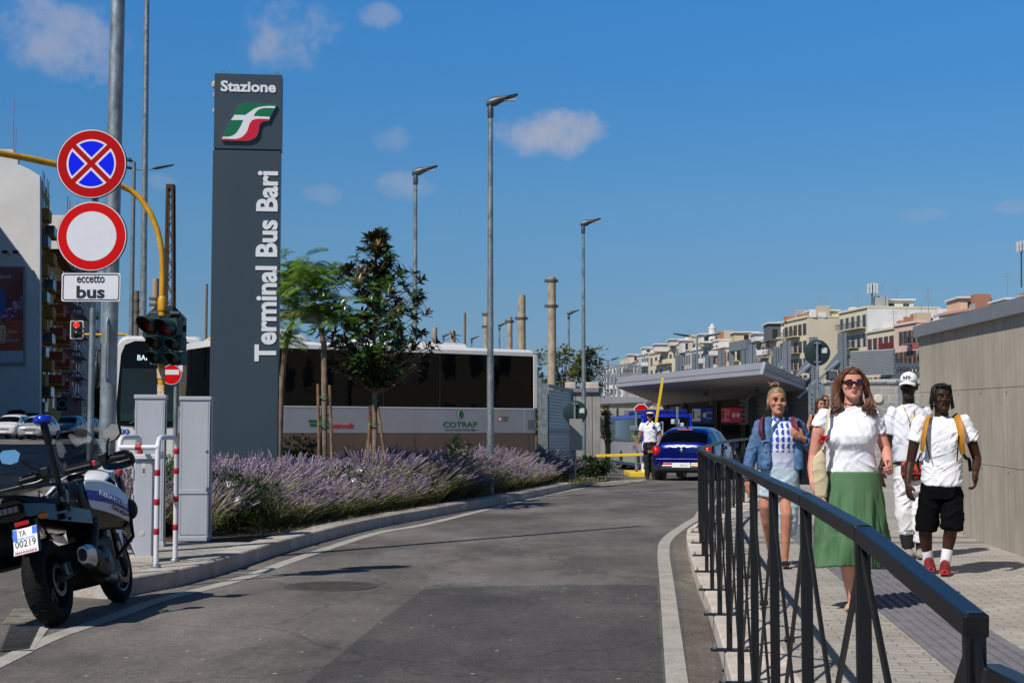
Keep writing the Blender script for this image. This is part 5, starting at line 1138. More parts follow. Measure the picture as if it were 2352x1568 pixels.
def leaf(mb,p,d,up,L,Wd,bend=.25,n=2):  # a bent pointed leaf of 2n quads
 d=d.normalized();s=d.cross(up);s=s.normalized()if s.length>1e-3 else d.orthogonal().normalized();u=s.cross(d)
 vs=[];ks=(0,.35,.7,1.0);ws=(.12,1,.8,.05)
 for k,w in zip(ks,ws):
  c=p+d*(L*k)+u*(-bend*L*k*k);vs+=[c-s*(Wd/2*w)+u*(Wd*.18*w),c,c+s*(Wd/2*w)+u*(Wd*.18*w)]
 mb.add(vs,[(3*i+j,3*i+j+1,3*i+j+4,3*i+j+3)for i in range(3)for j in range(2)])
M_LAV=leafmat('lavender flowers','#5d4f74','#a8979f',.85,.15,trans=.08);M_LAVS=leafmat('lavender stems','#5f6a40','#a69e74',.85,.15,trans=.08);M_LAVL=leafmat('lavender leaves','#465a30','#8a8f60',.85,.15)
def lavender_mesh(seed,Rr=.5,H=.85,ns=300):
 r=random.Random(seed);b=MB()
 for i in range(ns):
  an=r.uniform(0,2*math.pi);q=r.random()**.6;b0=Vector((math.cos(an)*q*Rr*.45,math.sin(an)*q*Rr*.45,0));h=H*r.uniform(.6,1.08)*(1-.22*q)
  lean=Vector((math.cos(an),math.sin(an),0))*(q*Rr*r.uniform(.4,1.5))+Vector((r.gauss(.09,.13),r.gauss(.0,.12),0))
  P=[b0,b0+Vector((0,0,h*.4))+lean*.25,b0+Vector((0,0,h*.75))+lean*.62,b0+Vector((0,0,h))+lean]
  b.mat(1).tube(P,[.004,.0035,.003,.002],3,False)
  if r.random()<.3:continue
  tip=P[-1];d=(P[-1]-P[-2]).normalized();L_=r.uniform(.09,.2);s0=tip-d*L_*.6
  b.mat(0);k=0
  rings=[]
  u=d.orthogonal().normalized();w=d.cross(u)
  for z_,rr in((0,.004),(.2,.011),(.32,.006),(.5,.0125),(.62,.006),(.8,.010),(1,.001)):
   ro=r.uniform(0,1);rings.append([s0+d*(L_*z_)+(u*math.cos(t+ro)+w*math.sin(t+ro))*rr*r.uniform(.7,1.3)for t in(0,1.571,3.142,4.712)])
  b.loft(rings,False)
  b.mat(2)
  for j in range(7):
   t_=r.uniform(.1,.95);p=P[0].lerp(P[2],t_);a2=r.uniform(0,6.28);dd=Vector((math.cos(a2),math.sin(a2),r.uniform(.3,1.3))).normalized();s=dd.orthogonal().normalized()*.0045;L2=r.uniform(.04,.1)
   b.add([p-s,p+s,p+dd*L2+s*.3,p+dd*L2-s*.3],[(0,1,2,3)])
 me=bpy.data.meshes.new('lavender_bush');me.from_pydata(b.v,[],b.f)
 for m in(M_LAV,M_LAVS,M_LAVL):me.materials.append(m)
 me.polygons.foreach_set('material_index',b.m);me.update();return me
LAVM=[lavender_mesh(s,.52,.9,380)for s in(1,2,3)]+[lavender_mesh(4,.45,.62,320)]
INb=inset(KLs,.35);cand=[];BX=gp(540,1222,.13)
for row,off in enumerate((.55,1.15,1.85,2.6)):
 P=resample(inset(KLs,.3+off),.56 if row<3 else .7)
 for p in P:
  if 17.2<p.y<38.2 and p.x<1.9:cand.append((row,p))
k=0
for row,p in cand:
 q=p+Vector((rv.uniform(-.16,.16),rv.uniform(-.16,.16),0))
 if row==3 and(q.y>30 or rv.random()<.35):continue
 if row==2 and q.y>35.5:continue
 if q.y>24.0-.4 and q.y<24.5 and-5.1<q.x<-3.6:continue
 if(q-Vector((BX.x,BX.y,0))).length<.62 or(row==0 and q.y<18.2)or rv.random()<.06:continue
 me=LAVM[3]if row==0 and rv.random()<.6 else LAVM[rv.randrange(3)]
 o=bpy.data.objects.new('lavender_bush',me);COL.objects.link(o);o.location=(q.x,q.y,.128);o.rotation_euler=(0,0,rv.uniform(-.7,.7));s=rv.uniform(.66,1.12)*(1.0 if row else .85);o.scale=(s*1.1,s*1.1,s)
 tag(o,'grey green lavender bush with purple flower spikes in the kerbside bed','lavender','lavender bushes along the kerb')
# leafy shrubs with white roses
M_SHRUB=leafmat('shrub leaves','#2f4a1d','#5a7a2c',.45,.4);M_SHRUBD=leafmat('dark shrub leaves','#1d3314','#3a5522',.4,.4);M_ROSE=mat('white rose','#e4e2da',.6)
M_BARK=mat('young bark','#8a7762',.9,var=.35,vs=6,col2='#62523f',bump=.4,bs=25);M_BARKL=mat('twig brown','#5b4a3a',.9)
def shrub(label,loc,rx,rz_,n,lm,lsz=.05,roses=0,group=None,seed=1,base=.0):
 r=random.Random(seed);t=thing('shrub',label,'shrub',loc,0,group);b=MB()
 for i in range(n):
  while True:
   q=Vector((r.uniform(-1,1),r.uniform(-1,1),r.uniform(-1,1)))
   if q.length<1:break
  q=q*(.55+.45*r.random())/max(.3,q.length)*q.length**.4 if q.length>.01 else q
  p=Vector((q.x*rx,q.y*rx,base+rz_+q.z*rz_))+vec_noise(q*2,1.3)*rx*.25
  if p.z<.02:p.z=r.uniform(.02,.2)
  d=Vector((q.x,q.y,q.z*.5+.4))+Vector((r.gauss(0,.6),r.gauss(0,.6),r.gauss(0,.5)));leaf(b,p,d,Vector((0,0,1)),lsz*r.uniform(.7,1.4),lsz*.55)
 b.build('foliage',lm,t,None,True)
 b=MB()
 for i in range(9):
  a=r.uniform(0,6.28);e=Vector((math.cos(a)*rx*.6,math.sin(a)*rx*.6,base+rz_*r.uniform(1,1.7)));b.tube([(0,0,0),e*.5+Vector((0,0,.05)),e],[.012,.008,.004],5)
 b.build('stems',M_BARKL,t,None,True)['kind']='stuff'
 for i in range(roses):
  a=r.uniform(-2.6,-.4);q=Vector((math.cos(a)*rx*.95,math.sin(a)*rx*.95,base+rz_*r.uniform(.5,2.0)));b=MB()
  for j in range(9):dd=Vector((r.gauss(0,1),r.gauss(0,1),r.gauss(.3,.7)));leaf(b,q,dd,Vector((0,0,1)),.05,.05,.6)
  b.build('flower',M_ROSE,t,None,True)
 return t
def bed(x,y):return gp(x,y,.13)
shrub('leafy green rose bush with white flowers between guard and tall cabinet',bed(398,1222),.42,.52,1500,M_SHRUB,.05,7,None,2)
shrub('green rose bush behind the striped guard',bed(352,1205),.45,.5,1300,M_SHRUB,.05,5,None,3)
shrub('dark green bush at the foot of the tall cabinet, in front of the lavender',bed(540,1222),.6,.4,3600,M_SHRUBD,.04,2,None,4)
shrub('dark low bush right of the tall cabinet, behind the paving edge',bed(600,1212),.45,.33,1700,M_SHRUBD,.035,1,None,5)
shrub('slender leafy shrub beside the jacaranda trunk in front of the coach',px(692,1085,25.5)*1,.42,.45,500,M_SHRUB,.09,0,None,6,.35).location.z=.13
shrub('rose bush with white flowers at the feet of the young trees',(px(800,1060,22.5).x,22.5,.13),.55,.42,900,M_SHRUBD,.05,12,None,8)
shrub('climbing yellow green vine in front of the coach wheel',(px(1050,1060,27).x,27,.13),.42,.5,380,leafmat('vine leaves','#6f8a2c','#93a53c',.5),.09,0,None,9,.25)
shrub('low dark evergreen plants at the foot of the short concrete wall',(px(1352,1070,44).x,44,0),.95,.32,2200,M_SHRUBD,.1,0,None,10)
b=MB();r2=random.Random(4)
for i in range(2600):
 u=r2.random();p=KLs[int(u*(len(KLs)-1))];off=.33+abs(r2.gauss(0,.18));j=int(u*(len(KLs)-1));n_=INb[j]-KLs[j];q=KLs[j]+n_.normalized()*off+Vector((r2.uniform(-.3,.3),r2.uniform(-.1,.1),0))
 if q.y<17 or q.x>2.0:continue
 a=r2.uniform(0,6.28);d=Vector((math.cos(a)*.7,math.sin(a)*.7,r2.uniform(.3,1.2)));leaf(b,Vector((q.x,q.y,.125)),d,Vector((0,0,1)),r2.uniform(.05,.13),.008,.4)
for i in range(900):
 q=Vector((px(1312,1080,36.5).x+r2.gauss(0,.45),36.8+r2.gauss(0,.8),.125));a=r2.uniform(0,6.28);leaf(b,q,Vector((math.cos(a)*.6,math.sin(a)*.6,r2.uniform(.3,1.4))),Vector((0,0,1)),r2.uniform(.08,.26),.012,.4)
tag(b.build('dry_grass',leafmat('dry grass','#8f8154','#5f6a36',.8,.2)),'dry yellowish grass and weeds along the kerb of the flower bed','grass',kind='stuff')
# magnolia
M_MAG=leafmat('magnolia leaves','#1c3312','#3c5c22',.2,.6,'#4a3d20',.15);M_MAGN=leafmat('young magnolia leaves','#5b3d25','#4b4a24',.35,.4,'#6b4228',.15)
def magnolia(x,ybase,Y):
 b0=px(x,ybase,Y);b0.z=.13;t=thing('magnolia_tree','young dark green magnolia with glossy leaves tied to stakes','tree',b0);H=px(x,517,Y).z-.13;W0=165*Y/FPX
 r=random.Random(21);b=MB();b.tube([(0,0,0),(.01,0,1.3),(-.02,0,2.6),(.03,.0,H-.15)],[.055,.05,.036,.008],10);br=MB();lf=MB();ny=MB()
 prof=lambda z:np_interp(z,((2.15,.25),(2.4,.55),(2.75,.82),(3.1,1),(3.5,.9),(3.9,.7),(4.2,.4),(4.55,.22),(4.9,.08)))
 tips=[]
 for i in range(185):
  z=lerp(2.2,H-.1,r.random()**1.25);a=i*2.4+r.uniform(-.5,.5);R_=prof(z)*W0*(r.uniform(.25,1.1)if r.random()<.5 else r.uniform(.75,1.12));R_*=1+.5*noise.noise(Vector((math.cos(a)*1.6,math.sin(a)*1.6,z*1.7)));z0=max(1.8,z-R_*.45-.1)
  p0=Vector((0.0,0,z0));p2=Vector((R_*math.cos(a),R_*math.sin(a),z));p1=p0.lerp(p2,.55)+Vector((0,0,-.05))
  br.tube([p0,p1,p2],[.014,.009,.004],5);tips.append((p2,(p2-p1).normalized(),1));
  if r.random()<.75:tips.append((p1+Vector((r.uniform(-.1,.1),r.uniform(-.1,.1),.06)),(p2-p0).normalized(),0))
 tips.append((Vector((.03,0,H-.12)),Vector((0,0,1)),1));tips.append((Vector((.12,0,H-.22)),Vector((.2,0,1)),1));tips.append((Vector((.0,.03,H-.4)),Vector((-.2,0,1)),1))
 for p,d,outer in tips:
  d=(d+Vector((0,0,.5))).normalized();u=d.orthogonal().normalized();w=d.cross(u);young=outer and r.random()<.2
  for j in range(r.randint(9,13)):
   an=j*2.4+r.uniform(-.3,.3);el=r.uniform(.1,1.0)if not(young and j<4)else r.uniform(1.1,2.2);dd=(u*math.cos(an)+w*math.sin(an))+d*el
   leaf(ny if(young and j<6)else lf,p-d*r.uniform(0,.1),dd,d,r.uniform(.12,.2),r.uniform(.045,.07),r.uniform(.05,.35))
 b.build('trunk',M_BARK,t,60,True);o=br.build('branches',M_BARK,t,60,True);o['kind']='stuff'
 o=lf.build('crown',M_MAG,t,180,True);o['kind']='stuff';ny.build('young_leaves',M_MAGN,t,180,True)['kind']='stuff';return t
def np_interp(x,P):
 if x<=P[0][0]:return P[0][1]
 for(a,b),(c,d)in zip(P,P[1:]):
  if x<=c:return b+(d-b)*(x-a)/(c-a)
 return P[-1][1]
def stakes(t,P,ties):
 for a,c in P:b=MB();b.tube([a,Vector(a).lerp(Vector(c),.5)+Vector((.01,0,0)),c],[.032,.028,.024],8);b.build('stake',mat('stake wood','#8c7456',.9,var=.5,vs=5,col2='#5d4634',bump=.3,bs=30),t,60,True)
 for z_,r_ in ties:b=MB();b.lathe([(r_,z_),(r_+.004,z_),(r_+.004,z_+.025),(r_,z_+.025)],(0,0,0),16,ring=True);b.build('tie',mat('green tie','#1f6a4a',.6),t,None,True)
t=magnolia(859,1060,25);stakes(t,(((-.13,-.1,0),(-.07,-.03,1.75)),((.3,-.06,0),(.06,-.02,1.72)),((-.32,.12,0),(-.03,.06,1.6))),((1.4,.1),(1.82,.065)))
# jacarandas: feathery fronds
M_JAC=leafmat('jacaranda leaflets','#4f7a1e','#8aa834',.5,.3,trans=.45)
def frond(mb,p,d,L,r):
 d=d.normalized();s=d.cross(Vector((0,0,1)));s=s.normalized()if s.length>.05 else Vector((1,0,0));s=Quaternion(d,r.uniform(-.6,.6))@s;P=[]
 for i in range(9):k=i/8;P.append(p+d*(L*k)+Vector((0,0,-.42*L*k*k)))
 mb.mat(1);mb.tube(P,[.0045-.003*i/8 for i in range(9)],3,False);mb.mat(0);n_=int(L/.031)
 for i in range(1,n_+1):
  k=i/(n_+1);j=k*8;q=P[int(j)].lerp(P[min(8,int(j)+1)],j-int(j));dl=(P[min(8,int(j)+1)]-P[int(j)]).normalized();Lp=L*.3*math.sin(math.pi*(.12+.82*k))**.7
  for sd in(-1,1):
   dd=(s*sd+dl*.6+Vector((0,0,-.1))).normalized();w=s.cross(dl).cross(dd).normalized()*.0095;g=Vector((0,0,-.2*Lp))
   mb.add([q,q+dd*Lp*.45-w+g*.2,q+dd*Lp*.45+w+g*.2,q+dd*Lp*.8-w*.7+g*.6,q+dd*Lp*.8+w*.7+g*.6,q+dd*Lp+g],[(0,1,2),(1,3,4,2),(3,5,4)])
def jacaranda(label,x,Y,trunk,tips,seed):
 b0=px(x,1060,Y);b0.z=.13;t=thing('jacaranda_tree',label,'tree',b0);r=random.Random(seed);T=[Vector((px(xx,yy,Y).x,0,px(xx,yy,Y).z))-Vector((b0.x,0,.13))for xx,yy in trunk];T[0].z=0
 b=MB();b.tube(T,[.06,.055,.05,.035,.02][:len(T)],9);b.build('trunk',M_BARK,t,60,True);br=MB();lf=MB()
 for xx,yy in tips:
  q=px(xx,yy,Y);e=Vector((q.x-b0.x,r.uniform(-.5,.5),q.z-.13));st=T[-1]if e.z>T[-1].z else T[-2];mid=st.lerp(e,.55)+Vector((0,0,.06));br.tube([st,mid,e],[.016,.01,.005],5)
  for k in range(15):
   a=r.uniform(0,6.28);d=Vector((math.cos(a),math.sin(a),r.uniform(-.1,1.0)));frond(lf,e.lerp(mid,r.random()*.7)+Vector((r.gauss(0,.07),r.gauss(0,.15),r.gauss(0,.06))),d,r.uniform(.3,.55),r)
 o=br.build('branches',M_BARK,t,60,True);o['kind']='stuff'
 o=lf.build('crown',[M_JAC,M_BARKL],t,None,True);o['kind']='stuff';return t
t=jacaranda('feathery light green jacaranda whose thin trunk is tied to stakes left of the magnolia',744,24.5,((744,1060),(745,900),(744,790),(733,740),(722,690)),((700,600),(730,625),(760,640),(690,660),(715,690),(775,690),(745,720),(705,720),(780,740),(762,610),(735,672),(690,640)),5)
stakes(t,(((-.06,-.1,0),(-.11,-.05,2.1)),((.16,-.05,0),(.09,-.02,2.08))),((1.4,.12),(1.86,.1)))
jacaranda('feathery jacaranda half hidden behind the right side of the station pylon',640,27.5,((640,1060),(646,880),(655,800),(672,740),(684,700)),((650,590),(668,610),(655,640),(680,650),(650,690),(672,690),(650,730),(640,660),(664,775),(648,790),(630,620)),6)
# trees beyond the gate
def broad_tree(label,x,ytop,Y,wpx,seed,lm,zb=-.1,group=None,n=1700,ls=.17):
 p=px(x,ytop,Y);t=thing('broadleaf_tree',label,'tree',(p.x,Y,zb),0,group);H=p.z-zb;W0=wpx/2*Y/FPX;r=random.Random(seed)
 b=MB();b.tube([(0,0,0),(.05,0,H*.4),(0,.05,H*.75)],[.13,.1,.04],9);b.build('trunk',M_BARK,t,60,True);lf=MB();br=MB();cl=[]
 for i in range(26):
  a=i*2.4;z=lerp(H*.35,H*.95,r.random());k=1-((z/H-.6)/.5)**2;R_=W0*max(.15,k)*r.uniform(.3,1);c=Vector((R_*math.cos(a),R_*math.sin(a),z));cl.append((c,W0*r.uniform(.22,.42)));br.tube([(0,0,z*.6),c*.5+Vector((0,0,z*.35)),c],[.04,.025,.01],5)
 for c,q in cl:
  for i in range(n//26):
   v=Vector((r.gauss(0,.55),r.gauss(0,.55),r.gauss(0,.5)))*q;leaf(lf,c+v,v+Vector((r.gauss(0,.3),r.gauss(0,.3),.1)),Vector((0,0,1)),ls*r.uniform(.6,1.2),ls*.7,.2)
 br.build('branches',M_BARKL,t,60,True)['kind']='stuff';lf.build('crown',lm,t,None,True)['kind']='stuff';return t
M_TREE=leafmat('plane leaves','#5a6430','#8a8a44',.5,.35,trans=.3)
broad_tree('yellowish green tree behind the tallest concrete pole',1296,800,60,100,31,M_TREE);broad_tree('yellowish green tree left of the canopy, behind the short concrete wall',1348,795,58,90,32,M_TREE);broad_tree('yellowish green tree just right of the coach roof',1228,795,62,70,33,M_TREE,n=1100)
broad_tree('small leafy tree between the short concrete wall and the blue bus',1394,918,62,26,34,M_TREE,-.3,None,500,.14)
broad_tree('dark street tree far down the shaded street',224,880,150,30,35,M_SHRUBD,1,None,700,.5)
# ================================================================ TERMINAL BUILDINGS, FENCES, FAR HOUSES
M_CANO=mat('canopy metal','#a2a4ab',.4,.25,var=.08,vs=.6);M_SOFF=mat('canopy soffit','#b5b1aa',.8);M_STEEL=mat('painted grey steel','#7e868c',.5,.3,var=.12,vs=1)
M_PANEL=mat('aluminium panel','#a6a9ad',.4,.35,var=.06,vs=2)
# --- main canopy: fascia all round, soffit sloping down to the shop wall behind
t=thing('terminal_canopy','large grey flat canopy of the bus terminal with sloping dark soffit','canopy',(10,70,-.5))
top=[px(1758,831,60),px(1419,867,77),px(1500,884,97),px(1862,877,86)];bot=[px(1750,859.5,60),px(1414,889,77),px(1520,931,97),px(1862,899,86)]
b=MB();b.poly(bot);b.build('soffit',M_SOFF,t)
for i,j in((0,1),(0,3),(1,2),(2,3)):
 A,B,Cc,D=bot[i],bot[j],top[j],top[i];n_=Vector((0,0,0));inn=(Vector((11.5,78,0))-(A+B)/2);inn.z=0;inn.normalize()
 b=MB();b.prism([A,B,Cc,D],inn*.12);o=b.build('fascia',M_CANO,t);flip_fix(o.data)
 for k in(.42,):
  P0,P1=A.lerp(D,k),B.lerp(Cc,k);b=MB();b.bar(P0-inn*.01,P1-inn*.01,.03,.03);b.build('fascia_seam',mat('seam grey','#6d6f75',.5),t)
b=MB();b.poly([q-Vector((0,0,.04))for q in top]);b.build('roof',M_CANO,t)
b=MB();b.bar(bot[0]+Vector((-.05,-.05,0)),top[0]+Vector((-.05,-.05,.0)),.12,.12);b.build('corner_trim',mat('pale trim','#c3c5c9',.4,.2),t)
for x,y,Y in((1622,908,75),(1740,900,74),(1830,893,80)):
 q=px(x,y,Y);b=MB();b.lathe([(.16,0),(.16,.1),(.05,.14),(.04,.45)],q,12);b.build('ceiling_lamp',mat('lamp grey dark','#55565a',.5),t)
# --- shop front under the canopy
t=thing('ticket_hall','dark shop front with lit information boards under the canopy','building',(15,92,-.55))
A,B=px(1500,980,98),px(1864,980,86.2);u=(B-A);u.z=0;Lw=u.length;u.normalize();n_=Vector((u.y,-u.x,0));H0=-.6
def wq(s_,z,k=0.0):q=A+u*(s_*Lw)+n_*k;return Vector((q.x,q.y,z))
M_SHOP=mat('shop dark wall','#5d5853',.7,var=.2,vs=1);M_SHOPG=mat('shop dark glass','#0a0b0d',.08)
b=MB();b.prism([wq(0,H0),wq(1,H0),wq(1,4.0),wq(0,3.55)],-n_*.3);o=b.build('wall',M_SHOP,t);flip_fix(o.data)
def on_wall(xa,xb,ya,yb):
 P=[plane_pt(x,y,A,n_)for x,y in((xa,yb),(xb,yb),(xb,ya),(xa,ya))];return P
for xa,xb in((1578,1640),(1658,1700),(1722,1762),(1790,1840)):
 P=on_wall(xa,xb,975,1030);b=MB();b.prism([q+n_*.05 for q in P],-n_*.06);o=b.build('shop_window',M_SHOPG,t);flip_fix(o.data)
for xa in(1532,1571,1646,1712,1775):
 P=on_wall(xa,xa+7,925,1030);b=MB();b.prism([q+n_*.25 for q in P],-n_*.24);o=b.build('pillar',M_SHOP,t);flip_fix(o.data)
for xa,xb in((1501,1530),(1539,1566)):
 P=on_wall(xa,xb,933,975);b=MB();b.prism([q+n_*.06 for q in P],-n_*.05);o=b.build('wall_panel',mat('beige panel','#a39886',.8),t);flip_fix(o.data)
b=MB();q=plane_pt(1760,962,A,n_);
Pp=on_wall(1823,1841,936,962);b.prism([q+n_*.3 for q in Pp],-n_*.28);o=b.build('wall_unit',mat('unit grey','#b2b0ab',.5),t,bevel=.02);flip_fix(o.data)
M_BDW=mat('board white','#c9ccd2',.4,emit=.10);M_BDB=mat('board blue','#173a86',.4,emit=.14);M_BDR=mat('board red','#b03048',.4,emit=.14);M_BDK=mat('board ink','#23272d',.5)
for xa,xb,lab,cm,extra in((1592,1638,'blue and white lit board reading PARK, leftmost under the canopy',M_BDB,'Sala d’attesa'),(1660,1704,'red lit board reading PARK, middle one under the canopy',M_BDR,'i'),(1730,1775,'pale PARK board behind the woman in denim, rightmost under the canopy',M_BDB,'i')):
 c=plane_pt((xa+xb)/2,952,A,n_);s=thing('info_board',lab,'sign',c);P=on_wall(xa,xb,936,970)
 b=MB();b.prism([q+n_*.12 for q in P],-n_*.1);o=b.build('panel',cm,s);flip_fix(o.data)
 m_=xa+(xb-xa)*.44;P=on_wall(xa+1.5,m_,939,967);b=MB();b.prism([q+n_*.13 for q in P],-n_*.008);o=b.build('white_field',M_BDW if cm is M_BDB else mat('board pink','#cf6f80',.4,emit=.12),s);flip_fix(o.data)
 F2=lambda x,y:frame(plane_pt(x,y,A+n_*.132,n_),n_)
 text('lettering','PARK',M_BDK,s,F2(xa+(m_-xa)*.68,957),w=.75*(m_-xa)/2352*60,h=.17,ext=.004)
 b=MB();P=on_wall(xa+3,xa+6,942,962);b.prism([q+n_*.136 for q in P],-n_*.004);b.build('logo',M_BDK,s)
 b=MB();c2=plane_pt(m_+6,953,A+n_*.125,n_);b.lathe([(.16,0),(.16,.008)],c2,18,n_);b.build('round_symbol',M_BDW,s)
 if extra!='i':text('lettering',extra,M_BDW,s,F2(m_+17,947),w=.62,h=.13,ext=.004);text('lettering','Waiting room',M_BDW,s,F2(m_+17,960),w=.6,h=.1,ext=.004)
 else:b=MB();c2=plane_pt(m_+16,953,A+n_*.125,n_);b.lathe([(.15,0),(.15,.008)],c2,18,n_);b.build('round_symbol',M_BDW,s)
# --- farther canopy to the left and the wall below it
t=thing('far_canopy','second lower grey canopy farther back on the left, behind the blue bus','canopy',(px(1440,920,112).x,112,-.5))
b=MB();b.loft([[px(1360,907,112),px(1360,928,112),px(1360,930,112)+Vector((0,9,-.1)),px(1360,909,112)+Vector((0,9,0))],[px(1515,916,100),px(1515,922,100),px(1515,928,100)+Vector((0,9,-.1)),px(1515,918,100)+Vector((0,9,0))]]);o=b.build('roof',M_CANO,t);flip_fix(o.data)
b=MB();b.box(px(1340,930,121).x,px(1540,930,121).x,121,121.4,-.6,3.5);b.build('back_wall',mat('pale wall','#9a938a',.8),t)
for x in(1395,1440,1490):
 q=px(x,930,118);b=MB();b.box(q.x-.2,q.x+.2,118,118.4,-.6,3.3);b.build('pillar',M_STEEL,t)
# --- noise barrier with tall steel posts and struts on the railway embankment
posts=[(1559,816,102),(1597,811,98.5),(1658,802,94),(1728.5,791,89.5),(1808,782,85.5),(1870,774,82.5),(1936,764,80)]
PP=[]
for x,y,Y in posts:PP.append(px(x,y,Y))
for i,p in enumerate(PP):
 t=thing('steel_post','tall grey steel beam post bracing the louvred noise barrier','post',(p.x,p.y,1),0,'steel posts along the noise barrier')
 b=MB();w=.42;b.box(p.x-w/2,p.x+w/2,p.y,p.y+.025,0,p.z);b.box(p.x-w/2,p.x+w/2,p.y+.4,p.y+.425,0,p.z);b.box(p.x-.015,p.x+.015,p.y,p.y+.4,0,p.z)
 for k in range(4):b.box(p.x-w/2,p.x+w/2,p.y+.02,p.y+.4,p.z-1.0-.9*k,p.z-.98-.9*k)
 b.build('beam',M_STEEL,t)
 d=Vector((-.75,-.3,0));b=MB();b.bar(Vector((p.x-.25,p.y,p.z-1.6)),Vector((p.x-.25,p.y,p.z-1.6))+Vector((-2.6,-1.2,-2.1)),.13,.13);b.build('strut',M_PANEL,t)
 b=MB();b.prism([(p.x-.22,p.y+.01,p.z-1.0),(p.x-.22,p.y+.01,p.z-2.1),(p.x-1.1,p.y+.01,p.z-2.1)],(0,.04,0));o=b.build('gusset',M_STEEL,t);flip_fix(o.data)
def louvre(label,A,B,z0,z1,n,group=None):
 t=thing('noise_panel',label,'panel',(A.x,A.y,z0),0,group);u=(B-A);u.z=0;u.normalize();n_=Vector((u.y,-u.x,0));h=(z1-z0)/n;b=MB()
 for k in range(n):
  z=z0+h*k;P=[]
  for q in(A,B):P.append([Vector((q.x,q.y,z))+n_*.10,Vector((q.x,q.y,z+h*.55))+n_*.10,Vector((q.x,q.y,z+h*.62))+n_*.02,Vector((q.x,q.y,z+h))+n_*.02,Vector((q.x,q.y,z+h))-n_*.03,Vector((q.x,q.y,z))-n_*.03])
  b.loft(P)
 o=b.build('louvres',M_PANEL,t);flip_fix(o.data);return t
for a,c in zip(PP,PP[1:]):
 Y_=Vector((0,.2,0));louvre('horizontally louvred grey noise panel between the steel posts',a+Y_+Vector((.22,0,0)),c+Y_-Vector((.22,0,0)),a.z-5.0,a.z-2.35,9,'louvred panels of the noise barrier')
a,c=px(1955,806,72),px(2055,806,70);louvre('square louvred panel standing alone above the block wall',a,c,px(2000,861,71).z,a.z,13)
for x in(1957,2054):q=px(x,806,71.5 if x<2000 else 69.8);
for x0,x1,yt,Y in((1705,1735,800,99),(1778,1800,796,97),(1621,1640,815,110)):
 a,c=px(x0,yt,Y),px(x1,yt,Y);t=thing('chimney_stack','cluster of grey metal ducts behind the louvred barrier, %s'%{1705:'middle one',1778:'rightmost',1621:'leftmost'}[x0],'duct',(a.x,Y,0));k=4 if x0!=1621 else 2
 for i in range(k):
  xa=lerp(a.x,c.x,i/k);b=MB();b.box(xa,xa+(c.x-a.x)/k*.75,Y,Y+.6,2,a.z);b.build('duct',M_STEEL,t)
# beam head at the barrier
q0,q1=px(1680,797,93),px(1720,790,90.5);t=thing('cross_beam','short horizontal grey steel beam above the louvred barrier','beam',q0);b=MB();b.bar(q0,q1,.35,.6);b.build('beam',M_STEEL,t)
b=MB();b.bar(q0-Vector((0,0,.2)),(q0.x,q0.y,2),.3,.3);b.build('leg',M_STEEL,t)
# --- block wall with handrail, camera and gate posts
YB_=42.0;a,c=px(1895,872,YB_),px(2115,866,YB_);t=thing('block_wall','grey concrete block wall behind the walkers','wall',(a.x,YB_,.4))
M_BLK=pavers('concrete blocks',lin('#a09e97'),lin('#c0bdb5'),.42,.21,0,.02)
nt=M_BLK.node_tree;mpn=[n for n in nt.nodes if n.type=='MAPPING'][0];mpn.inputs['Rotation'].default_value=(R(90),0,0)
b=MB();b.box(a.x,c.x+3,YB_,YB_+.25,zwalk(YB_)-.3,a.z-.1);b.build('wall',M_BLK,t)
b=MB();b.box(a.x-.05,c.x+3,YB_-.05,YB_+.3,a.z-.1,a.z+.02);b.build('coping',mat('pale coping','#b7b5ae',.8),t)
for x in(1925,1975):q=px(x,880,YB_);b=MB();b.box(q.x-.02,q.x+.02,YB_-.012,YB_,a.z-1.0,a.z-.1);b.build('crack_filler',M_DARK,t)
b=MB();q=px(2018,915,YB_);b.lathe([(.13,0),(.13,.05),(.1,.06)],Vector((px(2017,916,YB_).x,YB_,q.z)),18,(0,-1,0));b.build('round_vent',mat('cream plastic','#cfc6b0',.5),t)
b=MB();q=px(1945,912,YB_);b.ell((q.x,YB_-.12,q.z),(.1,.12,.1),12,8);b.box(q.x-.05,q.x+.05,YB_-.08,YB_,q.z-.02,q.z+.12);b.build('dome_camera',mat('camera white','#c8c8c4',.3),t,40)
t=thing('handrail','galvanised handrail in front of the block wall','railing',(px(2069,900,34).x,34,.4));q=px(2069,880,34)
b=MB();b.tube([(q.x,34,zwalk(34)),(q.x,34,q.z)],.06,12);b.lathe([(.07,0),(.11,.02),(.11,.07),(.02,.09)],q,14);b.build('post',M_GALV,t,40)
b=MB();b.tube([px(1900,878,36),px(2066,880,34.05)],.035,8);b.build('rail',M_GALV,t,60)
t=thing('gate_post','perforated galvanised gate channel behind the walkers','post',(px(1868,900,30).x,30,zwalk(30)))
for x,w_ in((1866,.08),(1889,.07)):
 q=px(x,882,30);b=MB();b.box(q.x-w_,q.x+w_*.6,30,30.08,zwalk(30),q.z);b.build('channel',M_GALV,t,bevel=.004)
b=MB();q=px(1864,882,30)
for k in range(14):b.box(q.x-.012,q.x+.012,29.996,30,q.z-.25-.1*k,q.z-.2-.1*k)
b.build('slots',M_BLACK,t)
t=thing('security_camera','small dark floodlight above the gate post','lamp',px(1912,860,38));q=px(1912,862,38);b=MB();b.box(q.x-.13,q.x+.13,38,38.2,q.z-.12,q.z+.12);b.build('housing',M_BLACK,t,bevel=.02)
b=MB();b.box(q.x-.1,q.x+.1,37.995,38,q.z-.09,q.z+.09);b.build('lens',mat('flood lens','#4b5560',.1),t)
b=MB();b.bar((q.x,38.1,q.z-.1),(q.x,38.1,1.0),.05,.05);b.build('stem',M_STEEL,t)
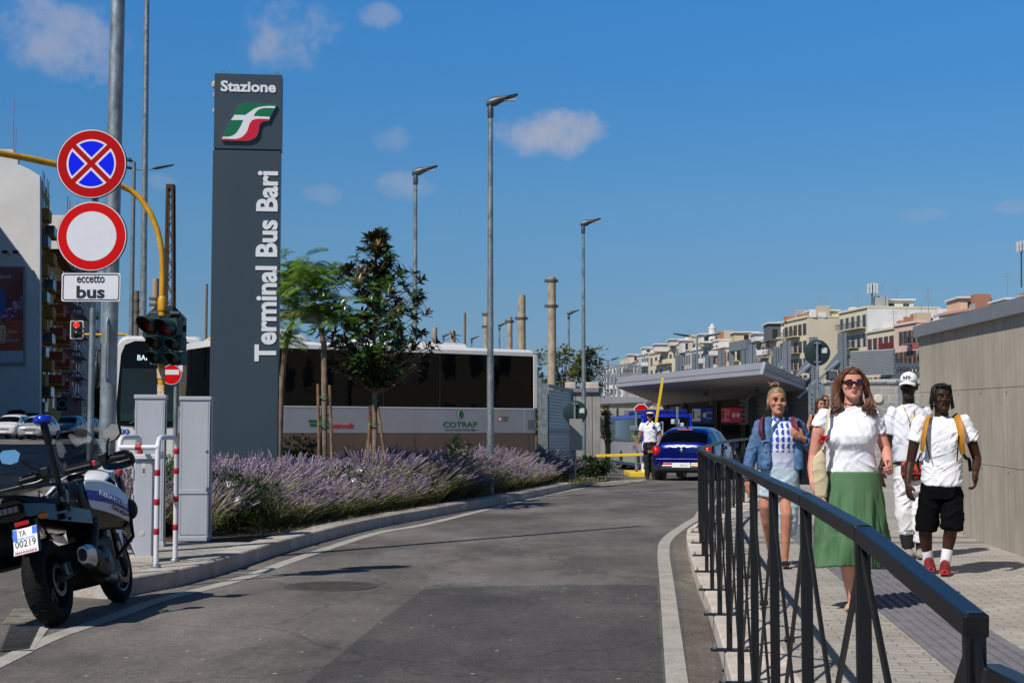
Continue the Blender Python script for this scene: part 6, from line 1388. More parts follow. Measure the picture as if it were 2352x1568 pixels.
# truss bridge right of the panel
t=thing('truss','grey steel lattice truss between the louvred panel and the concrete wall','truss',px(2085,860,78));b=MB();y0_,y1_=836,868
for k in range(8):
 xa,xb=2056+8*k,2064+8*k
 b.bar(px(xa,y0_+5,78),px(xb,y1_-8,78),.07,.07);b.bar(px(xa,y1_-8,78),px(xb,y0_+5,78),.07,.07)
for yy in(y0_,y0_+5,y1_-8,y1_-3):b.bar(px(2050,yy,78),px(2130,yy,78),.12,.12)
b.build('lattice',mat('truss steel','#59626b',.6,.2),t)
t=thing('footbridge_support','dark steelwork below the truss','support',px(2085,880,79));b=MB();b.box(px(2050,880,79).x,px(2130,880,79).x,79,79.3,0,px(2085,866,79).z);b.build('plate',mat('support dark','#5b5c5a',.8,var=.5,vs=1.2,col2='#a09a8e'),t)
# railway catenary gantries at the far left of the canopy
for k,(x0,x1,y0_,Y,lab)in enumerate(((1372,1470,838,150,'nearer railway gantry lattice left of the canopy'),(1380,1440,862,190,'farther railway gantry lattice below the white house'))):
 t=thing('railway_gantry',lab,'gantry',px(x0,y0_,Y));b=MB();H_=1.2
 a,c=px(x0,y0_,Y),px(x1,y0_,Y);n=14
 for i in range(n):
  p0,p1=a.lerp(c,i/n),a.lerp(c,(i+1)/n);b.bar(p0,p1-Vector((0,0,H_)),.09,.09);b.bar(p0-Vector((0,0,H_)),p1,.09,.09)
 for dz in(0,H_):b.bar(a-Vector((0,0,dz)),c-Vector((0,0,dz)),.14,.14)
 for q in(a,a.lerp(c,.5),c):
  b.bar(q,(q.x,q.y,-1),.3,.3);b.bar(q+Vector((1.4,0,-2.5)),(q.x,q.y,q.z-4.5),.1,.1)
 b.build('lattice',mat('gantry grey','#8b9196',.6,.2),t)
# --- barriers at the gate
t=thing('gate_barrier','lowered yellow barrier arm in front of the blue bus','barrier',px(1481,1080,46.5));b=MB();q=px(1481,1078,46.5)
b.box(q.x-.11,q.x+.11,46.4,46.65,0,px(1481,1064,46.5).z);b.build('pedestal',M_WHITE,t,bevel=.02);b=MB();b.bar(px(1368,1046.5,46.5),px(1481,1043,46.3),.05,.085);b.build('arm',M_YEL2,t,bevel=.008)
t=thing('gate_barrier','raised yellow barrier arm leaning up beside the policeman','barrier',px(1512,1080,46));b=MB();b.bar(px(1504,988,46),px(1522.5,868,46),.085,.05,(0,1,0));b.build('arm',M_YEL2,t,bevel=.008)
q=px(1514,1000,46.2);b=MB();b.box(q.x-.12,q.x+.13,46.1,46.4,0,px(1514,968,46).z);b.build('pedestal',M_GREY,t,bevel=.02);b=MB();b.box(q.x-.08,q.x+.09,46.09,46.1,px(1514,986,46).z,px(1514,971,46).z);b.build('screen',M_BLACK,t)
t=thing('traffic_island','yellow painted kerb block at the barrier','kerb',px(1467,1090,46));b=MB();a,c=px(1445,1090,46),px(1492,1090,46);b.box(a.x,c.x,45.6,48.5,-.01,.14);b.build('block',M_YEL2,t,bevel=.02)
for xx,yt,lab in((1461,944,'thin grey camera pole left of the policeman'),(1556,934,'thin grey camera pole behind the blue hatchback')):
 q=px(xx,yt,46.8);t=thing('camera_pole',lab,'pole',(q.x,46.8,0));b=MB();b.tube([(q.x,46.8,0),(q.x,46.8,q.z)],.045,10);b.build('pole',M_GALVD,t,60);z_=px(xx,983 if xx<1500 else 968,46.8).z
 b=MB();b.box(q.x-.22,q.x+.05,46.65,46.78,z_-.08,z_+.08);b.box(q.x-.05,q.x+.2,46.7,46.78,z_-.16,z_-.04);b.build('camera',MATS['camera white']if xx>1500 else M_STEEL,t,bevel=.02)
c=px(1473,944,88);t=thing('stop_sign','red octagonal sign showing above the roof of the blue bus','road sign',c);rr=.5
b=MB();b.prism([(c.x+rr*math.cos(R(22.5+45*k)),c.y,c.z+rr*math.sin(R(22.5+45*k)))for k in range(8)],(0,.02,0));o=b.build('plate',M_WHITE,t);flip_fix(o.data)
b=MB();b.prism([(c.x+rr*.88*math.cos(R(22.5+45*k)),c.y-.004,c.z+rr*.88*math.sin(R(22.5+45*k)))for k in range(8)],(0,.003,0));o=b.build('red_field',M_SRED2,t);flip_fix(o.data)
b=MB();b.tube([(c.x,88.05,-.6),(c.x,88.05,c.z)],.04,8);b.build('post',M_GALV,t,60)
# --- galvanised gate and short concrete wall right of the coach
t=thing('mesh_gate','galvanised steel gate with mesh right of the coach','gate',px(1258,1075,39));A,B=px(1257,885,39),px(1314,897,41.5);zb=-.0
b=MB();b.prism([(A.x,A.y+.03,.1),(B.x,B.y+.03,.1),(B.x,B.y+.03,B.z-.08),(A.x,A.y+.03,A.z-.08)],(0,.02,0));o=b.build('sheet',mat('galvanised sheet','#a9bac0',.45,.4,var=.15,vs=7),t);flip_fix(o.data)
for f0 in(0,1):
 q=A.lerp(B,f0);b=MB();b.bar((q.x,q.y,0),(q.x,q.y,q.z+.03),.09,.09);b.build('stile',M_GALVD,t)
for zf in(0,.52,1):
 b=MB();b.bar((A.x,A.y,lerp(.1,A.z,zf)),(B.x,B.y,lerp(.1,B.z,zf)),.07,.09);b.build('rail',M_GALVD,t)
b=MB()
for k in range(28):zf=(k+.5)/28;b.bar((A.x,A.y-.02,lerp(.1,A.z,zf)),(B.x,B.y-.02,lerp(.1,B.z,zf)),.018,.018)
b.build('mesh_wires',M_GALVD,t)
for x in(1240,1249):
 q=px(x,868 if x<1245 else 880,38.6);b=MB();b.bar((q.x,q.y,0),q,.1,.1);b.build('gate_post',M_GALV,t)
M_CONC2=conc('grey cast concrete','#9b9894','#7c7874')
t=thing('short_concrete_wall','short grey concrete wall segment between the gate and the blue bus','wall',px(1345,1075,48));A,B=px(1309,893,48),px(1379,905,47.5)
b=MB();b.box(A.x,B.x,47.6,48.1,-.1,A.z-.12);b.build('wall',M_CONC2,t,bevel=.01);b=MB();b.box(A.x-.05,B.x+.05,47.5,48.2,A.z-.12,A.z);b.build('coping',M_CAP,t)
for x in(1322,1345,1360):q=px(x,990,47.6);b=MB();b.box(q.x-.01,q.x+.01,47.59,47.6,0,A.z-.15);b.build('joint',M_DARK,t)
for x,w_ in((1308,.35),(1352,.6)):
 q=px(x,885,48.6);tt=thing('stone_block','rough pale stone block lying on the short concrete wall, %s one'%('left' if x<1330 else 'right'),'stone',(q.x,48.0,A.z));b=MB();b.box(q.x-w_/2,q.x+w_/2,47.7,48.0,A.z,A.z+.22);b.build('stone',M_STONE,tt,bevel=.03)
# ================================================================ FAR HOUSES
M_WIN=mat('far window','#2c3136',.15);M_SHUT=[mat('shutter brown','#5b4334',.7),mat('shutter green','#3f6a55',.7),mat('shutter grey','#8b8d8c',.7),mat('shutter red','#7d3030',.7)]
M_RAILD=mat('balcony iron','#50525a',.6,.3);M_FWH=mat('far white','#d8d6d2',.8,var=.06,vs=.3)
SLX=lambda Z:97.65-.164*Z
SD=Vector((-.164,1,0)).normalized();SN=Vector((-SD.y,SD.x,0))
def Zof(x):return 319000/((x-1176)+535.8)
rb=random.Random(77)
def house(label,x0,x1,ytop,col,rows=3,cols=4,depth=13,gable=None,balc=.5,bcol=None,shut=0,parapet=True,roofbox=None,ants=0,win=True,fh=3.2,cat='apartment block',trim=None):
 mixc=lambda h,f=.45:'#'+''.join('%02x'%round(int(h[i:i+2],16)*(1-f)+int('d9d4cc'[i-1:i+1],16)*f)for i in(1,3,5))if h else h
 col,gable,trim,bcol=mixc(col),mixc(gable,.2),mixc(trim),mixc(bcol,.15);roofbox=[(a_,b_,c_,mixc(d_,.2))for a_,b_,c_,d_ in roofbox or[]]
 Z1,Z0=Zof(x1),Zof(x0);zt=px(x1,ytop,Z1).z;near=Vector((SLX(Z1),Z1,0));Lf=(Z0-Z1)/SD.y
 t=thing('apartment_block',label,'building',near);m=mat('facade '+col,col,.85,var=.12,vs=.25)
 back=Vector((SN.x,SN.y,0))*-depth
 P=[near,near+SD*Lf,near+SD*Lf+back,near+back]
 b=MB();b.prism([(q.x,q.y,-2)for q in P],(0,0,zt+2));o=b.build('walls',m,t);flip_fix(o.data)
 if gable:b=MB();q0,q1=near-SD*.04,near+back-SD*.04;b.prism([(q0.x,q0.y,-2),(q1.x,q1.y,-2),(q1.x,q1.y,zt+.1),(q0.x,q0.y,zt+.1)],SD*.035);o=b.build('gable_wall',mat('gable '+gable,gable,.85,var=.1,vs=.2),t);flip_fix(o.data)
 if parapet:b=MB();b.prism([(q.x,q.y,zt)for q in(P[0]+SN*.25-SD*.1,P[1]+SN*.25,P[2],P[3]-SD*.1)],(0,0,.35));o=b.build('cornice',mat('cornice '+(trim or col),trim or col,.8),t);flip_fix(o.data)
 wm=None;bm_=None;cols+=1;ww=min(1.1,Lf/cols*.42)
 for r in range(rows if win else 0):
  for c in range(cols):
   if(r or c)and rb.random()<.22:continue
   s_=Lf*(c+.5)/cols;z=zt-1.0-fh*r;q=near+SD*s_+SN*.03
   if wm is None:
    b=MB();b.mat(0);b.prism([(0,0,0),tuple(SD*ww),tuple(SD*ww+Vector((0,0,-2.1))),(0,0,-2.1)],SN*.03);b.mat(1)
    for s0 in(-.32,ww+.02):b.prism([tuple(SD*s0),tuple(SD*(s0+.3)),tuple(SD*(s0+.3)+Vector((0,0,-2.1))),tuple(SD*s0+Vector((0,0,-2.1)))],SN*.07)
    o=MB.build(b,'window',[M_WIN,M_SHUT[shut]],t,local=True);flip_fix(o.data);wm=o;o.location=q-near+Vector((0,0,z))-SD*(ww/2)
   else:o=wm.copy();COL.objects.link(o);o.parent=t;o.location=q-near+Vector((0,0,z))-SD*(ww/2)
 nb=int(round(rows*balc*2.2))if win else 0
 for k in range(nb):
  r=k%rows;c0=rb.choice((.05,.3,.55));s0=Lf*c0;s1=s0+Lf*rb.uniform(.25,.4);z=zt-3.15-fh*r
  A_,B_=near+SD*s0,near+SD*s1;b=MB();b.mat(0);b.prism([(q.x,q.y,z)for q in(A_,B_,B_+SN*1.2,A_+SN*1.2)],(0,0,-.16))
  if bcol:
   b.mat(1);O0=A_+SN*1.2;O1=B_+SN*1.2
   for a_,c_ in((A_,O0),(O0,O1),(O1,B_)):b.bar((a_.x,a_.y,z+.5),(c_.x,c_.y,z+.5),.07,.95)
  else:
   b.mat(1);O0=A_+SN*1.2;O1=B_+SN*1.2
   for a_,c_ in((A_,O0),(O0,O1),(O1,B_)):
    b.bar((a_.x,a_.y,z+1),(c_.x,c_.y,z+1),.06,.06);n_=max(2,int((c_-a_).length/.35))
    for i in range(n_):q=a_.lerp(c_,i/n_);b.bar((q.x,q.y,z),(q.x,q.y,z+1),.04,.04)
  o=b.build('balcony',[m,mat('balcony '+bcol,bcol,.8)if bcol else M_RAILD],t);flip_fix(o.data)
 for rbx in(roofbox or[]):
  xa,xb,yt,cc=rbx;Zm=Z1+4;a,c=px(xa,yt,Zm),px(xb,yt,Zm);b=MB();b.box(a.x,c.x,Zm,Zm+6,zt-.2,a.z);o=b.build('penthouse',mat('facade '+cc,cc,.85,var=.12,vs=.25),t)
  b=MB();b.box(a.x-.3,c.x+.3,Zm-.4,Zm+6.3,a.z,a.z+.25);b.build('penthouse_roof',M_FWH,o)
  nw=max(1,int((c.x-a.x)/2.5))
  for i in range(nw):
   if a.z-zt<1.6:break
   xx=lerp(a.x,c.x,(i+.5)/nw);b=MB();b.box(xx-.5,xx+.5,Zm-.04,Zm,zt+.2,min(a.z-.5,zt+2));b.build('window',M_WIN,o)
 for i in range(ants):
  f=rb.uniform(.05,.9);q=near+SD*(Lf*f)+back*rb.uniform(.1,.6);h=rb.uniform(2.5,6);b=MB();b.bar((q.x,q.y,zt),(q.x,q.y,zt+h),.06,.06)
  for k in range(rb.randint(2,5)):w_=rb.uniform(.4,.9);zz=zt+h-.25-.35*k;b.bar((q.x-w_,q.y,zz),(q.x+w_,q.y,zz),.04,.04)
  b.build('aerial',mat('aerial grey','#8b8f96',.6,.3),t)
 # clutter on the roof terrace: awnings, tanks, rail
 for i in range(rb.randint(6,9)):
  f=rb.uniform(.02,.95);q=near+SD*(Lf*f)+back*rb.uniform(.05,.4);s_=rb.uniform(.35,1.3);b=MB();b.box(q.x-s_,q.x+s_,q.y-1,q.y+1,zt,zt+rb.uniform(.5,2.4));b.build('roof_tank',rb.choice((M_FWH,mat('roof grey','#9a9b9c',.7),mat('roof rust','#a07058',.8),mat('roof beige','#b7a98f',.8))),t,bevel=.05)
 return t,near,zt,Lf
house('low white stepped house, leftmost of the far row',1385,1431,838,'#d9d7d2',3,3,balc=.6,bcol='#dcdad6',shut=2)
house('brown concrete block with vertical fins beside the white house',1432,1463,831,'#8d7b6c',2,6,balc=.2,shut=0,roofbox=[(1444,1478,815,'#c9bda5')])
house('grey terrace block with white awnings left of the cream one',1463,1491,812,'#a8a49c',3,4,balc=.8,bcol='#d8d5cf',shut=2,ants=1,roofbox=[(1478,1500,799,'#dcdad5')])
house('cream block with a long planted roof balcony',1492,1547,803,'#c8b691',3,4,balc=.9,bcol='#cdbd9a',shut=0,ants=2,trim='#b5a27c',roofbox=[(1505,1545,791,'#d5d0c6')])
house('beige block with slit windows and a penthouse',1547,1566,789,'#d0bda2',2,2,balc=.1,shut=2,roofbox=[(1540,1572,780,'#c9c3b5')])
house('grey concrete block with dark strip windows',1560,1587,805,'#8f8d89',2,4,balc=.3,shut=2,roofbox=[(1566,1592,782,'#cfcdc8')])
house('pale grey block with potted plants on its terrace',1587,1618,801,'#b9b7b6',2,3,balc=.7,bcol='#c9c7c5',shut=2,ants=1)
t,near,zt,Lf=house('white block carrying a round white water tower',1618,1652,782,'#d3d0ca',3,3,balc=.5,bcol='#d3d0ca',shut=2,roofbox=[(1609,1662,768,'#dedcd7')])
q=px(1641,767,Zof(1648));zq=px(1641,743.5,q.y).z;b=MB();r_=8.8*q.y/FPX;b.lathe([(r_*.96,0),(r_*.96,zq-q.z),(r_*1.05,zq-q.z+.1),(r_*1.05,zq-q.z+.5),(r_*.5,zq-q.z+.6),(r_*.5,zq-q.z+1.2),(.01,zq-q.z+1.3)],(q.x,q.y+3,q.z-1),10);b.build('water_tower',M_FWH,t,30)
house('orange and cream block below the white water tower',1640,1670,797,'#c87a52',3,3,balc=.8,bcol='#b4613f',shut=3,trim='#d8cdb4')
house('yellowish block with a flat white roof edge',1670,1737,786,'#cdb883',2,5,balc=.4,shut=0,ants=2,roofbox=[(1688,1740,764,'#cdb98a')],trim='#dedad0')
house('white terrace block with glazed top floor',1720,1768,777,'#dcdad6',2,4,balc=.6,bcol='#dcdad6',shut=2,roofbox=[(1735,1768,766,'#d2d3d4')])
house('tan block with a dark framed glass penthouse',1739,1803,776,'#b39a78',3,5,balc=.8,shut=0,roofbox=[(1766,1793,743,'#3d4148'),(1793,1815,741,'#dedcd8')],ants=1)
house('cream balcony block with a large blank sand coloured gable',1803,1856,729,'#cdb98f',4,4,9.5,gable='#d2c3a4',balc=.9,shut=0,ants=1,roofbox=[(1862,1926,714,'#d9cb93')])
house('cream block with hanging plants and a big blank white gable',1930,1995,707,'#cbbd92',4,4,13,gable='#dcdbd8',balc=1.2,bcol=None,shut=2,roofbox=[(2030,2098,690,'#d8d3c6')],ants=4)
house('low cream block with crimson balconies',1994,2057,755,'#c9b894',3,4,12,balc=1.0,bcol='#7e2a33',shut=3,ants=2)
house('pink block with iron balconies',2057,2108,741,'#cb9a86',4,4,14,balc=1.2,shut=0,ants=4,trim='#d3aa96')
house('terrace house with crimson parapet beside the pink block',2108,2160,748,'#cfc49c',2,4,14,balc=.3,shut=1,bcol='#8c3a38',ants=3,trim='#8c3a38')
house('cream upper house with green shutters and a peach roof tower',2160,2240,712,'#d2c39a',2,5,14,balc=.3,shut=1,roofbox=[(2204,2256,685,'#d7ad88')],ants=2,trim='#a05a48')
house('white house with glazed terrace and hanging plants at the right edge of the row',2276,2372,702,'#d6d7d6',2,5,14,balc=.2,shut=2,roofbox=[(2310,2372,688,'#c6cdcb')],ants=2)
# rooftop antenna masts
def mast(label,x,y0,y1,Z,s):
 p0,p1=px(x,y1,Z),px(x,y0,Z);t=thing('antenna_mast',label,'antenna',p0);b=MB();b.bar(p0,p1,.35*s,.35*s);b.build('mast',mat('mast dark','#4a5157',.6,.4),t)
 for k,(dx,dz)in enumerate(((-1.4,0),(-.5,.1),(.5,.15),(1.3,.05))):
  b=MB();b.box(p1.x+dx*s-.25*s,p1.x+dx*s+.25*s,Z-.4,Z,p1.z-3.0*s+dz,p1.z+dz);b.build('panel_antenna',mat('antenna grey','#c6c6c4',.5),t)
 b=MB();b.bar((p1.x-1.5*s,Z,p1.z-1.5*s),(p1.x+1.4*s,Z,p1.z-1.5*s),.12,.12);b.bar((p1.x-1.5*s,Z,p1.z-2.6*s),(p1.x+1.4*s,Z,p1.z-2.6*s),.12,.12);b.build('crossbar',MATS['mast dark'],t)
mast('telephone antenna mast on the block with the white gable',2003,652,700,238,.55);mast('tall telephone antenna mast at the right edge of the photo',2346,556,660,190,.45)
b=MB();a,c=px(2346,610,190),px(2346,700,190)
# ================================================================ STREET ON THE LEFT
FX=lambda Z:-15.7-.23*Z;FD=Vector((-.23,1,0)).normalized();FN=Vector((FD.y,-FD.x,0))  # facade line and its normal (towards the street)
def fblock(label,Z0,Z1,zt,col,depth=22,gcol=None,gprof=None):
 A=Vector((FX(Z0),Z0,0));L=(Z1-Z0)/FD.y;t=thing('apartment_block',label,'building',A);m=mat('street '+col,col,.88,var=.15,vs=.3);B=A+FD*L;bk=Vector((-depth,0,0))
 b=MB();b.prism([(q.x,q.y,-1)for q in(A,B,B+bk,A+bk)],(0,0,zt+1));o=b.build('walls',m,t);flip_fix(o.data);return t,A,L,m
def fwin(t,A,L,zs,ss,w,h,m,name='window'):
 o0=None
 for z in zs:
  for s_ in ss:
   if o0 is None:b=MB();b.prism([(0,0,0),tuple(FD*w),tuple(FD*w+Vector((0,0,h))),(0,0,h)],FN*.05);o0=b.build(name,m,t,local=True);flip_fix(o0.data);o=o0
   else:o=o0.copy();COL.objects.link(o);o.parent=t
   o.location=FD*s_+Vector((0,0,z))
def fbalc(t,A,m,z,s0,s1,dep,rail,solid,hgt=1.0):
 a,c=A+FD*s0,A+FD*s1;O0,O1=a+FN*dep,c+FN*dep;b=MB();b.mat(0);b.prism([(q.x,q.y,z)for q in(a,c,O1,O0)],(0,0,-.18));b.mat(1)
 for p,q in((a,O0),(O0,O1),(O1,c)):
  if solid:b.bar((p.x,p.y,z+hgt/2),(q.x,q.y,z+hgt/2),.1,hgt)
  else:
   b.bar((p.x,p.y,z+hgt),(q.x,q.y,z+hgt),.07,.07);n_=max(3,int((q-p).length/.3))
   for i in range(n_):e=p.lerp(q,i/n_);b.bar((e.x,e.y,z),(e.x,e.y,z+hgt),.05,.05)
 o=b.build('balcony',[m,rail],t);flip_fix(o.data)
# white gable house with the billboard
Z0=150;zr=lambda x,y:px(x,y,Z0)
t,A,L,m=fblock('tall house with a blank white gable, a billboard and yellow balconies',150.6,160.5,px(110,445,160).z,'#94742f',24)
gp_=[zr(91.5,1030),zr(91.5,404),zr(66,388),zr(41,377),zr(41,366),zr(29,343),zr(-300,338),zr(-300,1030)]
b=MB();b.prism(gp_,(0,.55,0));o=b.build('gable_wall',mat('gable white','#d0cfcd',.85,var=.16,vs=.15),t);flip_fix(o.data)
M_YB=mat('balcony ochre','#8a6a24',.8);M_GLB=mat('balcony glass','#36464f',.2)
k=0
for i in range(9):
 z=px(100,945-62.5*i,154).z
 if z>A.z+px(110,470,160).z:break
 fbalc(t,A,M_YB,z,.8,4.4,.75,M_YB if i%2 else M_GLB,True);fbalc(t,A,M_YB,z-1.2,5.4,9.4,.95,M_GLB if i%2 else M_YB,True)
fwin(t,A,L,[px(100,945-62.5*i,154).z+.1 for i in range(9)],(1.5,3.2,6.2,8),.9,2.1,M_WIN)
b=MB();q=zr(22,342);b.tube([(q.x,151,q.z),(q.x,151,q.z+5.5)],.07,5);b.tube([(zr(29,300).x,151,q.z+.2),(zr(29,300).x,151,zr(29,290).z)],.06,5);b.build('aerial',MATS['aerial grey'],t)
for i in range(3):
 q=zr(33+24*i-34,585);b=MB();b.bar((q.x,150,q.z),(q.x+.1,148.6,q.z+.12),.09,.09);b.box(q.x-.25,q.x+.3,148.3,148.7,q.z-.05,q.z+.25);b.build('spotlight',M_BLACK,t)
# graffiti and street level details
for nm,P,mm in(('graffiti',[(10,955),(22,942),(48,940),(60,945),(52,955),(40,952),(30,960)],M_BLACK),('street_door',[(60,1020),(88,1020),(88,948),(60,948)],mat('door dark','#22272e',.6)),('street_sign',[(69,962),(78,962),(78,948),(69,948)],mat('tabac blue','#28509a',.5))):
 b=MB();b.prism([zr(x,y)-Vector((0,.03,0))for x,y in P],(0,.02,0));o=b.build(nm,mm,t);flip_fix(o.data)
for z_,tx,x_,w_ in((980,'MURI',18,26),):
 pass
# billboard
s=thing('billboard','large billboard with a dark red and orange advertisement on the white gable','billboard',zr(30,834));fy=-.35
def bb(name,P,mm,k):b=MB();b.prism([zr(x,y)+Vector((0,fy-k,0))for x,y in P],(0,.01,0));o=b.build(name,mm,s);flip_fix(o.data);return o
b=MB();b.prism([zr(x,y)+Vector((0,fy,0))for x,y in((-120,838),(60,838),(60,612),(-120,612))],(0,.3,0));o=b.build('frame',mat('billboard frame','#8f959b',.5,.3),s);flip_fix(o.data)
bb('poster_field',[(-116,805),(56,805),(56,615),(-116,615)],mat('poster maroon','#6b2f38',.6,var=.25,vs=.12,col2='#8a4a42'),.02)
bb('poster_field',[(-116,805),(56,805),(56,735),(-116,748)],mat('poster orange','#b05538',.6,var=.2,vs=.2),.035)
bb('poster_field',[(-116,700),(10,672),(56,622),(56,615),(20,615),(-116,690)],mat('poster dusky','#7e4a52',.6),.03)
bb('poster_strip',[(-116,832),(56,832),(56,806),(-116,806)],mat('poster pale','#aeb6c4',.6),.03)
bb('pictured_device',[(-60,724),(10,724),(15,718),(17,690),(14,668),(8,664),(-60,664)],mat('device blue','#3f5f98',.4),.06)
rp=random.Random(2);b=MB()
for i in range(70):
 u=rp.random();x_=-20+76*u;y_=748-55*u**1.3+rp.gauss(0,9);r_=rp.uniform(2,6);b.poly([zr(x_+r_*math.cos(a)*rp.uniform(.6,1.2),y_+r_*math.sin(a)*.7)+Vector((0,fy-.05-.0006*i,0))for a in(0,1,2,3,4,5)])
b.build('pictured_petals',leafmat('petals','#6f4a8a','#c79ab4',.6,trans=0),s)
for tx,x0,x1,y,h in(('dom',0,28,636,9),('NOLOGIA',1,44,762,6),('IVA,',9,27,772,6),('ZA UNICA',2,46,782,6)):
 text('lettering',tx,mat('poster letters','#d8c8c8',.6),s,frame(zr((x0+x1)/2,y)+Vector((0,fy-.07,0)),(0,-1,0)),w=(x1-x0)*150/FPX,h=h*150/FPX,ext=.02)
# ochre house with red balconies
t,A,L,m=fblock('ochre house with a column of red balconies',162,180,px(118,592,166).z,'#a8823c',14)
b=MB();b.prism([(q.x,q.y,px(118,592,166).z)for q in(A+FN*1.2-FD*.5,A+FD*L+FN*1.2,A+FD*L+Vector((-8,0,0)),A+Vector((-8,0,0)))],(0,0,.5));o=b.build('roof_eaves',mat('eaves red','#6e3a2c',.8),t);flip_fix(o.data)
M_RB=mat('balcony red','#8e3a2a',.8)
for y in(668,721,774,828,881):
 z=px(122,y,165).z;fbalc(t,A,m,z,1.5,5.5,1.45,M_RB,True);fbalc(t,A,m,z-.4,9,14,1.7,M_RB,True)
fwin(t,A,L,[px(122,y,165).z for y in(668,721,774,828,881,935)],(.3,6.6,8,15),1.1,2.2,M_WIN);fwin(t,A,L,[px(122,y,165).z+.5 for y in(668,721,774,828,881)],(2.6,),1.0,1.7,M_FWH,'door')
# dark red block with its white gable
ztr=px(130,497,181).z
t,A,L,m=fblock('tall dark red block with a white gable and grey balconies',181.4,214,ztr,'#5e2a28',18)
b=MB();q0,q1=A-FD*.3,A+Vector((-15,0,0))-FD*.3;b.prism([(q0.x,q0.y,-1),(q1.x,q1.y,-1),(q1.x,q1.y,ztr+.2),(q0.x,q0.y,ztr+.2)],FD*.25);o=b.build('gable_wall',mat('gable pale','#c9c4bb',.85,var=.1,vs=.2),t);flip_fix(o.data)
M_WB=mat('balcony grey','#9a9a98',.7)
for i in range(9):
 z=px(160,910-49*i,196).z
 fbalc(t,A,M_WB,z,1,5,1.3,M_RB if i%2 else M_WB,False);fbalc(t,A,M_WB,z+.3,9,15,1.5,M_WB,False);fbalc(t,A,M_WB,z,19,30,1.3,M_WB,False)
fwin(t,A,L,[px(160,910-49*i,196).z for i in range(9)],(2.5,6.5,11,17,23,28),1.2,2.1,M_WIN)
t,A,L,m=fblock('beige tower block beyond the dark red one',216,238,33,'#9c8b78',16)
fwin(t,A,L,[4+3.1*i for i in range(9)],(3,8,14),1.1,1.6,M_WIN)
for i in range(8):fbalc(t,A,m,5+3.1*i,16,21,1.2,M_WB,False)
t,A,L,m=fblock('sunlit white block at the far end of the shaded street',244,262,27,'#d0cbc0',16)
fwin(t,A,L,[4+3.1*i for i in range(7)],(3,8,14),1.1,1.6,M_WIN)
t,A,L,m=fblock('low beige house at the far end of the street, nearest the thick pole',268,300,21,'#a98d74',16)
fwin(t,A,L,[3+3.1*i for i in range(5)],(4,12,20),1.1,1.6,M_WIN);[fbalc(t,A,m,5+3.1*i,5,14,1.2,M_WB,False)for i in range(4)]
# shop awnings and small signs at street level
t=thing('shop_sign','round pale emblem on a dark square shop sign below the ochre house','sign',px(143,925,158));b=MB();a,c=px(130,942,158),px(155,912,158);b.box(a.x,c.x,158,158.1,a.z,c.z);b.build('panel',mat('sign black','#14161a',.6),t);b=MB();b.lathe([(.5,0),(.5,.03),(.42,.03),(.42,0)],(px(143,927,158).x,157.98,px(143,927,158).z),24,(0,-1,0),True);b.build('emblem_ring',mat('emblem pale','#8fa5ae',.6),t)
t=thing('street_name_sign','small white direction sign above the street cars','road sign',px(164,965,120));b=MB();a,c=px(156,975,120),px(172,962,120);b.box(a.x,c.x,120,120.05,a.z,c.z);b.build('panel',M_WHITE,t);b=MB();b.tube([((a.x+c.x)/2,120.08,1),((a.x+c.x)/2,120.08,c.z)],.05,6);b.build('post',M_GALVD,t)
# tall blocks that line the street left of the photograph; their shadow lies over the street
M_OFF=mat('off facade','#b9ab92',.9,var=.15,vs=.3)
def off_block(label,Z0,Z1,H,dx):
 A=Vector((FX(Z0)+dx,Z0,0));L=(Z1-Z0)/FD.y;t=thing('apartment_block',label,'building',A);B=A+FD*L;bk=Vector((-18,0,0));b=MB();b.prism([(q.x,q.y,-1)for q in(A,B,B+bk,A+bk)],(0,0,H+1));o=b.build('walls',M_OFF,t);flip_fix(o.data)
 fwin(t,A,L,[4+3.2*i for i in range(int((H-3)/3.2))],[L*(k+.5)/5 for k in range(5)],1.4,1.8,M_WIN)
off_block('tall beige block lining the street left of the photograph, nearest one',13,62,25,-7)
off_block('tall beige block lining the street left of the photograph, farther one',80,149,33.5,-12)
t=thing('apartment_block','long beige block right of the photograph, mirrored faintly in the coach windows','building',(52,-25,0))
b=MB();b.box(52,66,-34,22,-1,17);b.build('walls',M_OFF,t)
o0=None
for i in range(4):
 for k in range(13):
  if o0 is None:b=MB();b.box(-.06,.0,0,1.6,0,2.0);o0=o=b.build('window',M_WIN,t,local=True)
  else:o=o0.copy();COL.objects.link(o);o.parent=t
  o.location=(0,-8+4.2*k,2+3.9*i)
# ================================================================ PEOPLE
def skinmat(name,c,c2,rough=.55):
 m=mat(name,c,rough,var=.3,vs=9,col2=c2,bump=.08,bs=90,spec=.22);b=m.node_tree.nodes['Principled BSDF'];b.inputs['Subsurface Weight'].default_value=.08;b.inputs['Subsurface Radius'].default_value=(.02,.008,.005);b.inputs['Subsurface Scale'].default_value=.3;return m
def wrinkle(me,amp,kx,kz,seed=0,zr=None,shear=.4):
 off=Vector((seed*3.1,seed*1.7,seed));co=[];D=[(math.cos(a),math.sin(a))for a in(.25+shear*.6,-.45-shear*.5,.95,-1.1)]
 for v in me.vertices:
  p=v.co;f=.5*noise.noise(p*5+off)
  for k,(ca,sa)in enumerate(D):
   u=p.x*ca+p.z*sa;w=-p.x*sa+p.z*ca;q=Vector((u*kx*.55,p.y*4,w*kz*1.25))+off*(k+1)
   n=noise.noise(q)+.35*noise.noise(q*2.2);r=max(0,1-abs(n)*3.2);mask=max(0,noise.noise(p*4.5+off+Vector((k*4,1,k*7)))*2+.35);f+=mask*(r*r*1.3-.3)*(1 if k<2 else .7)
  co.append(p+v.normal*(amp*f))
 for v,c in zip(me.vertices,co):v.co=c
 me.update()
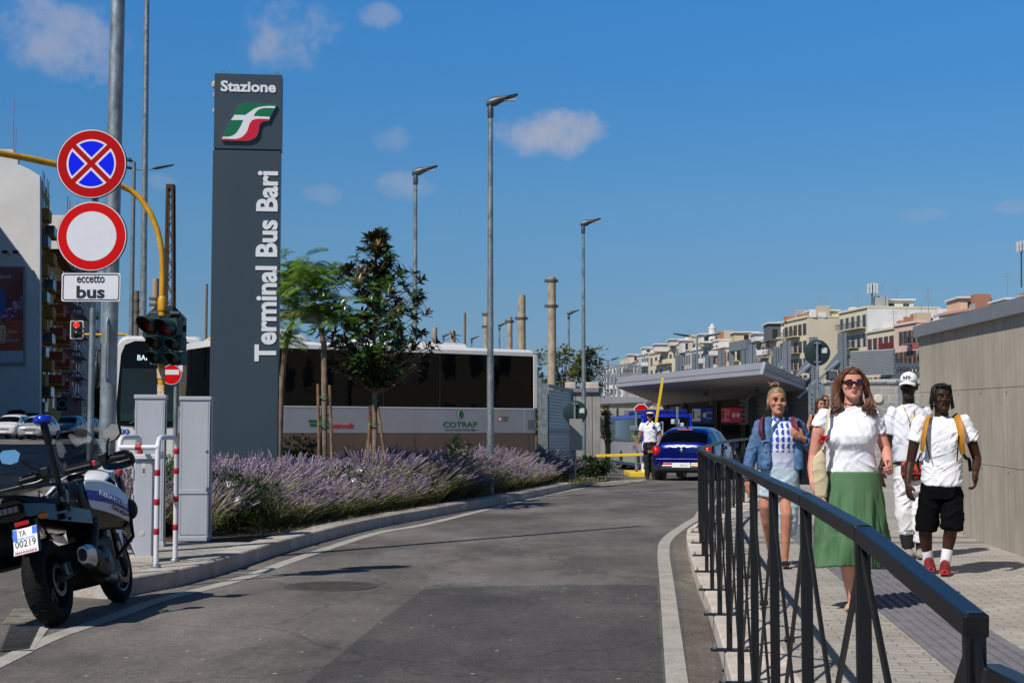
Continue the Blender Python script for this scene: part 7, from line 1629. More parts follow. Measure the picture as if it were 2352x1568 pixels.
class Person:
 def __init__(s,label,x,y,zg,Z=None):
  q=gp(x,y,zg);s.Y=Z or q.y;s.zg=zg;s.O=Vector((px(x,y,s.Y).x,s.Y,zg));s.t=thing('person',label,'person',s.O);s.k=s.Y/FPX
 def J(s,x,y,dy=0.0):q=px(x,y,s.Y+dy);return q-s.O
 def rings(s,mb,R_,n=22,e=2.3):
  rs=[]
  for r_ in R_:
   x,y,rx,ry=r_[:4];dy=r_[4]if len(r_)>4 else 0;tilt=r_[5]if len(r_)>5 else 0;c=s.J(x,y,0)+Vector((0,dy,0));g=[]
   for k in range(n):
    a=2*math.pi*k/n;ca,sa=math.cos(a),math.sin(a);X=rx*abs(ca)**(2/e)*(1 if ca>0 else-1);g.append(c+Vector((X,ry*abs(sa)**(2/e)*(1 if sa>0 else-1),tilt*X)))
   rs.append(g)
  mb.loft(rs)
 def limb(s,mb,P,n=12):  # P: (point, radius)
  for(a,ra),(c,rc)in zip(P,P[1:]):mb.cap(a,c,ra,rc,n)
 def sleeve(s,mb,P,n=18):
  mb.tube([p for p,r in P],[r for p,r in P],n)
 def hand(s,mb,w,d,palm,thumb,curl=.5,L=.185,sc=1.0):  # palm: the way the palm faces; thumb: side of the thumb
  d=Vector(d).normalized();palm=Vector(palm);palm=(palm-d*palm.dot(d)).normalized();th=d.cross(palm);th=th if th.dot(Vector(thumb))>0 else-th;w=Vector(w)
  pl=.095*sc;M=Matrix((d,th,palm)).transposed()
  mb.ell(w+d*pl*.55,(pl*.62,.041*sc,.017*sc),14,9,M);mb.cap(w-d*.02,w+d*.04,.026*sc,.027*sc)
  for i,(o,l)in enumerate(((.031,.072),(.0105,.08),(-.0105,.075),(-.031,.058))):
   p=w+d*pl*(.98 if i in(1,2)else .92)+th*(o*sc);fd=(d+th*(o*2.2)).normalized();P=[p-fd*.02];c=curl*(.8+.15*i)
   ax=fd.cross(palm);dirv=fd.copy();P.append(p)
   for seg_,fr in((0,.45),(1,.32),(2,.23)):
    dirv=(Quaternion(ax,c*(.55 if seg_==0 else .8))@dirv);P.append(P[-1]+dirv*(l*sc*fr))
   mb.tube(P,[.0095*sc,.0095*sc,.009*sc,.0082*sc,.0065*sc],8)
  tb=w+d*.025*sc+th*.03*sc;td=(d*.75+th*.75+palm*.25).normalized();mb.tube([w+d*.01+th*.012,tb,tb+td*.035*sc,tb+td*.035*sc+(td*.4+d*.7+palm*.2*curl).normalized()*.032*sc],[.014*sc,.014*sc,.011*sc,.008*sc],8)
 def head(s,mb,x,y,dy=0,yaw=0,pitch=0,sc=1.0,wide=1.0,jaw=1.0):
  c=s.J(x,y,0)+Vector((0,dy,0));s.HM=Matrix.Translation(c)@Matrix.Rotation(R(yaw),4,'Z')@Matrix.Rotation(R(pitch),4,'X')@Matrix.Scale(sc,4);s.wd=wide
  rs=[]
  for z,w,f,b in((-.122,.022,-.082,-.042),(-.112,.040*jaw,-.090,-.02),(-.09,.053*jaw,-.092,.01),(-.06,.061*jaw,-.090,.04),(-.03,.067,-.087,.065),(0,.071,-.083,.083),(.03,.073,-.088,.09),(.06,.070,-.084,.088),(.085,.060,-.068,.075),(.105,.042,-.045,.052),(.117,.016,-.016,.022)):
   rs.append([s.HM@Vector((w*wide*math.cos(a),(f+b)/2+(b-f)/2*math.sin(a),z))for a in(2*math.pi*k/24 for k in range(24))])
  mb.loft(rs)
  e=lambda p,r:mb.ell(s.HM@Vector(p),tuple(k*sc for k in r),12,8,s.HM.to_3x3().normalized())
  mb.tube([s.HM@Vector(p)for p in((0,-.080,.022),(0,-.094,-.002),(0,-.108,-.026),(0,-.096,-.037))],[.008*sc,.009*sc,.013*sc,.009*sc],10)
  for q in(-1,1):
   e((q*.0135,-.095,-.031),(.009,.01,.008));e((q*.033,-.080,.024),(.026,.013,.0085));e((q*.043*wide,-.066,-.028),(.024,.02,.022));e((q*.075*wide,.008,-.012),(.011,.021,.033))
  e((0,-.090,-.058),(.026,.009,.007));e((0,-.089,-.068),(.022,.009,.0075));e((0,-.086,-.104),(.022*jaw,.014,.016))
 def face(s,body,lip,brow,iris='#2a1a12',eyes=True,lipw=.0195):
  HM=s.HM;sc=HM.to_scale().x;q3=HM.to_3x3().normalized();bk=q3@Vector((0,1,0));up=q3@Vector((0,0,1))
  for px_,pz_,rad,dep in((-.0325,.003,.021,.0075),(.0325,.003,.021,.0075),(-.03,-.046,.016,.003),(.03,-.046,.016,.003),(0,-.082,.016,.003)):  # eye sockets and hollows of the face
   c=HM@Vector((px_,-.086,pz_))
   for v in body.data.vertices:
    d=(v.co-c).length/(rad*sc)
    if d<1:v.co+=bk*(dep*sc*(1-d*d))
  e=lambda mb,p,r:mb.ell(HM@Vector(p),tuple(k*sc for k in r),12,8,q3)
  for q in(-1,1):
   if eyes:
    b=MB();e(b,(q*.0325,-.0795,.003),(.0135,.0065,.0056));o=b.build('eye',mat('eye white','#9c948c',.5,spec=.15),body,60,True)
    b=MB();e(b,(q*.0325,-.0845,.003),(.006,.003,.006));b.build('iris',mat('iris '+iris,iris,.5,spec=.15),body,60,True)
    b=MB();b.tube([HM@Vector((q*xx,yy,zz))for xx,yy,zz in((.017,-.084,.006),(.026,-.087,.0105),(.036,-.0865,.011),(.048,-.079,.006))],.0028*sc,6);b.build('eyelid_line',mat('lash','#1d1512',.8),body,60,True)
   b=MB();b.tube([HM@Vector((q*xx,yy,zz))for xx,yy,zz in((.014,-.0945,.024),(.028,-.097,.031),(.042,-.0915,.031),(.054,-.081,.025))],[.0035*sc,.004*sc,.0036*sc,.002*sc],6);b.build('eyebrow',brow,body,60,True)
  b=MB();b.tube([HM@Vector(p)for p in((-lipw,-.0925,-.0635),(-lipw*.4,-.101,-.059),(0,-.1015,-.060),(lipw*.4,-.101,-.059),(lipw,-.0925,-.0635))],[.002*sc,.0048*sc,.0042*sc,.0048*sc,.002*sc],8);b.tube([HM@Vector(p)for p in((-lipw*.9,-.0925,-.0645),(-lipw*.4,-.0995,-.069),(0,-.1005,-.0705),(lipw*.4,-.0995,-.069),(lipw*.9,-.0925,-.0645))],[.002*sc,.005*sc,.0062*sc,.005*sc,.002*sc],8);b.build('lips',lip,body,60,True)
 def cloth(s,name,mb,m,par=None,voxel=.009,smooth=4,amp=.005,kx=7,kz=9,seed=1,shear=.4,zr=None):
  me=fuse(mb,voxel,smooth,name);me.update()
  if amp:wrinkle(me,amp,kx,kz,seed,zr,shear)
  return mesh_obj(name,me,m,par or s.t)
 def part(s,name,mb,m,par=None,sm=60,bev=0):return mb.build(name,m,par or s.t,sm,True,bevel=bev)
def strand(mb,P,r,n=6,flat=.6):mb.tube(smooth_line(P,4),[r*(.55+.45*math.sin(math.pi*min(1,.25+.75*i/(4*(len(P)-1)))))*(1-.75*(i/(4*(len(P)-1)))**3)for i in range(4*(len(P)-1)+1)],n,True,flat)
M_HAIRA=mat('auburn hair','#6f4027',.5,var=.5,vs=40,col2='#3a1f11',stretch=(1,1,.12),spec=.5)
M_HAIRB=mat('blonde hair','#9a7f5d',.5,var=.4,vs=40,col2='#6b543c',stretch=(1,1,.2));M_HAIRK=mat('black hair','#0c0a09',.6,var=.3,vs=30);M_HAIRBR=mat('brown hair','#4a3022',.5,var=.4,vs=40,col2='#2c1b12')
# ---------------------------------------------------------------- A: woman in white T-shirt and green skirt
M_SKA=skinmat('fair skin','#d59c86','#c78672');M_SHA=mat('white jersey','#e4e4ea',.8,bump=.05,bs=300)
A_=Person('woman with long auburn hair and sunglasses in a white T-shirt and green skirt',1953,1397,.13);J=A_.J
b=MB();A_.rings(b,[(1955,1170,.12,.09),(1956,1120,.165,.12),(1955,1080,.165,.12),(1953,1040,.135,.1),(1954,1000,.15,.105),(1955,965,.165,.085),(1956,942,.12,.06),(1957,930,.06,.05)])
A_.limb(b,[(J(1957,945,.01),.062),(J(1957,905,-.0),.052)]);A_.head(b,1955.5,880,-.02,-4,2,.9,1.16,1.06)
A_.limb(b,[(J(1892,951),.043),(J(1879,990),.043),(J(1869,1046,.03),.038),(J(1866,1075),.037),(J(1868,1110,-.06),.026)]);A_.hand(b,J(1869,1112,-.07),(.045,-.05,-.14),(.6,.1,.1),(0,-1,0),.45)
A_.limb(b,[(J(2010,954),.043),(J(2021,994,.02),.043),(J(2035,1034,.02),.039),(J(2038,1052,-.12),.037),(J(2041,1064,-.22),.027)]);A_.hand(b,J(2041,1065,-.23),(-.02,-.3,-.12),(-.9,0,-.3),(0,-.1,1),1.45)
A_.limb(b,[(J(1945,1130),.085),(J(1944,1240,-.1),.06),(J(1946,1285,-.08),.056),(J(1950,1315,-.03),.054),(J(1958,1378,0),.033),(J(1958,1386,0),.034)])
A_.limb(b,[(J(1957,1388,.03),.032),(J(1957,1391,-.08),.028),(J(1957,1394,-.16),.02)],12)
for i,xx in enumerate((-.026,-.01,.005,.018,.03)):b.ell(J(1957,1395,-.185)+Vector((xx,.012*abs(i-1),-.002)),(.009,.016,.009),8,6)
A_.limb(b,[(J(1968,1130),.085),(J(1975,1240,.12),.06),(J(1978,1270,.2),.055),(J(1985,1315,.5),.035)]);A_.limb(b,[(J(1985,1318,.52),.032),(J(1987,1352,.5),.025)])
body=A_.cloth('body',b,M_SKA,voxel=.0062,smooth=3,amp=0)
A_.face(body,mat('lip rose','#a5605c',.55,spec=.2),mat('brow auburn','#6b432c',.8),eyes=False)
b=MB();A_.rings(b,[(1956,1090,.190,.150),(1956,1080,.188,.148),(1954,1055,.178,.142,-.005),(1952,1035,.172,.138,-.01),(1951,1018,.178,.155,-.028),(1952,1000,.184,.158,-.03),(1954,980,.18,.14,-.02),(1955,962,.182,.112,0),(1956,948,.155,.088,.01),(1957,938,.115,.074,.012),(1957,932,.08,.066,.012)],28,2.2)
b.ell(J(1893,952),(.048,.055,.047));b.ell(J(2009,955),(.048,.055,.047));b.ell(J(1922,1004,-.09),(.085,.075,.08));b.ell(J(1984,1004,-.09),(.085,.075,.08))
A_.sleeve(b,[(J(1910,950),.04),(J(1893,955),.05),(J(1884,967),.052),(J(1879,981),.051)]);A_.sleeve(b,[(J(1993,952),.04),(J(2009,956),.05),(J(2016,972,.01),.053),(J(2021,994,.02),.053)])
sh=A_.cloth('t_shirt',b,M_SHA,voxel=.008,smooth=5,amp=.007,kx=5,kz=14,seed=2,shear=.3)
# skirt: yoke, gathered tiers with folds
M_SK=mat('green cotton','#4a6f4a',.8,var=.12,vs=12,bump=.08,bs=200);b=MB();rings=[];n=96
for i in range(44):
 f=i/43;y=lerp(1082,1297,f);base=np_interp(y,((1082,.192),(1105,.205),(1140,.218),(1180,.232),(1230,.240),(1297,.246)));ry=base*.84
 am=np_interp(y,((1082,.0),(1128,.003),(1140,.010),(1180,.020),(1222,.030),(1228,.022),(1297,.042)));tier=1 if y>1222 else 0;cx=np_interp(y,((1082,1956),(1297,1955)));c=J(cx,y);g=[]
 for k in range(n):
  a=2*math.pi*k/n;fo=am*(math.sin(a*9+1.6*math.sin(f*3+a))*.5+math.sin(a*23+2+f*4)*.3+.45*math.sin(a*41+3*math.sin(f*5))+1.3*noise.noise(Vector((math.cos(a)*3.2+f,math.sin(a)*3.2,f*2.2))))+(.004 if tier else 0)
  dn=-.14*max(0,math.sin(a*1-.5))*f*0;g.append(c+Vector(((base+fo)*math.cos(a),(ry+fo)*math.sin(a)-.03*f*(1 if math.sin(a)<0 else 0),.012*math.sin(a*3+1)*f)))
 rings.append(g)
b.loft(rings,cap=False);skirt=A_.part('skirt',b,M_SK,None,180);so=skirt.modifiers.new('s','SOLIDIFY');so.thickness=.006
# hair
b=MB();rr=random.Random(9);HM=A_.HM
b.loft([[HM@Vector((w*math.cos(a),y0+d_*math.sin(a),z))for a in(2*math.pi*k/20 for k in range(20))]for z,w,y0,d_ in((.0,.088,.035,.075),(.04,.089,.022,.09),(.075,.081,.012,.094),(.105,.062,.004,.078),(.125,.035,.0,.045),(.131,.01,0,.012))])
b.loft([[HM@Vector((w*math.cos(a),y0+d_*math.sin(a),z))for a in(2*math.pi*k/16 for k in range(16))]for z,w,y0,d_ in((-.24,.07,.075,.03),(-.15,.095,.07,.045),(-.05,.095,.05,.06),(.03,.09,.035,.07))])
for q in(-1,1):
 for i in range(46):
  u=rr.random();x0=q*(.004+.03*u+.03*rr.random());y0=-.072+.10*u;z0=.118-.035*u*u-.02*rr.random()
  sw=.085+.03*rr.random()+.015*u;L_=rr.uniform(.10,.22);fr=rr.uniform(-.03,.06)
  P=[(x0,y0,z0),(q*(.062+.012*u),-.058+.10*u,.085),(q*sw,-.035+.08*u+fr*.3,.02),(q*(sw+rr.uniform(-.0,.022)),-.02+.05*u,-.06),(q*(sw+rr.uniform(.0,.045)),-.03+fr*.3,-.14),(q*(sw+rr.uniform(-.02,.06)+.02*math.sin(i)),-.055+fr*.5,-.14-L_*.35),(q*(sw+rr.uniform(-.03,.10)),-.075+fr*.5,-.14-L_*.62)]
  strand(b,[HM@Vector(p)for p in P],rr.uniform(.009,.016),6,.55)
for i in range(26):
 q=rr.uniform(-1,1);P=[(q*.05,.03,.11),(q*.085,.075,.04),(q*.09+rr.uniform(-.02,.02),.095,-.08),(q*.10+rr.uniform(-.03,.03),.09,-.2),(q*.11+rr.uniform(-.04,.04),.07,-.3)];strand(b,[HM@Vector(p)for p in P],.018,6,.5)
A_.part('hair',b,M_HAIRA,None,180)
# sunglasses, choker, tote bag
gl=MB();q3=HM.to_3x3().normalized()
for q in(-1,1):
 gl.loft([[HM@Vector((q*.036+w*.034*math.cos(a)+q*.004*math.sin(a),y_,.005+h_*.024*math.sin(a)))for a in(2*math.pi*k/18 for k in range(18))]for y_,w,h_ in((-.094,1,1),(-.105,1.02,1.02),(-.108,.9,.88))])
 gl.bar(HM@Vector((q*.066,-.098,.014)),HM@Vector((q*.082,.0,.006)),.008,.012)
gl.bar(HM@Vector((-.01,-.108,.012)),HM@Vector((.01,-.108,.012)),.01,.008);sg=A_.part('sunglasses',gl,mat('dark tortoise','#1a0c0c',.12,coat=.6))
for q in(-1,1):gl=MB();gl.ell(HM@Vector((q*.037,-.1085,.004)),(.028,.002,.019),16,8,q3);A_.part('lens',gl,mat('plum lens','#2a0a14',.05,coat=.8),sg)
b=MB();c=J(1957,925);b.tube([c+Vector((.062*math.cos(a),.055*math.sin(a)+.0,.016*math.sin(a)))for a in(2*math.pi*k/28 for k in range(29))],.0045,6);A_.part('choker',b,mat('choker brown','#3a2019',.6))
M_TOTE=mat('natural canvas','#c9b997',.85,var=.12,vs=10,bump=.1,bs=150);b=MB()
TP=[J(1907,940,.05),J(1906,936,-.03),J(1903,950,-.11),J(1898,985,-.155),J(1893,1010,-.165),J(1889,1032,-.165)];b.tube(smooth_line(TP,5),.016,6,True,.2);strap=b
tote=thing('tote_bag','cream canvas tote bag hanging from the shoulder of the woman in the green skirt','bag',A_.O+J(1885,1090,-.13));to=A_.O
def off(mb):mb.v=[q+to for q in mb.v];return mb
off(b).build('strap',M_TOTE,tote,60)
b=MB();b.loft([[J(1881+dx,y,-.13)+Vector((w*math.cos(a),d_*math.sin(a),s_*math.cos(a)))for a in(2*math.pi*k/20 for k in range(20))]for y,dx,w,d_,s_ in((1030,6,.03,.012,.02),(1042,1,.048,.02,.03),(1070,1,.050,.028,.0),(1110,3,.052,.03,0),(1138,5,.048,.025,0),(1146,5,.036,.01,0))]);me=fuse(b,.007,4,'bag');wrinkle(me,.006,8,5,4);me.transform(Matrix.Translation(to));mesh_obj('bag',me,M_TOTE,tote,False)
b=MB();c=J(1891,1008,-.175);rr=random.Random(3)
for i in range(16):d_=Vector((rr.gauss(0,1),rr.gauss(0,.4),rr.gauss(0,1.2)));leaf(b,c,d_,Vector((0,-1,.2)),rr.uniform(.025,.05),.026,.4)
off(b).build('red_flower',mat('red ribbon','#a3101f',.6),tote,60)
# sandal
b=MB();b.loft([[J(1957,1397,dy_)+Vector((w*math.cos(a),.0,.012*math.sin(a)-.006))for a in(2*math.pi*k/14 for k in range(14))]for dy_,w in((.06,.028),(.03,.036),(-.06,.036),(-.12,.046),(-.18,.044),(-.215,.026))]);sd_=A_.part('sandal',b,mat('cork sole','#9a714a',.8),None,50)
for dy_ in(-.06,-.135):
 b=MB();c=J(1957,1394,dy_);b.tube([c+Vector((.043*math.cos(a),0,.044*math.sin(a)-.02))for a in(math.pi*k/12 for k in range(13))],.017,6,True,.25);A_.part('strap',b,mat('beige leather','#a98d76',.6),sd_)
# ---------------------------------------------------------------- B: woman in denim
M_SKB=skinmat('warm skin','#bf8a70','#a9735c');B_=Person('woman with a blonde bun in a denim jacket and blue patterned top',1790,1302,.13);J=B_.J
b=MB();B_.rings(b,[(1788,1120,.15,.11),(1787,1080,.155,.11),(1790,1040,.14,.1),(1791,1000,.145,.1),(1790,977,.13,.07),(1787,962,.06,.05)])
B_.limb(b,[(J(1787,970,.01),.056),(J(1785,940),.05)]);B_.head(b,1783.5,920.5,-.02,3,0,1.08,1.03,.95)
B_.limb(b,[(J(1746,978),.05),(J(1724,1045,.02),.042),(J(1716,1100),.03)]);B_.hand(b,J(1715.5,1103),(.01,0,-.16),(.9,.3,0),(0,-1,0),.4)
B_.limb(b,[(J(1838,980),.05),(J(1858,1040),.042),(J(1845,1006,-.2),.028)]);B_.hand(b,J(1844,1005,-.21),(-.1,-.03,.045),(.1,.9,.3),(0,-.2,1),1.15)
B_.limb(b,[(J(1772,1105),.09),(J(1757,1160,-.02),.058),(J(1761,1195,.06),.052),(J(1770,1262,.28),.034)]);B_.limb(b,[(J(1770,1264,.28),.034),(J(1771,1290,.2),.03)])
B_.limb(b,[(J(1803,1105),.09),(J(1806,1180,-.12),.06),(J(1805,1215,-.1),.052),(J(1803,1282,-.06),.032)]);B_.limb(b,[(J(1803,1292,-.03),.034),(J(1804,1296,-.18),.026)])
body=B_.cloth('body',b,M_SKB,voxel=.007,smooth=3,amp=0);B_.face(body,mat('lip dull','#8c5248',.55,spec=.2),mat('brow brown','#4a3324',.8))
M_TOP=bpy.data.materials.new('blue moon print');M_TOP.use_nodes=True
def moons(m,blue,white):
 nt=m.node_tree;bs=nt.nodes['Principled BSDF'];N=nt.nodes.new;L=nt.links.new;tc=N('ShaderNodeTexCoord');sx=N('ShaderNodeSeparateXYZ');L(tc.outputs['Object'],sx.inputs[0])
 def mt(op,a,b_=None,c=None):
  q=N('ShaderNodeMath');q.operation=op
  for i,v in enumerate((a,b_,c)):
   if v is None:continue
   if isinstance(v,(int,float)):q.inputs[i].default_value=v
   else:L(v,q.inputs[i])
  return q.outputs[0]
 u=mt('SUBTRACT',mt('FRACT',mt('MULTIPLY',sx.outputs['X'],19)),.5);v=mt('SUBTRACT',mt('FRACT',mt('MULTIPLY',sx.outputs['Z'],15.5)),.5)
 d=mt('SQRT',mt('ADD',mt('MULTIPLY',u,u),mt('MULTIPLY',v,v)));half=mt('MULTIPLY',mt('LESS_THAN',d,.44),mt('LESS_THAN',u,.12))
 d2=mt('SQRT',mt('ADD',mt('MULTIPLY',u,u),mt('POWER',mt('ADD',v,.5),2.0)));arch=mt('MULTIPLY',mt('GREATER_THAN',mt('FRACT',mt('MULTIPLY',d2,6)),.55),.55)
 low=mt('LESS_THAN',sx.outputs['Z'],1.075);f=mt('ADD',mt('MULTIPLY',half,mt('SUBTRACT',1.0,low)),mt('MULTIPLY',arch,low))
 x=N('ShaderNodeMix');x.data_type='RGBA';L(f,x.inputs[0]);x.inputs[6].default_value=lin(white)+(1,);x.inputs[7].default_value=lin(blue)+(1,);L(x.outputs[2],bs.inputs['Base Color']);bs.inputs['Roughness'].default_value=.8
moons(M_TOP,'#2447a8','#d3d6df')
b=MB();B_.rings(b,[(1793,1079,.165,.13),(1793,1068,.168,.135),(1793,1040,.155,.125,-.02),(1793,1005,.155,.14,-.035),(1792,980,.14,.11,-.02),(1789,966,.085,.07,0),(1788,957,.064,.058,0)],26)
B_.cloth('blouse',b,M_TOP,voxel=.009,smooth=4,amp=.005,kx=6,kz=8,seed=5)
M_DEN=mat('denim','#2c4a72',.9,var=.4,vs=9,col2='#56779c',fine=.2,fs=180,bump=.2,bs=40);M_DENL=mat('pale denim','#8fa9b8',.85,var=.35,vs=8,col2='#b3c4cc',fine=.1,fs=180,bump=.15,bs=40)
b=MB()
for cx_,sg_ in((1757,-1),(1829,1)):
 B_.rings(b,[(cx_,1078,.065,.15,.0),(cx_+2*sg_*0,1050,.066,.145),(cx_,1010,.068,.15),(cx_-sg_,985,.066,.125),(cx_-5*sg_,968,.06,.085,.01),(cx_-12*sg_,958,.035,.06,.02)],18)
B_.rings(b,[(1792,1078,.19,.05,.1),(1792,1000,.2,.05,.1),(1790,965,.15,.04,.06)],18)
b.ell(J(1746,977),(.062,.068,.06));b.ell(J(1838,979),(.062,.068,.06));B_.sleeve(b,[(J(1750,976),.07),(J(1725,1045,.02),.062),(J(1715,1098),.05)]);B_.sleeve(b,[(J(1836,978),.07),(J(1857,1038),.062),(J(1848,1012,-.18),.05)])
jk=B_.cloth('denim_jacket',b,M_DEN,voxel=.009,smooth=4,amp=.007,kx=8,kz=10,seed=7)
b=MB()
for yy in(1034,):b.ell(J(1757,yy,-.155),(.009,.005,.009),8,6)
b.box(*(lambda q:(q.x-.045,q.x+.04,q.y-.012,q.y+.004,q.z-.004,q.z+.004))(J(1757,1012,-.15)));B_.part('pocket_flap',b,mat('denim stitch','#8a93a3',.7),jk)
b=MB();B_.limb(b,[(J(1792,962,-.06),.012),(J(1775,985,-.13),.018),(J(1772,1000,-.14),.01)]);B_.part('lapel',b,M_DEN,jk)
b=MB();B_.rings(b,[(1793,1072,.172,.138),(1793,1090,.178,.142),(1790,1120,.188,.15),(1788,1140,.19,.15)],24)
B_.sleeve(b,[(J(1770,1118),.10),(J(1759,1146,-.02),.092)]);B_.sleeve(b,[(J(1806,1118),.11),(J(1808,1180,-.06),.105),(J(1806,1226,-.02),.09)])
B_.cloth('denim_skirt',b,M_DENL,voxel=.010,smooth=4,amp=.008,kx=6,kz=6,seed=9)
b=MB();HM=B_.HM;rr=random.Random(4);b.loft([[HM@Vector((w*math.cos(a),y0+d_*math.sin(a),z))for a in(2*math.pi*k/20 for k in range(20))]for z,w,y0,d_ in((-.05,.062,.06,.045),(-.01,.079,.045,.06),(.03,.08,.022,.082),(.07,.075,.008,.088),(.1,.055,.004,.068),(.12,.028,.004,.035))])
b.ell(HM@Vector((-.02,.03,.135)),(.032,.03,.03),12,8)
for i in range(16):a=rr.uniform(0,6.28);strand(b,[HM@Vector((-.02+.03*math.cos(a),.03+.03*math.sin(a),.13)),HM@Vector((-.02+.045*math.cos(a+.8),.03+.04*math.sin(a+.8),.15+rr.uniform(-.02,.02))),HM@Vector((-.02+.03*math.cos(a+1.8),.03+.03*math.sin(a+1.8),.165+rr.uniform(-.02,.01)))],.008)
for q in(-1,1):
 for i in range(4):strand(b,[HM@Vector((q*.07,-.03+.02*i,.02)),HM@Vector((q*.079,-.03+.02*i,-.03)),HM@Vector((q*(.082+rr.uniform(0,.02)),-.02+.02*i,-.09))],.004)
hr=B_.part('hair',b,M_HAIRB,None,180);b=MB();b.tube([HM@Vector((-.02+.034*math.cos(a),.025+.034*math.sin(a),.115))for a in(2*math.pi*k/16 for k in range(17))],.011,7);B_.part('hair_tie',b,M_BLACK,hr)
bg_=thing('shoulder_bag','black leather shoulder bag carried by the woman in denim','bag',B_.O+J(1848,1060,-.05));to=B_.O
b=MB();b.loft([[J(1849,y,-.03)+Vector((w*math.cos(a),.06*math.sin(a),0))for a in(2*math.pi*k/16 for k in range(16))]for y,w in((1012,.035),(1030,.05),(1080,.065),(1105,.068),(1112,.06))]);off(b).build('bag',mat('black leather','#121113',.3,coat=.3),bg_,60)
b=MB();b.tube(smooth_line([J(1833,966,-.06),J(1838,985,-.2),J(1840,1010,-.2),J(1846,1040,-.1)],5),.016,6,True,.35);off(b).build('strap',MATS['black leather'],bg_,60)
rk=thing('backpack','backpack with maroon straps worn by the woman in denim','bag',B_.O+J(1790,1000,.22));b=MB();b.box(-.15,.15,.0,.13,-.22,.2,Matrix.Translation(J(1790,1010,.17)));off(b).build('pack',mat('maroon nylon','#5e1530',.7),rk,60,bevel=.04,seg=3)
for P in((J(1752,958,.05),J(1748,966,-.08),J(1746,985,-.16),J(1749,1003,-.15)),(J(1815,957,.04),J(1822,965,-.1),J(1827,982,-.16),J(1830,998,-.15))):b=MB();b.tube(smooth_line(P,4),.026,6,True,.3);off(b).build('strap',MATS['maroon nylon'],rk,60)
for P in((J(1804,1297,.03),J(1804,1298,-.2)),(J(1771,1285,.24),J(1772,1296,.06))):
 b=MB();d_=P[1]-P[0];b.loft([[P[0]+d_*f+Vector((w*math.cos(a),0,h_*math.sin(a)+.012))for a in(2*math.pi*k/12 for k in range(12))]for f,w,h_ in((-.1,.02,.02),(.1,.036,.036),(.5,.042,.034),(.85,.044,.026),(1.05,.02,.012))]);B_.part('shoe',b,M_BLACK)
b=MB();c=J(1715.7,1102);b.tube([c+Vector((.034*math.cos(a),.03*math.sin(a),0))for a in(2*math.pi*k/16 for k in range(17))],.006,6);B_.part('bracelet',b,mat('dark beads','#241c18',.4),body)
# ---------------------------------------------------------------- C: man with white cap
M_SKD=skinmat('dark skin','#452c22','#352018',.48);M_SKC=skinmat('dark brown skin','#483025','#36221a',.48)
C_=Person('man in a white baseball cap, patterned white shirt and white joggers',2096,1280,.13);J=C_.J
b=MB();C_.rings(b,[(2096,1120,.15,.11),(2094,1075,.16,.115),(2092,1030,.155,.11),(2090,985,.18,.12),(2088,950,.14,.075),(2087,928,.06,.055)])
C_.limb(b,[(J(2088,935,.01),.06),(J(2087,908,.0),.056)]);C_.head(b,2086.5,886,-.02,-26,0,1.08,.98,.98)
C_.limb(b,[(J(2054,950),.042),(J(2047,960),.046),(J(2042,1000),.046),(J(2038,1035,.03),.04),(J(2023,1078),.03)]);C_.hand(b,J(2022.5,1080),(.01,0,-.17),(.9,.4,0),(0,-1,0),.4,sc=1.08)
C_.limb(b,[(J(2122,950,.05),.044),(J(2130,962,.05),.048),(J(2140,1010,.1),.05),(J(2138,1075,.05),.032)])
C_.limb(b,[(J(2078,1110),.09),(J(2080,1190),.06),(J(2086,1262),.04)]);C_.limb(b,[(J(2112,1110),.09),(J(2112,1185,-.05),.06),(J(2113,1262,-.03),.04)])
body=C_.cloth('body',b,M_SKC,voxel=.007,smooth=3,amp=0);C_.face(body,mat('lip dark','#43251f',.75,spec=.1),mat('brow black','#120d0b',.8));HM=C_.HM
b=MB();b.ell(HM@Vector((0,-.088,-.095)),(.03,.012,.02),12,8);b.tube([HM@Vector(p)for p in((-.026,-.095,-.052),(0,-.105,-.049),(.026,-.095,-.052))],.0035,6);C_.part('beard',b,M_HAIRK,body)
M_PRT=mat('white print jersey','#d9d9e2',.8,var=.3,vs=7,col2='#b4b4c0',fine=.05,fs=160,vlo=.52,vhi=.62)
b=MB();C_.rings(b,[(2094,1060,.180,.145),(2093,1040,.182,.145),(2092,1000,.198,.145),(2091,970,.2,.13),(2090,950,.18,.10),(2088,938,.13,.085),(2087,928,.075,.066)],26)
b.ell(J(2050,946),(.06,.066,.058));b.ell(J(2128,946,.04),(.06,.066,.058));C_.sleeve(b,[(J(2064,945),.05),(J(2050,949),.064),(J(2044,970),.07),(J(2042,998),.072)]);C_.sleeve(b,[(J(2112,945,.01),.05),(J(2128,949,.03),.064),(J(2138,998,.08),.072)]);C_.cloth('shirt',b,M_PRT,voxel=.009,smooth=5,amp=.008,kx=5,kz=12,seed=11)
M_JOG=mat('white fleece','#dcdcde',.85,bump=.08,bs=150)
b=MB();C_.rings(b,[(2095,1062,.17,.14),(2095,1085,.178,.15),(2096,1115,.185,.15),(2096,1130,.18,.14)],24)
C_.sleeve(b,[(J(2077,1115),.105),(J(2078,1180,-.02),.088),(J(2083,1225),.075)]);C_.sleeve(b,[(J(2114,1115),.105),(J(2113,1180,-.06),.088),(J(2113,1245,-.04),.072)]);tr=C_.cloth('joggers',b,M_JOG,voxel=.009,smooth=4,amp=.009,kx=7,kz=10,seed=12)
b=MB();C_.sleeve(b,[(J(2083,1226),.078),(J(2086,1258),.062)]);C_.cloth('black_cuff',b,mat('black jersey','#101014',.8),tr,amp=.004)
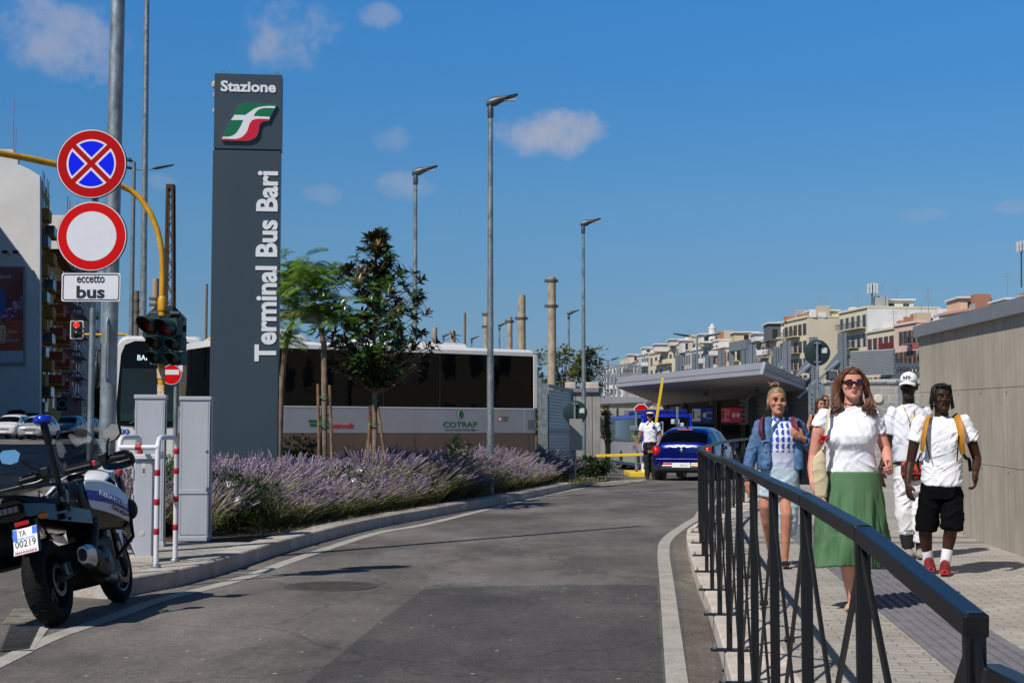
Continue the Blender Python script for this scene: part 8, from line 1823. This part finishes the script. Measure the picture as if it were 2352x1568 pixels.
text('lettering','CHANEL',M_BLACK,tr,Matrix.Translation(J(2082.5,1217,-.0)+Vector((0,-.093,0)))@Matrix(((1,0,0,0),(0,0,-1,0),(0,1,0,0),(0,0,0,1))),w=.1,h=.02,ext=.012,bold=.02,local=True)
for P,m_ in(((J(2088,1272,.03),J(2089,1278,-.2)),mat('grey clogs','#8f8880',.7)),((J(2114,1272,-.0),J(2115,1279,-.24)),MATS['grey clogs']if 'grey clogs' in MATS else None)):
 b=MB();d_=P[1]-P[0];b.loft([[P[0]+d_*f+Vector((w*math.cos(a),0,h_*math.sin(a)+.016))for a in(2*math.pi*k/14 for k in range(14))]for f,w,h_ in((-.12,.025,.03),(.1,.042,.05),(.5,.05,.045),(.85,.052,.034),(1.08,.025,.016))]);C_.part('shoe',b,mat('grey clogs','#8f8880',.7))
b=MB();C_.limb(b,[(J(2086,1262),.043),(J(2088,1270),.04)]);C_.part('sock',b,M_SHA)
M_CAPW=mat('white cotton twill','#e2e2e4',.75,bump=.05,bs=150);b=MB();b.loft([[HM@Vector((w*math.cos(a),y0+d_*math.sin(a),z))for a in(2*math.pi*k/24 for k in range(24))]for z,w,y0,d_ in((.028,.080,.0,.094),(.06,.081,.0,.096),(.09,.074,.003,.088),(.115,.055,.006,.065),(.13,.025,.008,.03),(.134,.004,.008,.005))])
cap_=C_.part('cap',b,M_CAPW,None,180);b=MB();b.loft([[HM@Vector((.078*math.cos(a)*wx,-.07+dy_*(math.sin(a)),zz-.02*math.cos(a)**2))for a in(math.pi+math.pi*k/16 for k in range(17))]for dy_,zz,wx in((.02,.04,1.0),(.105,.022,.98),(.108,.014,.98),(.02,.03,1.0))],cap=False,closed=True);o=C_.part('brim',b,M_CAPW,cap_,60);flip_fix(o.data)
text('lettering','NY',M_BLACK,cap_,HM@Matrix.Translation((0,-.096,.076))@Matrix.Rotation(R(-14),4,'X')@Matrix(((1,0,0,0),(0,0,-1,0),(0,1,0,0),(0,0,0,1))),w=.068,h=.036,ext=.008,bold=.03,local=True)
b=MB();b.tube(smooth_line([J(2075,932,-.06),J(2083,950,-.125),J(2091,970,-.142),J(2099,950,-.12),J(2102,932,-.05)],5),.004,6);b.box(*(lambda q:(q.x-.012,q.x+.012,q.y-.006,q.y,q.z-.03,q.z+.01))(J(2091,974,-.145)));C_.part('necklace',b,mat('gold','#b08a3a',.3,.9))
fp=thing('waist_bag','colourful black and orange waist bag of the man in the white cap','bag',C_.O+J(2086,1080,-.15));to=C_.O
b=MB();b.rings=None;b.loft([[J(2086,y,0)+Vector((w*math.cos(a),-.15+d_*math.sin(a),0))for a in(2*math.pi*k/18 for k in range(18))]for y,w,d_ in((1058,.09,.03),(1064,.115,.05),(1085,.118,.055),(1098,.10,.045),(1102,.07,.02))]);off(b).build('pouch',mat('african print','#1c1a1c',.8,var=.5,vs=16,col2='#b8431c',vlo=.48,vhi=.54),fp,60)
b=MB();b.tube([J(2095,1064,0)+Vector((.19*math.cos(a),.155*math.sin(a),0))for a in(2*math.pi*k/24 for k in range(25))],.014,6,True,.5);off(b).build('belt',M_BLACK,fp,60)
b=MB();b.box(-.1,.1,-.215,-.2,-.03,-.015,Matrix.Translation(J(2086,1080)));off(b).build('zip_trim',mat('trim red','#b02a1c',.6),fp)
# ---------------------------------------------------------------- D: man with yellow backpack
D_=Person('man with short dreadlocks in a white T-shirt and black shorts',2160,1316,.13);J=D_.J
b=MB();D_.rings(b,[(2161,1140,.14,.11),(2161,1105,.155,.115),(2163,1060,.145,.11),(2164,1010,.17,.12),(2163,978,.145,.08),(2162,960,.075,.06)])
D_.limb(b,[(J(2163,968,.01),.064),(J(2162,935,.0),.060)]);D_.head(b,2161,912,-.02,2,0,1.02,1.0,1.05)
D_.limb(b,[(J(2116,972),.044),(J(2111,980),.048),(J(2101,1012),.05),(J(2091,1062,.03),.04),(J(2088,1080),.039),(J(2085,1108,-.04),.027)]);D_.hand(b,J(2085,1110,-.05),(.015,-.02,-.17),(.9,.4,0),(0,-1,0),.55,sc=1.05)
D_.limb(b,[(J(2209,971),.044),(J(2215,980),.048),(J(2231,1010),.05),(J(2244,1054,.02),.041),(J(2243,1066,-.06),.04),(J(2240,1088,-.16),.028)]);D_.hand(b,J(2240,1090,-.17),(-.02,-.05,-.14),(-.9,.2,0),(-.1,-1,0),1.0,sc=1.05)
D_.limb(b,[(J(2137,1140),.078),(J(2129,1195,0),.066),(J(2125,1215,.02),.060),(J(2126,1232,.05),.060),(J(2131,1285,.14),.036)]);D_.limb(b,[(J(2186,1140),.078),(J(2188,1195,-.1),.066),(J(2184,1216,-.1),.058),(J(2181,1234,-.06),.059),(J(2172,1284,-.04),.036)])
body=D_.cloth('body',b,M_SKD,voxel=.007,smooth=3,amp=0);D_.face(body,MATS['lip dark'],MATS['brow black']);HM=D_.HM
b=MB();rr=random.Random(8)
b.loft([[HM@Vector((w*math.cos(a),y0+d_*math.sin(a),z))for a in(math.pi+math.pi*k/14 for k in range(15))]for z,w,y0,d_ in((-.135,.028,-.035,.05),(-.115,.052,-.02,.074),(-.09,.064,.0,.088),(-.074,.067,.015,.082))],cap=True)
b.tube([HM@Vector(p)for p in((-.028,-.092,-.07),(-.022,-.099,-.05),(0,-.104,-.046),(.022,-.099,-.05),(.028,-.092,-.07))],.0045,6);D_.part('beard',b,M_HAIRK,body)
b=MB();b.loft([[HM@Vector((w*math.cos(a),y0+d_*math.sin(a),z))for a in(2*math.pi*k/20 for k in range(20))]for z,w,y0,d_ in((-.03,.078,.045,.055),(.03,.083,.025,.084),(.07,.079,.008,.092),(.1,.06,.004,.075),(.124,.03,.0,.04))])
for i in range(60):
 a=rr.uniform(0,6.28);q=Vector((math.cos(a),math.sin(a),0));fr=q.y<-.55;L_=rr.uniform(.03,.05)if fr else rr.uniform(.1,.2)
 p0=Vector((.045*q.x,.01+.05*q.y,.11));p1=Vector((.073*q.x+rr.uniform(-.008,.008),.01+.088*q.y,.085));p2=p1+Vector((q.x*.010,q.y*.016,-L_*.5 if not fr else .012));p3=p2+Vector((q.x*.004+rr.uniform(-.013,.013),q.y*.01,-L_*.55 if not fr else .006))
 b.tube([HM@p for p in(p0,p1,p2,p3)],[.009,.010,.009,.006],6)
D_.part('dreadlocks',b,M_HAIRK,None,180)
b=MB();D_.rings(b,[(2163,1116,.180,.15),(2163,1100,.180,.15),(2163,1060,.176,.142),(2164,1020,.186,.15,-.01),(2164,990,.192,.14,-.01),(2163,972,.175,.105),(2163,961,.115,.08,.01),(2163,955,.08,.07,.02)],26,2.4)
b.ell(J(2112,968),(.06,.066,.06));b.ell(J(2214,966),(.06,.066,.06));D_.sleeve(b,[(J(2126,964),.045),(J(2112,968),.06),(J(2107,988),.064),(J(2100,1014),.07)]);D_.sleeve(b,[(J(2200,963),.045),(J(2214,967),.06),(J(2222,986),.064),(J(2232,1012),.07)]);D_.cloth('t_shirt',b,M_SHA,voxel=.008,smooth=5,amp=.009,kx=5,kz=12,seed=21)
b=MB();c=J(2163,962);b.tube([c+Vector((.082*math.cos(a),-.005+.075*math.sin(a),.04*math.sin(a)-.008))for a in(2*math.pi*k/28 for k in range(29))],.006,6);D_.part('neckband',b,M_SHA)
b=MB();D_.rings(b,[(2162,1105,.172,.14),(2161,1125,.182,.148),(2160,1145,.18,.14)],24);D_.sleeve(b,[(J(2137,1135),.105),(J(2131,1180),.098),(J(2128,1218,.01),.1)],16);D_.sleeve(b,[(J(2186,1135),.105),(J(2188,1180,-.08),.098),(J(2186,1217,-.1),.1)],16)
D_.cloth('shorts',b,mat('black twill','#07070a',.9,bump=.1,bs=120,spec=.1),voxel=.009,smooth=4,amp=.008,kx=6,kz=9,seed=22)
for a_,c_ in((J(2129.5,1262,.1),J(2132,1290,.14)),(J(2176,1262,-.05),J(2171.5,1292,-.03))):b=MB();D_.limb(b,[(a_,.047),(c_,.048)]);D_.part('sock',b,M_SHA)
for P in((J(2132,1298,.17),J(2138,1306,-.06)),(J(2171,1306,.0),J(2170,1313,-.26))):
 d_=P[1]-P[0];b=MB();b.loft([[P[0]+d_*f+Vector((w*math.cos(a),0,h_*math.sin(a)+u_))for a in(2*math.pi*k/14 for k in range(14))]for f,w,h_,u_ in((-.14,.028,.03,.02),(.02,.042,.055,.035),(.4,.046,.055,.035),(.75,.05,.036,.018),(1.0,.038,.022,.008),(1.1,.015,.01,.004))]);sh_=D_.part('sneaker',b,mat('black red knit','#2a0d10',.7,var=.4,vs=30,col2='#8e1018'))
 b=MB();b.loft([[P[0]+d_*f+Vector((w*i,0,z_))for i,z_ in((-1,-.02),(1,-.02),(1,.012),(-1,.012))]for f,w in((-.16,.03),(.0,.044),(.5,.048),(.85,.052),(1.1,.03))]);D_.part('sole',b,mat('red sole','#b0303a',.6),sh_,None,.006)
 b=MB();
 for k in range(5):c=P[0]+d_*(.3+.1*k)+Vector((0,0,.078-.012*k));b.tube([c+Vector((-.03,0,-.004)),c+Vector((0,-.01,.006)),c+Vector((.03,0,-.004))],.005,5)
 D_.part('laces',b,mat('red laces','#c01525',.6),sh_)
bp_=thing('backpack','mustard yellow backpack worn by the man with dreadlocks','bag',D_.O+J(2163,1030,.2));to=D_.O;M_MUS=mat('mustard nylon','#b37a16',.6,var=.12,vs=8,bump=.08,bs=120)
b=MB();b.box(-.15,.15,0,.15,-.26,.24,Matrix.Translation(J(2163,1022,.17)));off(b).build('pack',M_MUS,bp_,60,bevel=.05,seg=3)
for P,Q in((((2136,955,.03),(2130,962,-.09),(2124,985,-.155),(2120,1015,-.16),(2118,1035,-.13)),((2127,1000,-.172),(2130,1025,-.168),(2137,1055,-.158))),(((2192,954,.03),(2200,962,-.09),(2206,985,-.155),(2208,1015,-.16),(2210,1040,-.12)),((2202,1000,-.172),(2200,1030,-.166),(2198,1060,-.158)))):
 b=MB();b.tube(smooth_line([J(*p)for p in P],5),.034,8,True,.32);st_=off(b).build('strap',M_MUS,bp_,60)
 b=MB();b.tube(smooth_line([J(*p)for p in Q],5),.013,6,True,.3);off(b).build('webbing',M_BLACK,st_,60)
for x0,x1 in((2114,2108),(2212,2226)):b=MB();b.tube(smooth_line([J(x0,1042,-.08),J((x0+x1)/2,1052,0),J(x1,1056,.05),J(x1+3,1082,.05)],4),.016,6,True,.4);off(b).build('hip_strap',M_BLACK,bp_,60)
# ---------------------------------------------------------------- E: policeman
M_SKE=skinmat('tan skin','#a3765c','#8a5f48');E_=Person('bearded policeman in a white polo shirt and peaked cap beside the blue hatchback',1492,1100,0.0,43.0);J=E_.J;k_=1.0
b=MB();E_.rings(b,[(1494,1040,.17,.13),(1494,1014,.18,.13),(1493,995,.18,.13),(1493,980,.22,.13),(1493,973,.18,.09),(1493,968,.07,.06)])
E_.limb(b,[(J(1493,970),.065),(J(1493,962),.06)]);E_.head(b,1493,957.5,-.02,0,0,1.12,1,1)
E_.limb(b,[(J(1476,976),.07),(J(1470,1000),.05),(J(1465,1018),.036)]);E_.hand(b,J(1464.5,1019),(-.04,-.02,-.17),(.9,.2,0),(0,-1,0),.5,sc=1.15);E_.limb(b,[(J(1511,976),.07),(J(1516,1000),.05),(J(1515,1018,-.1),.036)]);E_.hand(b,J(1515,1019,-.1),(.02,-.03,-.17),(-.9,.2,0),(0,-1,0),.5,sc=1.15)
body=E_.cloth('body',b,M_SKE,voxel=.011,smooth=3,amp=0);E_.face(body,mat('lip tan','#7d4a42',.5),MATS['brow black']);HM=E_.HM
b=MB();b.loft([[HM@Vector((w*math.cos(a),y0+d_*math.sin(a),z))for a in(math.pi+math.pi*k/14 for k in range(15))]for z,w,y0,d_ in((-.13,.03,-.035,.055),(-.11,.055,-.02,.076),(-.085,.068,.0,.092),(-.05,.074,.02,.09))],cap=True);E_.part('beard',b,M_HAIRK,body)
b=MB();E_.rings(b,[(1494,1016,.2,.16),(1494,1005,.2,.16),(1493,990,.215,.16),(1493,981,.235,.15),(1493,974,.20,.11),(1493,969,.1,.085)],24);b.ell(J(1476,976),(.085,.085,.08));b.ell(J(1511,976),(.085,.085,.08));E_.sleeve(b,[(J(1477,976),.095),(J(1472.5,990),.09)]);E_.sleeve(b,[(J(1509,976),.095),(J(1513.5,990),.09)]);E_.cloth('polo_shirt',b,M_SHA,voxel=.013,smooth=4,amp=.01,kx=4,kz=6,seed=31)
b=MB();E_.limb(b,[(J(1489,968.5,-.09),.03),(J(1485,973,-.13),.02)]);E_.limb(b,[(J(1497,968.5,-.09),.03),(J(1501,973,-.13),.02)]);E_.part('collar',b,M_SHA)
b=MB();E_.rings(b,[(1494,1014,.19,.15),(1494,1030,.2,.16)],22);E_.sleeve(b,[(J(1486,1026),.12),(J(1486,1060),.1),(J(1487,1094),.085)]);E_.sleeve(b,[(J(1502,1026),.12),(J(1503,1060),.1),(J(1503,1094),.085)]);E_.cloth('trousers',b,mat('navy trousers','#121318',.8),voxel=.014,smooth=3,amp=.01,kx=4,kz=5,seed=32)
b=MB();c=J(1494,1014.5);b.tube([c+Vector((.205*math.cos(a),.168*math.sin(a),0))for a in(2*math.pi*k/28 for k in range(29))],.035,6,True,.6);bl=E_.part('belt',b,M_WHITE);b=MB();b.lathe([(.03,0),(.03,.02)],c+Vector((.0,-.185,0)),14,(0,-1,0));E_.part('buckle',b,mat('gold','#b08a3a',.3,.9),bl)
b=MB();b.box(*(lambda q:(q.x-.05,q.x+.05,q.y-.05,q.y+.05,q.z-.22,q.z+.08))(J(1482,1022,-.1)));E_.part('holster',b,M_BLACK,bl,None,.02);b=MB();b.tube([J(1478,1014,-.12),J(1475,1024,-.12),J(1477,1034,-.12)],.022,6);E_.part('lanyard',b,M_WHITE,bl)
for xx in(1487,1503):b=MB();b.ell(J(xx,1097,-.06),(.06,.15,.055),14,8);E_.part('shoe',b,M_BLACK)
b=MB();b.loft([[HM@Vector((w*math.cos(a),y0+d_*math.sin(a),z))for a in(2*math.pi*k/22 for k in range(22))]for z,w,y0,d_ in((.035,.083,.0,.098),(.06,.085,-.002,.1),(.075,.1,-.005,.115),(.1,.105,-.01,.12),(.125,.085,-.005,.1),(.135,.03,0,.04))]);cp2=E_.part('cap',b,mat('navy cap','#0e1018',.6));b=MB();b.loft([[HM@Vector((w*math.cos(a),y0+d_*math.sin(a),z))for a in(2*math.pi*k/22 for k in range(22))]for z,w,y0,d_ in((.098,.108,-.010,.123),(.118,.098,-.008,.112),(.136,.06,-.002,.07),(.142,.01,0,.012))]);E_.part('white_cover',b,M_WHITE,cp2)
b=MB();b.loft([[HM@Vector((.08*math.cos(a),-.075+dy_*math.sin(a),zz))for a in(math.pi+math.pi*k/12 for k in range(13))]for dy_,zz in((.02,.045),(.075,.028),(.078,.022),(.02,.036))],cap=False);o=E_.part('peak',b,mat('patent black','#050505',.15),cp2);b=MB();b.ell(HM@Vector((0,-.112,.075)),(.018,.008,.02),10,6);E_.part('badge',b,MATS['gold'],cp2)
b=MB();b.box(*(lambda q:(q.x-.04,q.x+.04,q.y-.0,q.y+.02,q.z-.04,q.z+.04))(J(1502,981,-.165)));E_.part('chest_badge',b,mat('badge dark','#2a2230',.6))
# ---------------------------------------------------------------- F, G: two walkers farther back
F_=Person('woman with brown hair in a black sleeveless top, half hidden behind the walkers',1880,1130,zwalk(26),26.0);J=F_.J
b=MB();F_.rings(b,[(1880,1040,.15,.11),(1880,1015,.16,.11),(1879,990,.13,.1),(1879,965,.15,.1),(1880,955,.13,.07),(1882,949,.06,.05)]);F_.limb(b,[(J(1882,952),.05),(J(1883,940),.048)]);F_.head(b,1883.5,929,-.02,20,0,.98)
F_.limb(b,[(J(1864,956),.045),(J(1855,985),.038),(J(1853,1005,-.1),.028)]);F_.hand(b,J(1853,1006,-.11),(0,-.05,-.16),(.9,.2,0),(0,-1,0),.5);F_.limb(b,[(J(1897,956),.045),(J(1902,985),.038),(J(1903,1008),.028)]);F_.limb(b,[(J(1874,1040),.09),(J(1873,1085),.06),(J(1873,1128),.045)]);F_.limb(b,[(J(1889,1040),.09),(J(1889,1085),.06),(J(1889,1128),.045)])
body=F_.cloth('body',b,M_SKB,voxel=.009,smooth=3,amp=0);F_.face(body,MATS['lip rose'],MATS['brow brown']);HM=F_.HM
b=MB();F_.rings(b,[(1880,1015,.17,.125),(1879,990,.145,.12),(1879,967,.155,.13),(1880,956,.12,.085)],22);F_.cloth('black_top',b,mat('black jersey','#101014',.8),voxel=.011,amp=.005);b=MB();F_.rings(b,[(1880,1010,.175,.13),(1880,1040,.18,.13)],20);F_.sleeve(b,[(J(1874,1042),.1),(J(1873,1125),.075)]);F_.sleeve(b,[(J(1889,1042),.1),(J(1889,1125),.075)]);F_.cloth('jeans',b,M_DEN,voxel=.012,amp=.006)
b=MB();rr=random.Random(5);b.loft([[HM@Vector((w*math.cos(a),y0+d_*math.sin(a),z))for a in(2*math.pi*k/18 for k in range(18))]for z,w,y0,d_ in((-.08,.07,.07,.04),(0,.084,.045,.065),(.05,.084,.018,.088),(.09,.07,.006,.082),(.12,.03,.0,.04))])
for q in(-1,1):
 for i in range(14):u=rr.random();strand(b,[HM@Vector(p)for p in((q*.03,-.06+.1*u,.112),(q*.078,-.045+.1*u,.05),(q*.088,-.02+.06*u,-.04),(q*(.09+rr.uniform(-.01,.03)),-.01+.05*u,-.13-.08*rr.random()))],.014)
F_.part('hair',b,M_HAIRBR,None,180);b=MB();b.tube([J(1868,952,-.06),J(1866,965,-.12),J(1868,985,-.13)],.03,6,True,.3);F_.part('strap',b,M_BLACK)
G_=Person('man with cropped hair of whom only the head shows behind the auburn-haired woman',1897,1115,zwalk(28),28.0);J=G_.J
b=MB();G_.rings(b,[(1899,1030,.16,.12),(1899,990,.16,.12),(1899,955,.19,.12),(1898,943,.15,.08),(1897,938,.06,.05)]);G_.limb(b,[(J(1897,942),.058),(J(1896,926),.055)]);G_.head(b,1895.5,921,-.02,10,0,1.0);G_.limb(b,[(J(1893,1030),.09),(J(1892,1112),.05)]);G_.limb(b,[(J(1907,1030),.09),(J(1907,1112),.05)]);G_.limb(b,[(J(1882,950),.05),(J(1878,1000),.035)]);G_.limb(b,[(J(1914,950),.05),(J(1918,1000),.035)])
body=G_.cloth('body',b,M_SKE,voxel=.01,smooth=3,amp=0);G_.face(body,MATS['lip tan'],MATS['brow black']);b=MB();HM=G_.HM;b.loft([[HM@Vector((w*math.cos(a),y0+d_*math.sin(a),z))for a in(2*math.pi*k/18 for k in range(18))]for z,w,y0,d_ in((.03,.077,.03,.07),(.07,.073,.012,.082),(.1,.055,.004,.062),(.121,.025,.0,.03))]);G_.part('hair',b,M_HAIRK);b=MB();G_.rings(b,[(1899,1035,.18,.14),(1899,955,.21,.14),(1898,943,.13,.09)],20);b.ell(J(1882,950),(.07,.07,.07));b.ell(J(1914,950),(.07,.07,.07));G_.cloth('shirt',b,mat('grey shirt','#555a62',.8),voxel=.012)
b=MB();G_.rings(b,[(1899,1028,.175,.135),(1899,1040,.175,.135)],18);G_.sleeve(b,[(J(1893,1040),.1),(J(1892,1112),.075)]);G_.sleeve(b,[(J(1907,1040),.1),(J(1907,1112),.075)]);G_.cloth('trousers',b,MATS['navy trousers'],voxel=.013)
